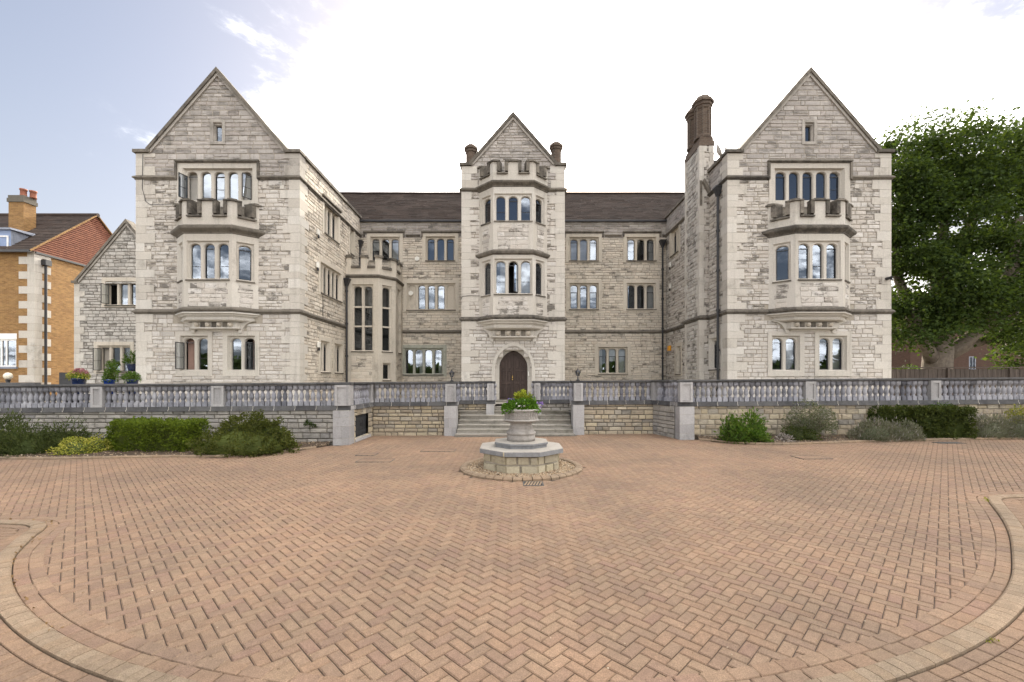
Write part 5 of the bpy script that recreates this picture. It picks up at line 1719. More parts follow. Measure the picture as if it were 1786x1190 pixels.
for a, b in ((LX1-3.4, TX0+0.3), (TX1-0.3, RX0+3.4)):
    mb = tiled_slope(a, b, MAINY-0.12, EAV-0.05, RID_Y, RID_Z, 26); rf = part(mb, "roof", "roof_tile", kind="stuff")
    mb = MB(); mb.poly([(b, 32.2, EAV), (a, 32.2, EAV), (a, RID_Y, RID_Z), (b, RID_Y, RID_Z)], 0.5); part(mb, "roof", "roof_tile")
    mb = MB(); x = a
    while x < b:
        mb.rings([[(xx, RID_Y+0.13*math.cos(t), RID_Z-0.02+0.12*math.sin(t)) for t in [math.pi*k/5 for k in range(6)]] for xx in (x+0.005, min(b, x+0.45))]); x += 0.46
    part(mb, "ridge_tile", "roof_tile", kind="stuff")
    mb = MB(); mb.box(max(a, LX1), min(b, RX0), MAINY-0.16, MAINY-0.05, EAV-0.14, EAV-0.03); part(mb, "gutter", "black_iron")
mb = MB(); mb.poly([(RX0, 32.2, 0.9), (LX1, 32.2, 0.9), (LX1, 32.2, EAV), (RX0, 32.2, EAV)], 0.5); part(mb, "wall", "rubble_grey")

# ------------------------------------------------------------------ stair turret in the left corner
class Turret(Bay):
    pass
tur = Turret.__new__(Turret)
tur.xc, tur.Yw = -8.0, MAINY
tp = [(LX1, 24.3), (-7.48, 24.3), (-6.72, 25.08), (TURX, MAINY)]
tur.pts = tp
tur.W = [Wall(*tp[i], tp[i+1][0]-tp[i][0], tp[i+1][1]-tp[i][1]) for i in range(3)]
tur.L = [math.dist(tp[i], tp[i+1]) for i in range(3)]
tur.b = tur.f = 0
def tur_off(o):
    r = [(p[0]+m_[0]*o, p[1]+m_[1]*o) for p, m_ in zip(tur.pts, mitre(tur.pts))]
    r[0] = (LX1, r[0][1]); r[3] = (r[3][0], MAINY)
    return r
tur.off = tur_off
W0, W1_, W2_ = tur.W
TB, TT = 3.45, 7.78
window(W0, 0.93, 3.73, 7.31, 2, "xx", "  ", outer=(0, tur.L[0], TB, TT), proud=0.0, room=0, transoms=(5.08, 6.17), mat="ashlar_warm", lw=0.42, mw=0.17)
window(W1_, tur.L[1]/2, 3.73, 7.31, 1, "x", " ", outer=(0, tur.L[1], TB, TT), proud=0.0, room=0, transoms=(5.08, 6.17), mat="ashlar_warm", lw=0.44)
window(W2_, tur.L[2]/2, 3.73, 7.31, 1, "x", " ", outer=(0, tur.L[2], TB, TT), proud=0.0, room=0, transoms=(5.08, 6.17), mat="ashlar_warm", lw=0.42)
# dark sheeting behind the two lower tiers of the stair window
mb = MB()
for Wk, L in ((W0, tur.L[0]), (W1_, tur.L[1])):
    mb.poly([Wk(0.1, 3.5, -0.34), Wk(L-0.1, 3.5, -0.34), Wk(L-0.1, 6.17, -0.34), Wk(0.1, 6.17, -0.34)])
part(mb, "blackout_panel", "void")
mb = MB()
for Wk, L in ((W0, tur.L[0]), (W1_, tur.L[1])):
    mb.poly([Wk(0.1, 6.2, -0.9), Wk(L-0.1, 6.2, -0.9), Wk(L-0.1, 7.4, -0.9), Wk(0.1, 7.4, -0.9)])
part(mb, "stair_blind", "blind_fabric")
for i in range(3):
    W, L = tur.W[i], tur.L[i]
    hh = [(0.28, 0.72, 2.05, 3.0)] if i == 1 else []
    mb = MB(); backing(mb, W, 0, L, 0.9, TB, hh, n=0.0); part(mb, "turret_wall", "ashlar_warm")
    if i != 1: course_wall(POOL, W, 0.15 if i else 0.3, L-0.35, 1.0, TB-0.06, "rubble_warm", (), seed=140+i, back=0.001, proud=(0.008, 0.02))
window(W1_, 0.5, 2.12, 2.92, 1, "c", lw=0.34, square=True, mat="ashlar_warm", outer=(0.22, 0.80, 1.98, 3.06), margin=0.07, room=0.6)
mb = MB()
tur.loft(mb, [(TT, 0.0), (TT+0.02, 0.04), (TT+0.08, 0.10), (TT+0.14, 0.11), (TT+0.20, 0.02)]); part(mb, "turret_cornice", "weathered_trim")
mb = MB(); mb.poly([(LX1, 24.3, TT+0.15), (-7.48, 24.3, TT+0.15), (-6.72, 25.08, TT+0.15), (TURX, MAINY, TT+0.15), (LX1, MAINY, TT+0.15)], 0.5); part(mb, "turret_roof", "lead")
mb = MB(); tur.loft(mb, [(TT+0.18, 0.02), (8.42, 0.02)]); tur.loft(mb, [(8.42, 0.02), (8.42, -0.22)]); tur.loft(mb, [(8.42, -0.22), (TT+0.1, -0.22)]); part(mb, "parapet", "ashlar_warm")
def tseg(spans, z0, z1, oo, oi, name, mat, grow=0.0):
    A, B = tur.along(oo), tur.along(oi)
    for pts in spans:
        pp = list(pts)
        if grow:
            pp[0] = (pp[0][0], max(0, pp[0][1]-grow/tur.L[pp[0][0]])); pp[-1] = (pp[-1][0], min(1, pp[-1][1]+grow/tur.L[pp[-1][0]]))
        ro = [A(*p) for p in pp]; ri = [B(*p) for p in pp][::-1]
        m = 2*len(pp); low = [(x, y, z0) for x, y in ro+ri]; hi = [(x, y, z1) for x, y in ro+ri]
        mb = MB(); mb.add(low+hi, [tuple(range(m-1,-1,-1)), tuple(range(m, 2*m))]+[(i, (i+1) % m, m+(i+1) % m, m+i) for i in range(m)])
        part(mb, name, mat)
TM = [[(0, 0.02), (0, 0.17)], [(0, 0.46), (0, 0.66)], [(0, 0.90), (0, 1.0), (1, 0.2)], [(1, 0.72), (1, 1.0), (2, 0.12)], [(2, 0.5), (2, 0.75)]]
tseg(TM, 8.42, 8.92, 0.02, -0.22, "merlon", "ashlar_warm")
tseg(TM, 8.92, 9.05, 0.09, -0.26, "merlon_coping", "weathered_trim", 0.06)
TG = [[(0, 0.17), (0, 0.46)], [(0, 0.66), (0, 0.90)], [(1, 0.2), (1, 0.72)], [(2, 0.12), (2, 0.5)]]
tseg(TG, 8.33, 8.45, 0.10, -0.26, "crenel_sill", "weathered_trim")
mb = MB(); mb.box(LX1+0.3, -7.9, 25.7, 26.4, 1.0, TT); part(mb, "stair_core", "room_dark")

# ------------------------------------------------------------------ annex wing at far left
AY = 24.0
WA = front(AY)
ha = []
AX0, AXC = X(130, AY), X(222, AY)
AH = AXC-AX0
window(WA, X(218.5, AY+.2), Z(532, AY+.2), Z(496, AY+.2), 3, "ogg", "ccc", rise=0.04, square=True, holes=ha, mat="ashlar_warm")
window(WA, X(205, AY+.2), Z(647, AY+.2), Z(607, AY+.2), 3, "ogg", "fcc", rise=0.04, square=True, holes=ha, mat="ashlar_warm")
AP, AA = Z(495, AY), Z(393, AY)
afoot = AH-0.22
asl = (AA-AP)/afoot
atop = lambda u: AP if abs(u-AXC) >= afoot-1e-6 else AP+asl*(afoot-abs(u-AXC))
mb = MB(); backing(mb, WA, AX0, AXC+AH, 0.9, atop, ha, [AXC-afoot, AXC, AXC+afoot]); part(mb, "wall", "mortar_dark")
course_wall(POOL, WA, AX0+0.2, AXC+AH, 1.0, AP, "rubble_dull", ha, seed=150, hs=(0.14, 0.22), ws=(0.25, 0.6))
course_wall(POOL, WA, AXC-afoot, AXC+afoot, AP, AA, "rubble_dull", (), [(asl, 1, AP+asl*(AXC+afoot)), (-asl, 1, AP+asl*(afoot-AXC))], seed=151, hs=(0.16, 0.24), ws=(0.3, 0.65))
gable_coping(WA, AXC, afoot, AP, AA, AH)
quoins(WA, AX0, 1, 1.0, AP, seed=60, ws=(0.3, 0.4, 0.5, 0.7))
for s_ in (-1, 1):
    mb = MB(); xe = AXC+s_*AH; q = [(xe, AY+0.3, AP), (xe, 34, AP), (AXC, 34, AA-0.1), (AXC, AY+0.3, AA-0.1)]; mb.poly(q if s_ < 0 else q[::-1], 0.5); part(mb, "roof", "roof_tile")
mb = MB(); mb.poly([(AX0, 34, 0.9), (AX0, AY, 0.9), (AX0, AY, AP), (AX0, 34, AP)], 0.5); part(mb, "wall", "rubble_grey")

flush_pool(POOL, mansion, "stone", "stonework", 300)

# ------------------------------------------------------------------ pipes, lamps, alarms and dish
def downpipe(x, y, ztop, zbot, r=0.055, hop=True, brk=1.8):
    mb = MB(); mb.tube([(x, y, ztop-0.05), (x, y, zbot)], r, 9)
    v = zbot+0.6
    while v < ztop-0.4:
        mb.tube([(x, y, v-0.05), (x, y, v+0.05)], r*1.5, 9); v += brk
    p = part(mb, "drainpipe", "black_iron")
    if hop:
        mb = MB()
        s = 0.17
        def rg_(k, z): return [(x-k, y-k, z), (x+k, y-k, z), (x+k, y+k*0.8, z), (x-k, y+k*0.8, z)]
        mb.rings([rg_(0.07, ztop-0.42), rg_(0.10, ztop-0.30), rg_(0.17, ztop-0.08), rg_(0.19, ztop-0.06), rg_(0.19, ztop), rg_(0.16, ztop)])
        mb.build("hopper", "black_iron", p)
downpipe(RX0-0.14, 19.62, Z(326, 19.6), 1.0)
downpipe(X(1155.5, 26.45), 26.42, Z(419, 26.4), 1.0)
downpipe(LX1+0.12, 24.12, Z(486, 24.1), 1.0)
downpipe(X(627.5, 26.4)+0.0, 26.42, Z(420, 26.4), 9.0)
mb = MB(); mb.tube([(LX1+0.03, 21.3, 6.2), (LX1+0.03, 21.3, 5.2)], 0.015, 5); part(mb, "cable", "black_iron")
mb = MB(); mb.tube([(X(249, 18.95), 18.955, Z(270, 19)), (X(248, 18.95), 18.955, Z(330, 19)), (X(254, 18.95), 18.955, Z(352, 19)), (X(262, 18.95), 18.955, Z(358, 19)), (X(308, 18.95), 18.955, Z(356, 19))], 0.012, 5); part(mb, "cable", "black_iron")
mb = MB(); mb.tube([(TX0-0.03, 21.27, 6.0), (TX0+0.05, 21.25, 6.15), (TX0+0.4, 21.25, 6.19), (TC-1.6, 21.25, 6.17)], 0.012, 5); part(mb, "cable", "black_iron")
def floodlight(x, y, z, dx):
    mb = MB(); mb.bbox(x-0.10 if dx < 0 else x, x if dx < 0 else x+0.10, y-0.11, y+0.11, z, z+0.26, 0.02)
    o = part(mb, "floodlight", "white_plastic")
    mb = MB(); mb.lathe(x+dx*0.07, y, [(0.03, z-0.16), (0.05, z-0.12), (0.05, z-0.05), (0.02, z)], 8); mb.build("sensor", "black_iron", o)
for px, py in ((552, 410), (551, 467), (553, 606)):
    Yq = LX1*FPX/(px-893); floodlight(LX1+0.03, Yq, Z(py, Yq), 1)
for px, py in ((1171, 466), (1171, 503)):
    Yq = RX0*FPX/(px-893); floodlight(RX0-0.03, Yq, Z(py, Yq), -1)
Yq = RX0*FPX/(1170-893)
mb = MB(); mb.bbox(RX0-0.16, RX0-0.03, Yq-0.16, Yq+0.16, Z(612, Yq), Z(612, Yq)+0.3, 0.02); part(mb, "alarm_box", "orange_plastic")
for px, py in ((728, 452), (717, 512)):
    x, z = X(px, MAINY), Z(py, MAINY)
    mb = MB(); s = 0.15
    hexo = [(x+s*math.cos(a), z+s*math.sin(a)) for a in [math.pi/6+k*math.pi/3 for k in range(6)]]
    extrude_uv(mb, WM, hexo, 0.02, 0.10); part(mb, "alarm_box", "white_plastic")
# satellite dish on the chimney breast
mb = MB(); yd = 20.75
c = Vector((X(1251, yd), yd, Z(265, yd)))
n_ = Vector((0.75, -0.2, 0.35)).normalized(); a_ = n_.cross(Vector((0, 0, 1))).normalized(); b_ = n_.cross(a_)
rings_ = []
for r, dd in ((0.0001, 0.0), (0.10, 0.012), (0.20, 0.045), (0.28, 0.09)):
    rings_.append([tuple(c+n_*dd+a_*r*math.cos(t)+b_*r*1.1*math.sin(t)) for t in [2*math.pi*k/16 for k in range(16)]])
mb.rings(rings_+[[tuple(Vector(p)-n_*0.012) for p in r] for r in rings_[::-1]], cap0=False, cap1=False)
dish = part(mb, "satellite_dish", "dish_grey", smooth=True)
mb = MB(); mb.tube([tuple(c-b_*0.27*-1+n_*0.09), tuple(c+n_*0.36+b_*0.1)], 0.012, 5); mb.tube([tuple(c), tuple(c-n_*0.12), (RX0+0.2, yd+0.15, c.z-0.12)], 0.02, 6)
q = c+n_*0.37+b_*0.08; mb.box(q.x-0.05, q.x+0.05, q.y-0.04, q.y+0.04, q.z-0.05, q.z+0.05)
mb.build("dish_arm", "dish_grey", dish)
mb = MB(); q = Vector((X(1248, yd), yd, Z(282, yd))); mb.box(q.x-0.05, q.x+0.05, q.y, q.y+0.1, q.z-0.07, q.z+0.07); part(mb, "junction_box", "black_iron")
mb = MB(); mb.tube([(X(1548, 18.9), 18.95, Z(487, 19)), (X(1548, 18.9), 18.70, Z(487, 19)), (X(1548, 18.9), 18.68, Z(491, 19))], 0.07, 8); part(mb, "overflow_spout", "black_iron")

# ================================================================== PLANTER IN THE MIDDLE OF THE DRIVE
GZ0 = gz(FX)
pl = thing("stone_planter", "stone bowl planter on a stepped octagonal plinth in the middle of the drive", "planter", (FX, FY, GZ0))
def octo(r, z, a0=math.pi/8, n=8):
    k = r/math.cos(math.pi/n)
    return [(FX+k*math.cos(a0+2*math.pi*i/n), FY+k*math.sin(a0+2*math.pi*i/n), z+GZ0) for i in range(n)]
mb = MB(); mb.rings([octo(0.80, -0.02), octo(0.80, 0.40)], tint=0.5); mb.build("base_core", "mortar", pl)
rg = random.Random(9)
for side in range(8):
    a0 = math.pi/8+side*math.pi/4; a1 = a0+math.pi/4
    R_ = 0.84/math.cos(math.pi/8)
    p0 = (FX+R_*math.cos(a0), FY+R_*math.sin(a0)); p1 = (FX+R_*math.cos(a1), FY+R_*math.sin(a1))
    W = Wall(p0[0], p0[1], p1[0]-p0[0], p1[1]-p0[1]); L = math.dist(p0, p1)
    for row, (z0, z1) in enumerate(((0.0, 0.20), (0.20, 0.40))):
        c = [0.0, L*(0.5 if row == 0 else 0.28)+rg.uniform(-.04, .04), L] if (side+row) % 3 else [0.0, L*0.36, L*0.74, L]
        for u0, u1 in zip(c, c[1:]):
            vs_, fs = stone_geo([(u0, z0+GZ0), (u1, z0+GZ0), (u1, z1+GZ0), (u0, z1+GZ0)], W, joint=0.010, lip=0.016, back=-0.06, proud=(-0.008, 0.01), dome=0.012, rg=rg)
            mb = MB(); mb.add(vs_, fs, 0.0); mb.build("stone", "fountain_block", pl, centre=True)
for k in range(2):
    # the slab is in two halves with a pale joint
    pass
mb = MB(); mb.rings([octo(0.92, 0.40), octo(0.93, 0.405), octo(0.93, 0.498)]); slab_o = mb.build("slab", "fountain_slab", pl)
mb = MB(); mb.rings([octo(0.929, 0.4985), octo(0.915, 0.512)]); mb.build("slab_top", "slab_top", slab_o)
mb = MB(); mb.rings([octo(0.575, 0.5125), octo(0.575, 0.575)]); mb.rings([octo(0.59, 0.575), octo(0.60, 0.585), octo(0.60, 0.622)]); us_ = mb.build("upper_slab", "fountain_slab", pl)
mb = MB(); mb.rings([octo(0.599, 0.6225), octo(0.585, 0.6325)]); mb.build("slab_top", "slab_top", us_)
mb = MB(); a = math.pi/8+math.pi*1.25+math.pi/4*0; 
v = octo(0.9315, 0.403)[5]; mb.box(v[0]-0.012, v[0]+0.012, v[1]-0.006, v[1]+0.02, 0.403+GZ0, 0.50+GZ0, 0.5); mb.build("mortar_joint", "fountain_block", pl)
mb = MB()
prof = [(0.325, 0.633), (0.325, 0.70), (0.318, 0.755), (0.31, 0.765), (0.335, 0.785), (0.343, 0.81), (0.335, 0.835), (0.30, 0.855), (0.275, 0.90), (0.262, 0.925), (0.268, 0.935), (0.268, 0.95), (0.25, 0.965), (0.25, 1.02), (0.262, 1.035)]
mb.lathe(FX, FY, [(r, z+GZ0) for r, z in prof], 32); mb.build("pedestal", "fountain_bowl", pl, smooth=True)
mb = MB()
mb.rings([octo(0.24, 1.035), octo(0.30, 1.055), octo(0.375, 1.085), octo(0.405, 1.10), octo(0.405, 1.115), octo(0.375, 1.135), octo(0.375, 1.30), octo(0.395, 1.315), octo(0.41, 1.325), octo(0.41, 1.35), octo(0.395, 1.36), octo(0.35, 1.36), octo(0.34, 1.30)])
bowl = mb.build("bowl", "fountain_bowl", pl)
for side in range(8):
    p0, p1 = octo(0.376, 0)[side], octo(0.376, 0)[(side+1) % 8]
    W = Wall(p0[0], p0[1], p1[0]-p0[0], p1[1]-p0[1]); L = math.dist(p0[:2], p1[:2])
    mb = MB(); z0, z1 = 1.145+GZ0, 1.292+GZ0
    for k in range(4):
        u0, u1 = L*(k+0.08)/4, L*(k+0.92)/4; um = (u0+u1)/2; zm = (z0+z1)/2
        # tracery panel: a raised frame with a pointed lobe inside
        for q in ((u0, u0+0.012, z0, z1), (u1-0.012, u1, z0, z1), (u0+0.012, u1-0.012, z1-0.014, z1), (u0+0.012, u1-0.012, z0, z0+0.014)):
            mb.wbox(W, *q, -0.001, 0.012)
        r = (u1-u0)*0.24
        mb.add([W(um, zm, 0.014)]+[W(um+r*math.cos(t)*(1 if j % 2 else 0.55), zm+r*1.9*math.sin(t)*(1 if j % 2 else 0.55), 0.0005) for j, t in enumerate([math.pi*i/4 for i in range(8)])], [(0, 1+j, 1+(j+1) % 8) for j in range(8)])
    mb.build("carved_panel", "fountain_bowl", bowl)
mb = MB(); mb.lathe(FX, FY, [(0.34, 1.31+GZ0), (0.2, 1.335+GZ0), (0.02, 1.345+GZ0)], 16); mb.build("compost", "soil", pl)
# ring of kerb round the gravel
ring = thing("gravel_ring", None, None, (FX, FY, GZ0), kind="structure")
nk = 44
for k in range(nk):
    mb = MB(); a0, a1 = 2*math.pi*k/nk+0.006, 2*math.pi*(k+1)/nk-0.006
    pr = [(FR+0.02, -0.05), (FR+0.02, 0.035), (FR-0.02, 0.065), (FR-0.11, 0.068), (FR-0.145, 0.05), (FR-0.145, -0.05)]
    jz = rnd.uniform(-.003, .003)
    r0 = [(FX+r*math.cos(a0), FY+r*math.sin(a0), z+jz+gz(FX+r*math.cos(a0))) for r, z in pr]; r1 = [(FX+r*math.cos(a1), FY+r*math.sin(a1), z+jz+gz(FX+r*math.cos(a1))) for r, z in pr]
    mb.rings([r1, r0], tint=0.0); mb.build("kerb_stone", "kerb_block", ring, centre=True)
mb = MB(); mb.lathe(FX, FY, [(FR-0.14, 0.012+GZ0), (0.9, 0.03+GZ0), (0.5, 0.03+GZ0)], 40, tint=0.5); mb.build("soil", "soil", ring)
mb = MB()
for _ in range(4200):
    a = rnd.uniform(0, 2*math.pi); r = math.sqrt(rnd.uniform(0.80**2, (FR-0.15)**2))
    pebble(mb, FX+r*math.cos(a), FY+r*math.sin(a), 0.030+GZ0+rnd.uniform(0, 0.012), rnd.uniform(0.010, 0.024))
mb.build("gravel", "gravel", ring, kind="stuff")

# ================================================================== IRONWORK IN THE DRIVE
def gully(x, y, w, l, label):
    z = gz(x)
    t = thing("drain_grate", label, "drain", (x, y, z))
    mb = MB()
    mb.box(x-w/2-0.03, x+w/2+0.03, y-l/2-0.03, y-l/2, z-0.05, z+0.008); mb.box(x-w/2-0.03, x+w/2+0.03, y+l/2, y+l/2+0.03, z-0.05, z+0.008)
    mb.box(x-w/2-0.03, x-w/2, y-l/2, y+l/2, z-0.05, z+0.0075); mb.box(x+w/2, x+w/2+0.03, y-l/2, y+l/2, z-0.05, z+0.0075)
    mb.build("frame", "grate_iron", t)
    mb = MB(); mb.poly([(x-w/2, y-l/2, z+0.0045), (x+w/2, y-l/2, z+0.0045), (x+w/2, y+l/2, z+0.0045), (x-w/2, y+l/2, z+0.0045)]); mb.build("slot_black_sheet", "void", t)  # flat black sheet paints the darkness between the bars
    for k in range(6):
        u = x-w/2+w*(k+0.5)/6
        mb = MB(); mb.add([(u-0.017+s*0.03, y+s*l/2, zz_) for s in (-1, 1) for zz_ in (z+0.0046, z+0.009)]+[(u+0.017+s*0.03, y+s*l/2, zz_) for s in (-1, 1) for zz_ in (z+0.0046, z+0.009)],
                          [(0,1,3,2),(4,6,7,5),(1,5,7,3),(0,2,6,4),(0,4,5,1),(2,3,7,6)]); mb.build("bar", "kerb_block", t)
gully(X(930, 8.45), 8.45, 0.34, 0.30, "small iron drain grate with slanted bars in front of the planter")
def cover(px, py, w, l, label, mat="paver", rot=0.0):
    Yc = EYE*FPX/(py-665); x = X(px, Yc); Yc = (EYE-gz(x))*FPX/(py-665); x = X(px, Yc); z = gz(x)
    t = thing("manhole_cover", label, "manhole cover", (x, Yc, z))
    ca, sa = math.cos(rot), math.sin(rot)
    def P_(u, v, zz_): return (x+u*ca-v*sa, Yc+u*sa+v*ca, z+zz_)
    def bx(mb, a, b, c, d, z0, z1):
        mb.add([P_(a,c,z0),P_(b,c,z0),P_(b,d,z0),P_(a,d,z0),P_(a,c,z1),P_(b,c,z1),P_(b,d,z1),P_(a,d,z1)], [(4,5,6,7),(0,1,5,4),(1,2,6,5),(2,3,7,6),(3,0,4,7)])
    mb = MB(); f = 0.014
    bx(mb, -w/2-f, w/2+f, -l/2-f, -l/2, -0.02, 0.010); bx(mb, -w/2-f, w/2+f, l/2, l/2+f, -0.02, 0.010); bx(mb, -w/2-f, -w/2, -l/2, l/2, -0.02, 0.0095); bx(mb, w/2, w/2+f, -l/2, l/2, -0.02, 0.0095)
    mb.build("frame", "grate_iron", t)
    mb = MB()
    nx, ny = max(1, int(w/0.2)), max(1, int(l/0.1))
    for i in range(nx):
        for j in range(ny):
            bx(mb, -w/2+w*i/nx+0.004, -w/2+w*(i+1)/nx-0.004, -l/2+l*j/ny+0.004, -l/2+l*(j+1)/ny-0.004, -0.02, 0.008)
    mb.build("lid", mat, t)
cover(655, 803.5, 0.85, 0.42, "block filled manhole cover left of the planter, nearer one")
cover(765, 786, 0.95, 0.4, "block filled manhole cover nearest the steps", rot=-0.04)
cover(640, 793, 0.5, 0.35, "small manhole cover at the far left nearest the hatch doors")
cover(1415, 798, 0.75, 0.45, "block filled manhole cover on the right side of the drive", rot=0.03)
cover(1655, 772.5, 0.75, 0.28, "iron manhole cover against the edging by the dark hedge", "grate_iron")

# ================================================================== LANTERNS ON THE PIERS
def lantern(label, x, y, z):
    t = thing("lantern", label, "lantern", (x, y, z), "lanterns beside the steps")
    mb = MB(); mb.lathe(x, y, [(0.075, z), (0.075, z+0.02), (0.03, z+0.045), (0.022, z+0.08), (0.03, z+0.10), (0.018, z+0.13), (0.02, z+0.155), (0.055, z+0.17)], 10); mb.build("stand", "black_iron", t)
    mb = MB(); r0, r1, za, zb = 0.05, 0.088, z+0.17, z+0.31
    for k in range(6):
        a = math.pi*k/3
        mb.tube([(x+r0*math.cos(a), y+r0*math.sin(a), za), (x+r1*math.cos(a), y+r1*math.sin(a), zb)], 0.008, 4)
    mb.lathe(x, y, [(0.055, za-0.004), (0.055, za+0.012)], 6); mb.lathe(x, y, [(0.098, zb), (0.098, zb+0.012)], 6); mb.build("cage", "black_iron", t)
    mb = MB(); mb.lathe(x, y, [(r0-0.008, za+0.013), (r1-0.012, zb-0.001)], 6); mb.build("glazing", "window_glass", t)
    mb = MB(); mb.lathe(x, y, [(0.105, zb+0.013), (0.07, zb+0.055), (0.03, zb+0.075), (0.02, zb+0.10), (0.028, zb+0.115), (0.004, zb+0.145)], 6); mb.build("cap", "black_iron", t)
for px, yq, lab in ((788, 16.07, "small black lantern on the pier left of the steps"), (1008, 16.07, "small black lantern on the pier right of the steps")):
    x = X(px, yq); lantern(lab, x, yq, PB+0.907+gz(x))

# ================================================================== FOLIAGE
def leaves(name, pos, nrm, size, mat, parent=None, aspect=0.5, spread=0.9, kind=None, jitter=0.35):
    n = len(pos)
    d = nrm+nrng.normal(0, spread, (n, 3)); d /= np.linalg.norm(d, axis=1)[:, None]+1e-9
    r = nrng.normal(0, 1, (n, 3)); side = np.cross(d, r); side /= np.linalg.norm(side, axis=1)[:, None]+1e-9
    s = size*(1+nrng.uniform(-jitter, jitter, n))[:, None]
    v = np.empty((n, 4, 3))
    nn = np.cross(d, side)
    v[:, 0] = pos; v[:, 1] = pos+d*s*0.45+side*s*aspect*0.5+nn*s*0.08; v[:, 2] = pos+d*s; v[:, 3] = pos+d*s*0.45-side*s*aspect*0.5+nn*s*0.08
    base = np.array(PLOC.get(parent.name, Vector((0,0,0)))) if parent else np.zeros(3)
    me = bpy.data.meshes.new(name)
    me.vertices.add(4*n); me.vertices.foreach_set("co", (v.reshape(-1, 3)-base).ravel())
    me.loops.add(4*n); me.loops.foreach_set("vertex_index", np.arange(4*n, dtype=np.int32))
    me.polygons.add(n); me.polygons.foreach_set("loop_start", np.arange(0, 4*n, 4, dtype=np.int32))
    me.update(calc_edges=True)
    at = me.attributes.new("tint", "FLOAT", "FACE"); at.data.foreach_set("value", nrng.random(n).astype(np.float32))
    me.materials.append(MATS[mat])
    o = bpy.data.objects.new(name, me); COL.objects.link(o)
    if parent: o.parent = parent
    if kind: o["kind"] = kind
    return o
def lump(p, f, amp, seed):
    return np.array([mnoise.noise(Vector((q[0]*f+seed, q[1]*f, q[2]*f))) for q in p])*amp
def dome_points(n, c, r, amp=0.22, f=2.2, seed=0, shell=0.35, lo=-0.2):
    # points on and just under a lumpy dome
    u = nrng.normal(0, 1, (n, 3)); u[:, 2] = np.abs(u[:, 2])*1.0+lo*nrng.random(n); u /= np.linalg.norm(u, axis=1)[:, None]
    k = 1+lump(u*np.array(r), f, amp, seed)
    k = k*(1-shell*nrng.random(n)**2)
    p = np.array(c)+u*np.array(r)*k[:, None]
    nrm = u/np.array(r); nrm /= np.linalg.norm(nrm, axis=1)[:, None]
    return p, nrm
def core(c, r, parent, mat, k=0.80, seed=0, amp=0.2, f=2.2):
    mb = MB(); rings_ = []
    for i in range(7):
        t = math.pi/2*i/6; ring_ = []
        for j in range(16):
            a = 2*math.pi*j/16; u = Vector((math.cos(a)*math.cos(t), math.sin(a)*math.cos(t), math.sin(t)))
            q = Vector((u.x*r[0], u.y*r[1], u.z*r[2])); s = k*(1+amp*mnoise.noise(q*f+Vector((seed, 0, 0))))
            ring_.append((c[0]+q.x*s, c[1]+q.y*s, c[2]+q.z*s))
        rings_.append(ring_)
    mb.rings(rings_, tint=0.5); return mb.build("shade_core", mat, parent, smooth=True)  # added solid core; its dark green stands in for shade among the leaves
def clump(p, n, k=14, s=0.045, back=0.0):
    # gather leaves into tufts so that light and dark show between them
    m = max(8, len(p)//k)
    idx = nrng.integers(0, len(p), m)
    who = nrng.integers(0, m, len(p))
    c = p[idx][who]-n[idx][who]*(back*nrng.random(m)[who])[:, None]
    d = nrng.normal(0, s, p.shape)
    return c+d, n[idx][who]*0.8+d/s*0.35
def shrub(name, label, cat, lobes, n, size, mat, cmat=None, aspect=0.5, spread=0.8, amp=0.22, f=2.2, shell=0.4, corek=0.78, group=None, stems=0, up=0.0, tuft=0.0):
    c0 = lobes[0][0]
    root = thing(name, label, cat, (c0[0], c0[1], c0[2]), group)
    vol = sum(l[1][0]*l[1][2] for l in lobes)
    P_, N_ = [], []
    for k, (c, r) in enumerate(lobes):
        p, nr = dome_points(int(n*r[0]*r[2]/vol), c, r, amp, f, k*7.3+c[0], shell)
        P_.append(p); N_.append(nr)
        if corek: core(c, r, root, cmat or mat, corek, k*7.3+c[0], amp, f)
    P_ = np.concatenate(P_); N_ = np.concatenate(N_)
    if tuft: P_, N_ = clump(P_, N_, 16, tuft, 0.12)
    N_[:, 2] += up
    leaves("foliage", P_, N_, size, mat, root, aspect, spread)
    if stems:
        mb = MB()
        for _ in range(stems):
            p = P_[rnd.randrange(len(P_))]; q = (c0[0]+rnd.uniform(-.06, .06), c0[1]+rnd.uniform(-.06, .06), c0[2]-0.05)
            m_ = ((p[0]+q[0])/2+rnd.uniform(-.05, .05), (p[1]+q[1])/2, (p[2]*0.55+q[2]*0.45))
            mb.tube([q, m_, tuple(p)], [0.012, 0.008, 0.003], 4)
        mb.build("stems", "twig", root)
    return root
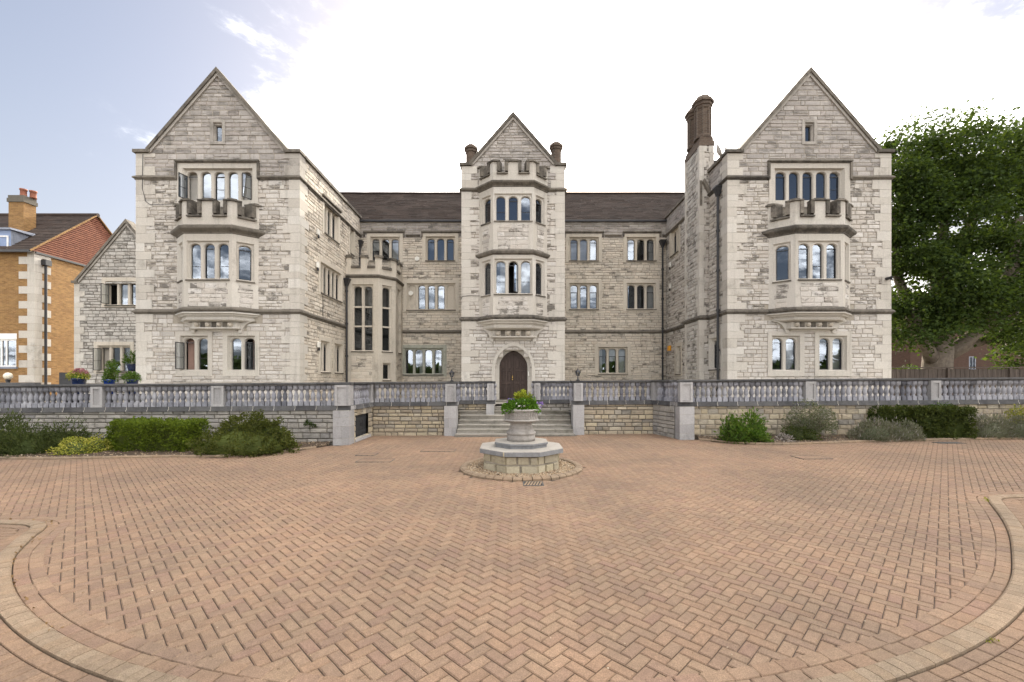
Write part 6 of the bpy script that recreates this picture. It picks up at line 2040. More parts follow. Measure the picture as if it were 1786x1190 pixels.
def hedge(label, x0, x1, y0, y1, h, n, size, mat, rad=0.16, flare=0.0, seed=0, skew=0.0, gap=0.0):
    zb = gz((x0+x1)/2)+0.03
    root = thing("hedge", label, "hedge", ((x0+x1)/2, (y0+y1)/2, zb))
    # sample a rounded box through its faces
    pts, nr = [], []
    A = [((x1-x0)*h, "f"), ((x1-x0)*(y1-y0), "t"), ((y1-y0)*h, "l"), ((y1-y0)*h, "r"), ((x1-x0)*h*0.25, "b")]
    tot = sum(a for a, _ in A)
    for a, kd in A:
        m = int(n*a/tot); u, v = nrng.random(m), nrng.random(m)
        if kd == "f": p = np.c_[x0+(x1-x0)*u, np.full(m, y0), h*v]; q = np.tile([0, -1, 0.1], (m, 1))
        if kd == "b": p = np.c_[x0+(x1-x0)*u, np.full(m, y1), h*v]; q = np.tile([0, 1, 0.1], (m, 1))
        if kd == "t": p = np.c_[x0+(x1-x0)*u, y0+(y1-y0)*v, np.full(m, h)]; q = np.tile([0, 0, 1.0], (m, 1))
        if kd == "l": p = np.c_[np.full(m, x0), y0+(y1-y0)*u, h*v]; q = np.tile([-1, 0, 0.1], (m, 1))
        if kd == "r": p = np.c_[np.full(m, x1), y0+(y1-y0)*u, h*v]; q = np.tile([1, 0, 0.1], (m, 1))
        pts.append(p); nr.append(q)
    p = np.concatenate(pts); q = np.concatenate(nr).astype(float)
    c = np.array([(x0+x1)/2, (y0+y1)/2, h/2]); hx = np.array([(x1-x0)/2, (y1-y0)/2, h/2])
    def roundit(p):
        d = p-c; inner = np.clip(d, -(hx-rad), hx-rad); inner[:, 2] = np.clip(d[:, 2], -hx[2], hx[2]-rad*0.7)
        e = d-inner; l = np.linalg.norm(e, axis=1)[:, None]+1e-9
        return c+inner+e/l*np.minimum(l, rad)
    p = roundit(p)
    def warp(p):
        t = p[:, 2]/h
        k = flare*(t-1)
        p[:, 0] -= k*np.clip((c[0]-p[:, 0])/hx[0], 0, 1)*-1
        p[:, 1] += skew*np.clip((c[0]-p[:, 0])/hx[0], 0, 1)**2
        return p
    p = warp(p)
    p += q*(lump(p, 5.0, 0.035, seed)+lump(p, 1.7, 0.03, seed+9))[:, None]
    p -= q*(0.10*nrng.random(len(p))**2)[:, None]
    p[:, 2] += zb
    p, q = clump(p, q, 12, 0.026, 0.11); p[:, 2] = np.maximum(p[:, 2], zb)
    leaves("foliage", p, q, size, mat, root, 0.55, 0.75)
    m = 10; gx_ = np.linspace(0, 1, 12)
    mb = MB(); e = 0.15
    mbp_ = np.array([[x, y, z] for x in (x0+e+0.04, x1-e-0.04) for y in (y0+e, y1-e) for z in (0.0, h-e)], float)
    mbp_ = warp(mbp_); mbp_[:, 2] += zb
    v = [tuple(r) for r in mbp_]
    mb.add(v, [(0,1,3,2),(4,6,7,5),(0,4,5,1),(2,3,7,6),(1,5,7,3)], 0.5); mb.build("shade_core", "dark_hedge_leaf", root)  # added block in dark green, painting the shade inside the hedge
    return root
G = lambda x: gz(x)+0.04
shrub("juniper", "broad dark juniper spreading at the far left end of the bed", "shrub",
      [((-15.3, 12.75, G(-15)), (1.8, 1.0, 0.95)), ((-14.0, 12.6, G(-14)), (1.15, 0.85, 0.62)), ((-13.3, 12.95, G(-13)), (0.9, 0.6, 0.78)), ((-16.4, 12.5, G(-16)), (1.2, 0.8, 0.7))], 16000, 0.10, "juniper_leaf", "dark_hedge_leaf", 0.26, 0.6, 0.35, 2.6, 0.50, 0.60, None, 0, 0.6, 0.07)
shrub("golden_shrub", "low golden yellow shrub beside the dark juniper", "shrub", [((-12.35, 12.3, G(-12)), (0.62, 0.38, 0.42)), ((-11.95, 12.45, G(-12)), (0.38, 0.3, 0.46))], 2600, 0.05, "golden_leaf", "juniper_leaf", 0.55, 0.9, 0.3, 4, 0.4, 0.7)
hedge("clipped bright green box hedge against the left terrace wall", -11.8, -9.3, 12.3, 13.45, 0.88, 14000, 0.058, "box_leaf", 0.18, 0.30, 3, 0.35)
shrub("mounded_shrub", "large rounded olive green mound between the clipped hedge and the corner pier", "shrub",
      [((-7.68, 12.42, G(-7.6)), (1.48, 0.86, 0.80)), ((-7.75, 12.75, G(-7.6)), (0.95, 0.7, 1.10)), ((-7.1, 12.75, G(-7)), (0.62, 0.6, 0.92))], 15000, 0.068, "hebe_leaf", "dark_hedge_leaf", 0.5, 0.6, 0.20, 3.0, 0.30, 0.74, None, 0, 0.2, 0.034)
shrub("wall_fern", "small green plant rooted in the left terrace wall", "plant", [((X(536, 13.95), 13.98, Z(741, 14)), (0.14, 0.07, 0.15)), ((X(546, 13.95), 13.99, Z(745, 14)), (0.09, 0.05, 0.12))], 260, 0.05, "tree_leaf", None, 0.5, 0.9, 0.3, 5, 0.5, 0)
shrub("laurel", "bright green leafy laurel shrub nearest the right corner pier", "shrub",
      [((7.25, 13.75, G(7)), (0.62, 0.42, 0.62)), ((7.05, 13.85, G(7)), (0.42, 0.36, 0.86)), ((7.62, 13.8, G(7.6)), (0.40, 0.34, 0.95)), ((7.75, 13.7, G(7.6)), (0.45, 0.36, 0.40))], 3600, 0.115, "laurel_leaf", "dark_hedge_leaf", 0.42, 0.6, 0.3, 3, 0.45, 0.62, None, 0, 0.35, 0.07)
shrub("sage_shrub", "tall loose grey green shrub in front of the right terrace wall", "shrub",
      [((9.75, 14.15, G(9.7)+0.28), (0.70, 0.42, 0.98)), ((10.1, 14.2, G(10)+0.35), (0.55, 0.35, 0.72)), ((9.35, 14.2, G(9.4)+0.3), (0.48, 0.3, 0.62))], 4200, 0.058, "sage_leaf", None, 0.5, 1.0, 0.35, 3, 0.85, 0, None, 60)
shrub("dark_shrub", "small dark bush at the foot of the grey green shrub", "shrub", [((9.15, 14.0, G(9.1)), (0.50, 0.36, 0.46)), ((9.5, 13.95, G(9.4)), (0.38, 0.3, 0.40))], 2200, 0.055, "dark_hedge_leaf", None, 0.5, 0.9, 0.3, 4, 0.45, 0.7)
shrub("dry_plant", "small bleached dry plant on the soil left of the dark bush", "plant", [((8.6, 13.75, G(8.6)), (0.28, 0.2, 0.22))], 220, 0.08, "dry_leaf", None, 0.3, 0.9, 0.3, 4, 0.7, 0, None, 14)
def lavender(label, lobes, n):
    r = shrub("lavender", label, "lavender", lobes, n, 0.10, "lavender_leaf", "sage_leaf", 0.16, 0.45, 0.2, 3.5, 0.5, 0.66, "lavender clumps in the right bed", 0, 0.7)
    P_ = []
    for c, rr in lobes:
        p, nr = dome_points(int(90*rr[0]/0.6), c, (rr[0]*1.12, rr[1]*1.1, rr[2]*1.22), 0.2, 3.5, c[0], 0.1); P_.append(p)
    P_ = np.concatenate(P_); leaves("flower_spikes", P_, np.tile([0, -0.1, 1.0], (len(P_), 1)), 0.11, "dry_leaf", r, 0.14, 0.3, "stuff")
    return r
lavender("grey lavender clump left of the dark clipped hedge", [((11.65, 13.95, G(11.6)), (0.78, 0.42, 0.60)), ((12.55, 13.98, G(12.5)), (0.62, 0.36, 0.55))], 5200)
hedge("dark green clipped hedge against the right terrace wall", 12.15, 15.05, 13.98, 14.66, 1.02, 9500, 0.075, "dark_hedge_leaf", 0.14, 0.42, 6, 0.1)
shrub("sprig_shrub", "pale green sprigs rising behind the dark clipped hedge", "shrub", [((14.35, 14.6, G(14)+0.75), (0.55, 0.12, 0.42))], 420, 0.07, "laurel_leaf", None, 0.45, 0.9, 0.4, 3, 0.8, 0)
lavender("grey lavender clump at the right end of the bed", [((15.75, 14.25, G(15.7)), (0.75, 0.34, 0.68)), ((16.75, 14.25, G(16.7)), (0.7, 0.34, 0.72))], 4600)
shrub("golden_shrub", "yellow variegated shrub behind the lavender at the right edge", "shrub", [((17.1, 14.55, G(17)+0.45), (0.55, 0.22, 0.55))], 1300, 0.055, "golden_leaf", None, 0.55, 0.9, 0.35, 4, 0.6, 0)

# flowers in the bowl
zb = 1.33+GZ0
fl = thing("bedding_plants", "green bedding plants with white and purple flowers filling the stone bowl", "flowers", (FX, FY, zb))
p, nr = dome_points(3000, (FX-0.02, FY, zb), (0.42, 0.38, 0.26), 0.25, 5, 2, 0.45); leaves("foliage", p, nr, 0.055, "bloom_leaf", fl, 0.7, 0.8)
p2, nr2 = dome_points(900, (FX+0.12, FY, zb), (0.27, 0.25, 0.36), 0.25, 5, 5, 0.45); leaves("foliage", p2, nr2, 0.05, "bloom_leaf", fl, 0.6, 0.8)
core((FX, FY, zb-0.03), (0.40, 0.36, 0.24), fl, "dark_hedge_leaf", 0.75, 2)
def blooms(name, ctr, mat, n=12, s=0.028):
    p = np.repeat(np.array(ctr), n, axis=0); leaves(name, p, np.tile([0, -0.5, 0.5], (len(p), 1)), s, mat, fl, 0.9, 1.0)
blooms("white_flowers", [(FX-0.05+rnd.uniform(-.12, .2), FY-0.33+rnd.uniform(-.04, .05), zb+rnd.uniform(0.04, 0.16)) for _ in range(9)]+[(FX+rnd.uniform(-.35, .3), FY-0.2, zb+rnd.uniform(.1, .25)) for _ in range(3)], "white_petal", 12, 0.028)
blooms("purple_flowers", [(FX+0.42+rnd.uniform(-.1, .08), FY-0.12+rnd.uniform(-.08, .1), zb+rnd.uniform(0.02, 0.18)) for _ in range(10)]+[(FX-0.3+rnd.uniform(-.1, .15), FY-0.1, zb+rnd.uniform(.18, .27)) for _ in range(7)], "purple_petal", 12, 0.03)
cy_ = thing("dwarf_conifer", "small golden conifer in the middle of the stone bowl", "conifer", (FX+0.02, FY+0.05, zb))
p, nr = dome_points(1500, (FX+0.0, FY+0.02, zb+0.12), (0.16, 0.15, 0.30), 0.4, 7, 8, 0.6); leaves("foliage", p, nr+np.array([0, 0, 0.8]), 0.06, "cypress_leaf", cy_, 0.3, 0.5)
p, nr = dome_points(500, (FX+0.16, FY+0.02, zb+0.10), (0.10, 0.10, 0.26), 0.4, 7, 3, 0.6); leaves("foliage", p, nr+np.array([0, 0, 0.8]), 0.06, "cypress_leaf", cy_, 0.3, 0.5)
mb = MB()
for k in range(5):
    x = FX+0.15+0.05*k; mb.tube([(x, FY, zb+0.2), (x+0.02, FY, zb+0.36), (x+rnd.uniform(-.02, .04), FY, zb+0.44)], 0.003, 4)
mb.build("stems", "twig", fl)

# ================================================================== POTS ON THE TERRACE AT THE LEFT
def pot(label, x, y, z, r, h, mat):
    t = thing("plant_pot", label, "pot", (x, y, z))
    mb = MB(); mb.lathe(x, y, [(r*0.62, z), (r*0.68, z+0.02), (r*0.92, z+h*0.55), (r, z+h*0.9), (r*1.08, z+h*0.92), (r*1.08, z+h), (r*0.95, z+h), (r*0.92, z+h*0.9)], 18); mb.build("bowl", mat, t, smooth=True)
    mb = MB(); mb.lathe(x, y, [(r*0.93, z+h*0.9), (0.01, z+h*0.93)], 12); mb.build("compost", "soil", t)
def on_px(px, yq): return X(px, yq)
yq = 14.9
PZ = 1.55                      # the pots stand on a bench behind the balustrade
bench = thing("plant_bench", "low stone bench behind the left balustrade carrying the pots", "bench", (X(185, 15.0), 15.0, TZ))
mb = MB(); mb.bbox(X(118, yq), X(236, yq), 14.65, 15.35, PZ-0.08, PZ, 0.01); mb.build("seat", "rail_stone", bench)
for px in (124, 180, 231):
    mb = MB(); mb.box(X(px, yq)-0.08, X(px, yq)+0.08, 14.75, 15.25, TZ, PZ-0.08); mb.build("leg", "rail_stone", bench)
def zpx(py): return Z(py, yq)
pot("wide dark blue glazed bowl at the left end of the pots", X(137, yq), yq, PZ, 0.19, zpx(660)-PZ, "blue_glaze")
shrub("sedum", "pink headed sedum with yellow green leaves in the wide dark blue bowl", "plant", [((X(137, yq), yq, zpx(660)), (0.30, 0.22, 0.26))], 700, 0.06, "golden_leaf", "bloom_leaf", 0.5, 0.9, 0.3, 4, 0.5, 0.6)
o = [q for q in bpy.data.objects if q.name.startswith("sedum")][0]
p, nr = dome_points(420, (X(138, yq), yq, zpx(655)), (0.26, 0.2, 0.24), 0.2, 4, 1, 0.15); p = p[p[:, 2] > zpx(652)]; leaves("flower_heads", p, np.tile([0, 0, 1.0], (len(p), 1)), 0.045, "sedum_petal", o, 0.9, 1.0)
pot("bright blue glazed pot in the middle of the pots", X(191, yq), yq, PZ, 0.155, zpx(662)-PZ, "bright_blue_glaze")
shrub("potted_shrub", "upright green potted shrub in the bright blue pot", "plant", [((X(192, yq), yq, zpx(664)), (0.20, 0.18, 0.50)), ((X(197, yq), yq, zpx(650)), (0.15, 0.14, 0.32))], 1100, 0.06, "laurel_leaf", "dark_hedge_leaf", 0.45, 0.8, 0.3, 5, 0.5, 0.6)
pot("dark blue glazed pot at the right end of the pots by the house corner", X(231, yq), yq, PZ, 0.16, zpx(662)-PZ, "blue_glaze")
shrub("potted_fern", "arching green fern in the dark blue pot by the house corner", "plant", [((X(229, yq), yq, zpx(662)), (0.26, 0.2, 0.22))], 600, 0.09, "laurel_leaf", "dark_hedge_leaf", 0.25, 0.7, 0.3, 5, 0.5, 0.5)
# upper tier of pots on the window ledge of the annex
yq2 = 23.3
st = thing("plant_stand", "black iron stand with pots below the annex window", "plant stand", (X(213, yq2), yq2, TZ))
mb = MB(); zt = Z(648, yq2)
for px in (190, 234):
    for dy in (-0.2, 0.2): mb.tube([(X(px, yq2), yq2+dy, TZ), (X(px, yq2), yq2+dy, zt)], 0.02, 5)
mb.build("frame", "black_iron", st)
mb = MB(); mb.box(X(188, yq2), X(236, yq2), yq2-0.25, yq2+0.25, zt, zt+0.04); mb.build("shelf", "black_iron", st)
pot("dark pot with a spiky plant on the iron stand", X(230, yq2), yq2, zt+0.04, 0.22, 0.36, "blue_glaze")
shrub("spiky_plant", "spiky green plant in the dark pot on the iron stand", "plant", [((X(230, yq2), yq2, zt+0.42), (0.28, 0.25, 0.55))], 380, 0.24, "laurel_leaf", None, 0.12, 0.5, 0.3, 4, 0.9, 0, None, 0, 0.5)
pot("grey pot on the left of the iron stand", X(197, yq2), yq2, zt+0.04, 0.2, 0.26, "lead")
shrub("bushy_plant", "low leafy plant in the grey pot on the iron stand", "plant", [((X(197, yq2), yq2, zt+0.3), (0.26, 0.22, 0.30))], 420, 0.09, "laurel_leaf", "dark_hedge_leaf", 0.4, 0.8, 0.3, 4, 0.5, 0.5)

# ================================================================== NEIGHBOURS AT THE LEFT
HX, HY = X(60, 27), 27.0
EZ = Z(437, 27)
RZ, RY = Z(378, 31), 31.0
nb = thing("brick_house", "yellow brick house with white quoins and tiled gable at the far left", "house", (HX-6, HY, TZ))
Wf, Ws = Wall(HX, HY, 1, 0), Wall(HX, HY, 0, 1)
wx = X(11, HY)-HX
hh = [(wx-1.35, wx+0.62, Z(640, HY), Z(592, HY))]
mb = MB(); backing(mb, Wf, -16, 0, 0.9, EZ, hh, n=0); backing(mb, Ws, 0, 8, 0.9, EZ, n=0); mb.poly([(HX, 35, 0.9), (HX-16, 35, 0.9), (HX-16, 35, EZ), (HX, 35, EZ)]); mb.build("wall", "yellow_brick", nb)
# white casement window with lintel and sill
win = MB(); u0, u1, v0, v1 = hh[0]
for q in ((u0, u0+0.09, v0, v1), (u1-0.09, u1, v0, v1), (u0+0.09, u1-0.09, v0, v0+0.09), (u0+0.09, u1-0.09, v1-0.09, v1), ((u0+u1)/2-0.06, (u0+u1)/2+0.06, v0+0.09, v1-0.09), (u0+1.25, u0+1.35, v0+0.09, v1-0.09)):
    win.wbox(Wf, *q, -0.12, -0.05)
wo_ = win.build("window", "white_paint", nb)
mb = MB(); mb.wbox(Wf, u0, u1, v0, v1, -0.10, -0.09); mb.build("pane", "window_glass", wo_)
mb = MB(); mb.wbox(Wf, u0, u1, v0, v1, -0.6, -0.5); mb.build("room", "room_dark", wo_)
mb = MB()
for k in range(8): mb.poly([Wf(u1-0.75+0.09*k, v0, -0.3+0.03*(k % 2)), Wf(u1-0.66+0.09*k, v0, -0.3+0.03*((k+1) % 2)), Wf(u1-0.66+0.09*k, v1, -0.3+0.03*((k+1) % 2)), Wf(u1-0.75+0.09*k, v1, -0.3+0.03*(k % 2))])
mb.build("curtain", "curtain_cloth", wo_)
mb = MB(); mb.wbox(Wf, u0-0.2, u1+0.05, v1, v1+0.36, -0.1, 0.03); mb.build("lintel", "white_paint", nb)
mb = MB(); mb.wbox(Wf, u0-0.1, u1+0.1, v0-0.12, v0, -0.12, 0.10); mb.build("sill", "lead", nb)
z = 1.0; k = 0
while z < EZ-0.1:
    h = 0.46; a = 0.42 if k % 2 else 0.95; b = 0.95 if k % 2 else 0.42
    mb = MB(); mb.wbox(Wf, -a, 0.025, z+0.004, min(EZ-0.02, z+h)-0.004, 0, 0.025, 0.0); mb.wbox(Ws, 0, b, z+0.004, min(EZ-0.02, z+h)-0.004, 0, 0.025, 0.0)
    mb.build("quoin_stone", "ashlar", nb, centre=True); z += h; k += 1
# tile hung gable facing the mansion, with the roof behind it
mb = MB(); rows = 26
for r in range(rows):
    t0, t1 = r/rows, (r+1)/rows
    a, b, c, e = HY-0.25+(RY-HY+0.25)*t0, 2*RY-HY+0.25-(RY-HY+0.25)*t0, HY-0.25+(RY-HY+0.25)*t1, 2*RY-HY+0.25-(RY-HY+0.25)*t1
    z0, z1 = EZ-0.05+(RZ-EZ)*t0, EZ-0.05+(RZ-EZ)*t1
    mb.poly([(HX+0.06, a, z0), (HX+0.06, b, z0), (HX+0.02, e, z1), (HX+0.02, c, z1)]); mb.poly([(HX, a, z0), (HX, b, z0), (HX+0.06, b, z0), (HX+0.06, a, z0)])
mb.build("hung_tiles", "hung_tile", nb)
mb = tiled_slope(HX-16, HX+0.15, HY-0.35, EZ-0.12, RY, RZ+0.08, 24); mb.build("roof", "roof_tile", nb, kind="stuff")
mb = MB(); mb.poly([(HX+0.15, 2*RY-HY+0.35, EZ-0.12), (HX-16, 2*RY-HY+0.35, EZ-0.12), (HX-16, RY, RZ+0.08), (HX+0.15, RY, RZ+0.08)]); mb.build("roof", "roof_tile", nb)
mb = MB()
for s_ in (-1, 1):
    ye = RY+s_*(RY-HY+0.35)
    q = [(HX+0.16, ye, EZ-0.16), (HX+0.16, RY, RZ+0.05), (HX+0.16, RY, RZ+0.12), (HX+0.16, ye, EZ-0.08)]
    r = [(HX+0.02, y, z) for _, y, z in q]
    mb.rings([q, r])
mb.build("verge", "yellow_brick", nb)
mb = MB(); mb.tube([(HX-16, RY, RZ+0.1), (HX+0.16, RY, RZ+0.1)], 0.14, 8); mb.build("ridge_tile", "roof_tile", nb)
mb = MB(); mb.box(HX-16, HX+0.12, HY-0.42, HY-0.28, EZ-0.2, EZ-0.06); mb.wbox(Ws, 0.02, 8, EZ-0.18, EZ-0.05, 0.005, 0.10); mb.build("gutter", "black_iron", nb)
mb = MB(); xq, yq3 = HX+0.12, HY+0.55; mb.tube([(xq, yq3, EZ-0.6), (xq, yq3, 1.0)], 0.07, 8); dp = mb.build("drainpipe", "black_iron", nb)
mb = MB(); mb.bbox(xq-0.13, xq+0.2, yq3-0.2, yq3+0.2, EZ-0.8, EZ-0.45, 0.02); mb.build("hopper", "black_iron", dp)
cz0, cz1 = Z(405, 29), Z(345, 29)
cx0, cx1 = X(27, 29), X(53, 29)
mb = MB(); mb.box(cx0, cx1, 28.6, 29.35, cz0-1.0, cz1-0.45); ch = mb.build("chimney", "yellow_brick", nb)
mb = MB(); mb.box(cx0-0.06, cx1+0.06, 28.54, 29.41, cz1-0.45, cz1-0.2); mb.box(cx0-0.02, cx1+0.02, 28.58, 29.37, cz1-0.2, cz1); mb.build("chimney_cap", "mortar_dark", ch)
for px, yy in ((41, 28.85), (58, 29.15)):
    x = X(px, yy); mb = MB(); mb.lathe(x, yy, [(0.19, cz1), (0.17, cz1+0.1), (0.165, cz1+0.4), (0.20, cz1+0.42), (0.20, cz1+0.5), (0.15, cz1+0.5), (0.14, cz1+0.3)], 12); mb.build("chimney_pot", "terracotta", ch, smooth=True)
mb = MB(); mb.box(cx0-0.2, cx1+0.25, 28.35, 28.6, cz0-0.85, cz0-0.55); mb.build("flashing", "lead", ch)
# dormer with lead cheeks
dz0, dz1 = Z(436, 27.2), Z(402, 27.2)
dx1 = X(21, 27.2)
mb = MB(); mb.box(dx1-3.0, dx1, 27.15, 30.6, dz0, dz1); dm = mb.build("dormer", "lead_blue", nb)
mb = MB(); mb.poly([(dx1+0.004, 27.14, dz0), (dx1+0.004, 30.6, dz0), (dx1+0.004, 30.6, dz1-0.02), (dx1+0.004, 27.14, dz1-0.02)])
for k in range(5): mb.box(dx1+0.005, dx1+0.03, 27.3+0.55*k, 27.33+0.55*k, dz0+0.1, dz1-0.05)
mb.build("dormer_cheek", "lead", dm)
mb = MB(); mb.rings([[(x, y, z) for x, y, z in ((dx1-3.2, 27.0, dz1), (dx1+0.14, 27.0, dz1), (dx1+0.14, 30.8, dz1), (dx1-3.2, 30.8, dz1))], [(dx1-3.2, 27.0, dz1+0.12), (dx1+0.1, 27.0, dz1+0.12), (dx1+0.1, 30.8, dz1+0.3), (dx1-3.2, 30.8, dz1+0.3)]]); mb.build("dormer_roof", "lead", dm)
Wd = Wall(dx1, 27.15, 1, 0)
mb = MB(); du = X(14, 27.1)-dx1; dw0, dw1 = Z(433, 27.1), Z(411, 27.1)
for q in ((du-1.5, du-1.42, dw0, dw1), (du-0.08, du, dw0, dw1), (du-1.42, du-0.08, dw0, dw0+0.08), (du-1.42, du-0.08, dw1-0.08, dw1)): mb.wbox(Wd, *q, 0.0, 0.06)
dwn = mb.build("dormer_window", "white_paint", dm)
mb = MB(); mb.wbox(Wd, du-1.42, du-0.08, dw0+0.08, dw1-0.08, 0.005, 0.02); mb.build("pane", "window_glass", dwn) if False else mb.build("pane", "lead_blue", dwn)
mb = MB(); mb.box(X(106, 27.4), X(127, 27.4), 27.3, 27.5, TZ, Z(650, 27.4))
sg = mb.build("side_gate", "black_timber", None); tag(sg, "dark timber side gate between the brick house and the stone annex", "gate")
gl = thing("globe_lamp", "round white globe lamp on the low wall in front of the brick house", "lamp", (X(14, 20), 20, TZ))
mb = MB(); zc = Z(656, 20); mb.lathe(gl.location.x, 20, [(0.02, zc-0.16), (0.10, zc-0.13), (0.15, zc-0.06), (0.16, zc), (0.14, zc+0.08), (0.08, zc+0.14), (0.01, zc+0.16)], 16); mb.build("globe", "globe_glass", gl, smooth=True)
mb = MB(); mb.lathe(gl.location.x, 20, [(0.07, TZ), (0.07, zc-0.25), (0.09, zc-0.24), (0.09, zc-0.16)], 10); mb.build("post", "black_iron", gl)
mb = MB(); mb.bbox(X(-60, 19.9), X(66, 19.9), 19.75, 20.05, TZ, Z(667.5, 19.9), 0.02)
lw_ = mb.build("boundary_wall", "rail_stone", None); tag(lw_, "low dark wall under the globe lamp in front of the brick house", "wall")

# ================================================================== TREE, FENCE AND HOUSE AT THE RIGHT
TRX, TRY = X(1632, 25), 25.0
tree = thing("broadleaf_tree", "huge dark green broadleaf tree behind the fence beside the right wing", "tree", (TRX, TRY, TZ))
mb = MB()
mb.tube([(TRX-0.1, TRY, 0.9), (TRX, TRY, 1.6), (TRX+0.05, TRY, 2.6), (TRX+0.15, TRY, 3.8), (TRX+0.3, TRY+0.2, 6), (TRX+0.8, TRY+0.5, 9.5), (TRX+1.5, TRY+0.8, 13.5)], [1.0, 0.74, 0.68, 0.66, 0.5, 0.3, 0.1], 14)
mb.build("trunk", "bark", tree, smooth=True)
limbs = [[(0.3, 0, 3.2), (1.8, -0.3, 4.6), (4.2, -0.4, 6.2), (7.0, 0, 8.8), (9.0, 0.4, 12)], [(0.2, 0.1, 3.4), (-0.8, 0.4, 5.2), (-1.6, 0.6, 8), (-1.7, 0.8, 12)], [(0.3, 0.2, 4.5), (2.0, 1.0, 8.0), (3.6, 1.2, 12.5), (4.2, 1.5, 15)], [(0.4, 0, 3.4), (2.8, 0.8, 4.2), (5.6, 1.5, 4.9), (8.5, 2, 6.2)], [(-0.1, 0, 3.0), (-1.2, -0.6, 4.2), (-2.0, -0.8, 6.0)], [(2.4, -0.3, 5.0), (3.2, -1.0, 8.0), (3.4, -1.2, 11)]]
for lp in limbs:
    mb = MB(); n = len(lp); mb.tube([(TRX+a, TRY+b, c) for a, b, c in lp], [0.36*(1-i/n)+0.05 for i in range(n)], 8); mb.build("limb", "bark", tree, smooth=True)
trng = np.random.default_rng(21)
lob = [(8.6, 1.0, 4.2, 1.7, 1.4, 1.2), (6.6, 1.2, 4.0, 1.5, 1.2, 1.0), (0.2, 0.5, 13.6, 2.6, 2.6, 2.5), (3.2, 0.3, 14.6, 2.6, 2.6, 2.4), (6.2, 0.6, 14.2, 2.6, 2.5, 2.5), (9.2, 0.5, 14.8, 2.6, 2.5, 2.5), (-0.4, 0.2, 10.6, 2.3, 2.6, 2.4), (2.6, -0.6, 11.4, 2.7, 2.4, 2.6), (5.6, -0.4, 11.0, 2.6, 2.4, 2.5), (8.8, -0.2, 11.4, 2.6, 2.4, 2.6),
       (-0.8, 0.0, 7.6, 2.0, 2.4, 2.2), (1.8, -0.9, 8.2, 2.4, 2.2, 2.2), (4.6, -0.9, 7.8, 2.2, 2.0, 2.0), (7.4, 0.0, 8.0, 2.3, 2.2, 2.0), (10.2, 0.2, 8.6, 2.4, 2.4, 2.4), (-1.7, -0.3, 5.4, 1.5, 2.0, 1.5), (1.2, -1.2, 6.2, 2.0, 1.8, 1.2), (3.8, -0.9, 5.6, 1.7, 1.6, 1.0), (9.4, 1.2, 5.6, 2.2, 1.8, 1.4), (12, 0.5, 12, 3, 2.6, 3), (-1.4, 0.9, 12.2, 1.7, 2.0, 2.2), (-1.6, -1.4, 4.6, 1.6, 1.2, 1.1), (0.6, -1.9, 6.1, 1.7, 1.0, 0.9), (5.0, -1.2, 6.4, 2.0, 1.4, 1.2), (-2.0, -0.6, 7.0, 1.5, 1.6, 2.0), (-1.8, 0.0, 9.6, 1.6, 1.8, 2.0), (4.8, 0.2, 4.6, 1.4, 1.2, 0.8), (-1.5, 0.4, 14.2, 1.8, 2.0, 2.0), (-1.9, 0.2, 12.0, 1.6, 1.8, 2.0), (1.4, 0.4, 15.4, 1.8, 1.8, 1.7), (7.8, 0.4, 15.6, 1.8, 1.8, 1.6), (-1.3, 0.2, 15.7, 1.5, 1.6, 1.3), (4.8, 0.4, 15.9, 1.6, 1.6, 1.3)]
P_, N_, T_ = [], [], []
for (a, b, c, rx, ry, rz) in lob:
    nc = int(40*rx*rz/6)
    u = trng.normal(0, 1, (nc, 3)); u /= np.linalg.norm(u, axis=1)[:, None]
    k = trng.uniform(0.55, 1.08, nc)[:, None]
    cc = np.array([TRX+a, TRY+b, c])+u*np.array([rx, ry, rz])*k
    for q in cc:
        m = trng.integers(90, 190); s = trng.uniform(0.34, 0.66)
        d = trng.normal(0, 1, (m, 3))*np.array([s, s, s*0.42])
        P_.append(q+d); N_.append(d/s*0.6+np.array([0, 0, -0.15])); T_.append(np.full(m, trng.random())+trng.normal(0, 0.12, m))
P_ = np.concatenate(P_); N_ = np.concatenate(N_)
keep = P_[:, 0] > X(1540, 25)*np.ones(len(P_))-0.4
T_ = np.clip(np.concatenate(T_), 0, 0.98)
co = leaves("crown", P_[keep], N_[keep], 0.20, "tree_leaf", tree, 0.62, 0.7)
co.data.attributes["tint"].data.foreach_set("value", T_[keep].astype(np.float32))
# undergrowth along the fence
for k, (px, yy, rx, rz, lab) in enumerate(((1572, 25.5, 1.0, 1.9, "dark shrub behind the fence right beside the stone wing"), (1588, 26.4, 0.6, 2.0, "yellow green shrub behind the fence left of the tree trunk"), (1756, 26.5, 1.3, 2.4, "dark shrub behind the fence below the brick house"))):
    x = X(px, yy); shrub("fence_shrub", lab, "shrub", [((x, yy, 1.0), (rx, 0.8, rz))], 1500, 0.16, "tree_leaf" if k != 1 else "laurel_leaf", "dark_hedge_leaf", 0.5, 0.9, 0.3, 1.2, 0.5, 0.6)
FY_ = 23.6
fen = thing("timber_fence", "weathered close boarded timber fence beside the right wing", "fence", (X(1670, FY_), FY_, TZ))
x = X(1540, FY_); zt = Z(644, FY_); k = 0
Wfe = front(FY_)
while x < X(1840, FY_):
    mb = MB(); t = rnd.uniform(-.012, .012)
    mb.wbox(Wfe, x+0.003, x+0.121, TZ, zt+t, -0.02-0.012*(k % 2), 0.0-0.012*(k % 2), 0.0); mb.build("board", "fence_board", fen, centre=True)
    x += 0.124; k += 1
for px in (1545, 1652, 1760):
    mb = MB(); mb.box(X(px, FY_)-0.06, X(px, FY_)+0.06, FY_-0.10, FY_-0.002, TZ, zt+0.06); mb.build("post", "fence_board", fen)
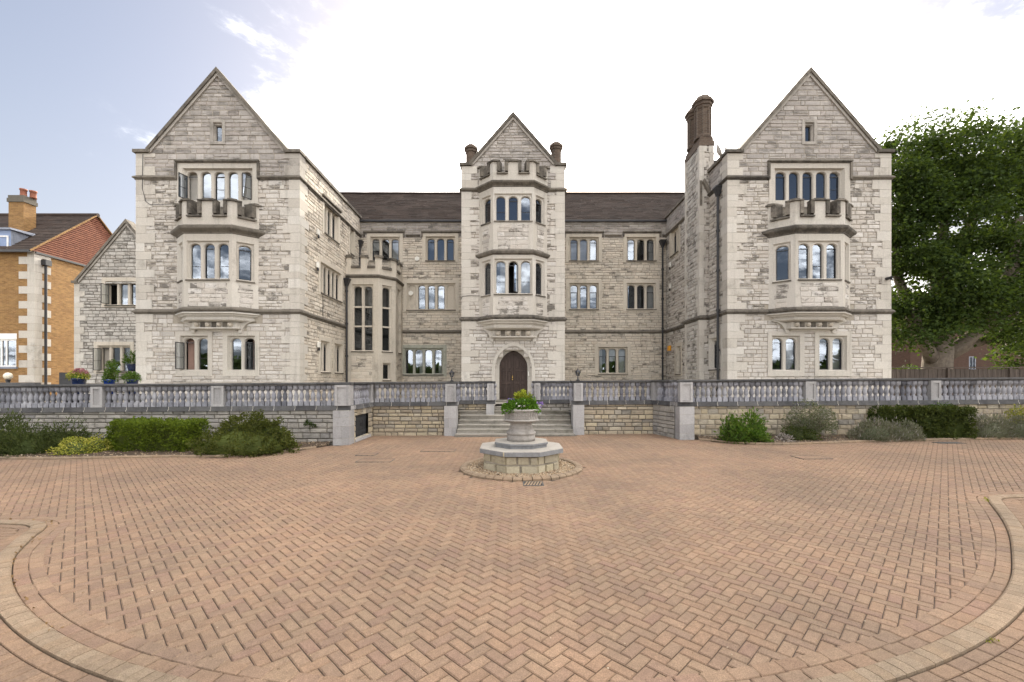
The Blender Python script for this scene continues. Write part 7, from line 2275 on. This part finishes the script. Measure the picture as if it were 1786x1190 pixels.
mb = MB(); mb.box(X(1540, FY_), X(1840, FY_), FY_-0.06, FY_+0.06, zt+0.06, zt+0.11); mb.build("capping", "fence_board", fen)
BY = 44.0
bh = thing("red_brick_house", "dim red brick house glimpsed under the tree at the right", "house", (X(1735, BY), BY, TZ))
bx0, bx1, be = X(1588, BY), X(1830, BY), Z(548, BY)
WB = front(BY)
hb = [(X(1690, BY), X(1702, BY), Z(645, BY), Z(622, BY)), (X(1758, BY), X(1772, BY), Z(600, BY), Z(578, BY))]
mb = MB(); backing(mb, WB, bx0, bx1, 0.9, be, hb, n=0); mb.poly([(bx0, BY+9, 0.9), (bx0, BY, 0.9), (bx0, BY, be), (bx0, BY+9, be)]); mb.build("wall", "red_brick", bh)
for (a, b, c, e) in hb:
    mb = MB()
    for q in ((a, a+0.08, c, e), (b-0.08, b, c, e), (a+0.08, b-0.08, c, c+0.08), (a+0.08, b-0.08, e-0.08, e), ((a+b)/2-0.03, (a+b)/2+0.03, c+0.08, e-0.08)): mb.wbox(WB, *q, -0.1, 0.0)
    w = mb.build("window", "lead", bh); mb = MB(); mb.wbox(WB, a, b, c, e, -0.06, -0.05); mb.build("pane", "window_glass", w); mb = MB(); mb.wbox(WB, a, b, c, e, -0.5, -0.45); mb.build("room", "room_dark", w)
mb = tiled_slope(bx0-0.3, bx1+0.3, BY-0.4, be-0.05, BY+5, be+3.2, 16); mb.build("roof", "roof_tile", bh, kind="stuff")
# trees across the road behind the photographer, seen in the ground floor panes
pts, nn_ = [], []
for k in range(15):
    x = -62+8.8*k+trng.uniform(-2, 2); y = -40+trng.uniform(-5, 5); h = trng.uniform(4.0, 7.5)
    m = 620
    u = trng.normal(0, 1, (m, 3)); u /= np.linalg.norm(u, axis=1)[:, None]
    q = np.array([x, y, h*0.58])+u*np.array([4.4, 3, h*0.45])*trng.uniform(0.5, 1.1, m)[:, None]
    pts.append(q); nn_.append(u)
leaves("tree_line", np.concatenate(pts), np.concatenate(nn_), 1.1, "far_leaf", None, 0.8, 0.6, "stuff")

# ================================================================== SMALL LITTER ON THE DRIVE
mb = MB()
for _ in range(260):
    y = 2.8+11*rnd.random()**1.6; x = rnd.uniform(-1.1*y, 1.1*y)
    if math.hypot(x-FX, y-FY) < FR+0.1 or (y < 8.2 and kdist(x, y) < 0.3): continue
    if y > min(bed_y(LB, x) if x < -5.6 else 15, bed_y(RB, x) if x > 6 else 15)-0.1: continue
    pebble(mb, x, y, gz(x)+0.004, rnd.uniform(0.004, 0.011))
mb.build("grit", "gravel", None, kind="stuff")
def litter(name, pts, spread, n, size, mat):
    P_ = np.array([pts[rnd.randrange(len(pts))] for _ in range(n)])+nrng.normal(0, 1, (n, 3))*np.array([spread, spread, 0.004])
    P_[:, 2] = np.abs(P_[:, 2]-0.02)+0.008+SLOPE*P_[:, 0]
    leaves(name, P_, np.tile([0, 0, 0.3], (n, 1)), size, mat, None, 0.7, 0.8, "stuff")
edge = [(*[float(q) for q in kpt(s, 0.012)], 0.02) for s in np.arange(8.6, 13.5, 0.05)]
litter("leaf_litter", edge, 0.03, 60, 0.035, "dry_leaf_brown")
tip = min(range(len(KP)), key=lambda i: math.hypot(KP[i][0]-7.75, KP[i][1]-7.1))
litter("moss", [(*[float(q) for q in kpt(tip*KS+d, 0.01)], 0.02) for d in (-0.1, 0, 0.1)]+[(*[float(q) for q in kpt(tip*KS-5.6, -0.17)], 0.02)], 0.025, 110, 0.018, "golden_leaf")
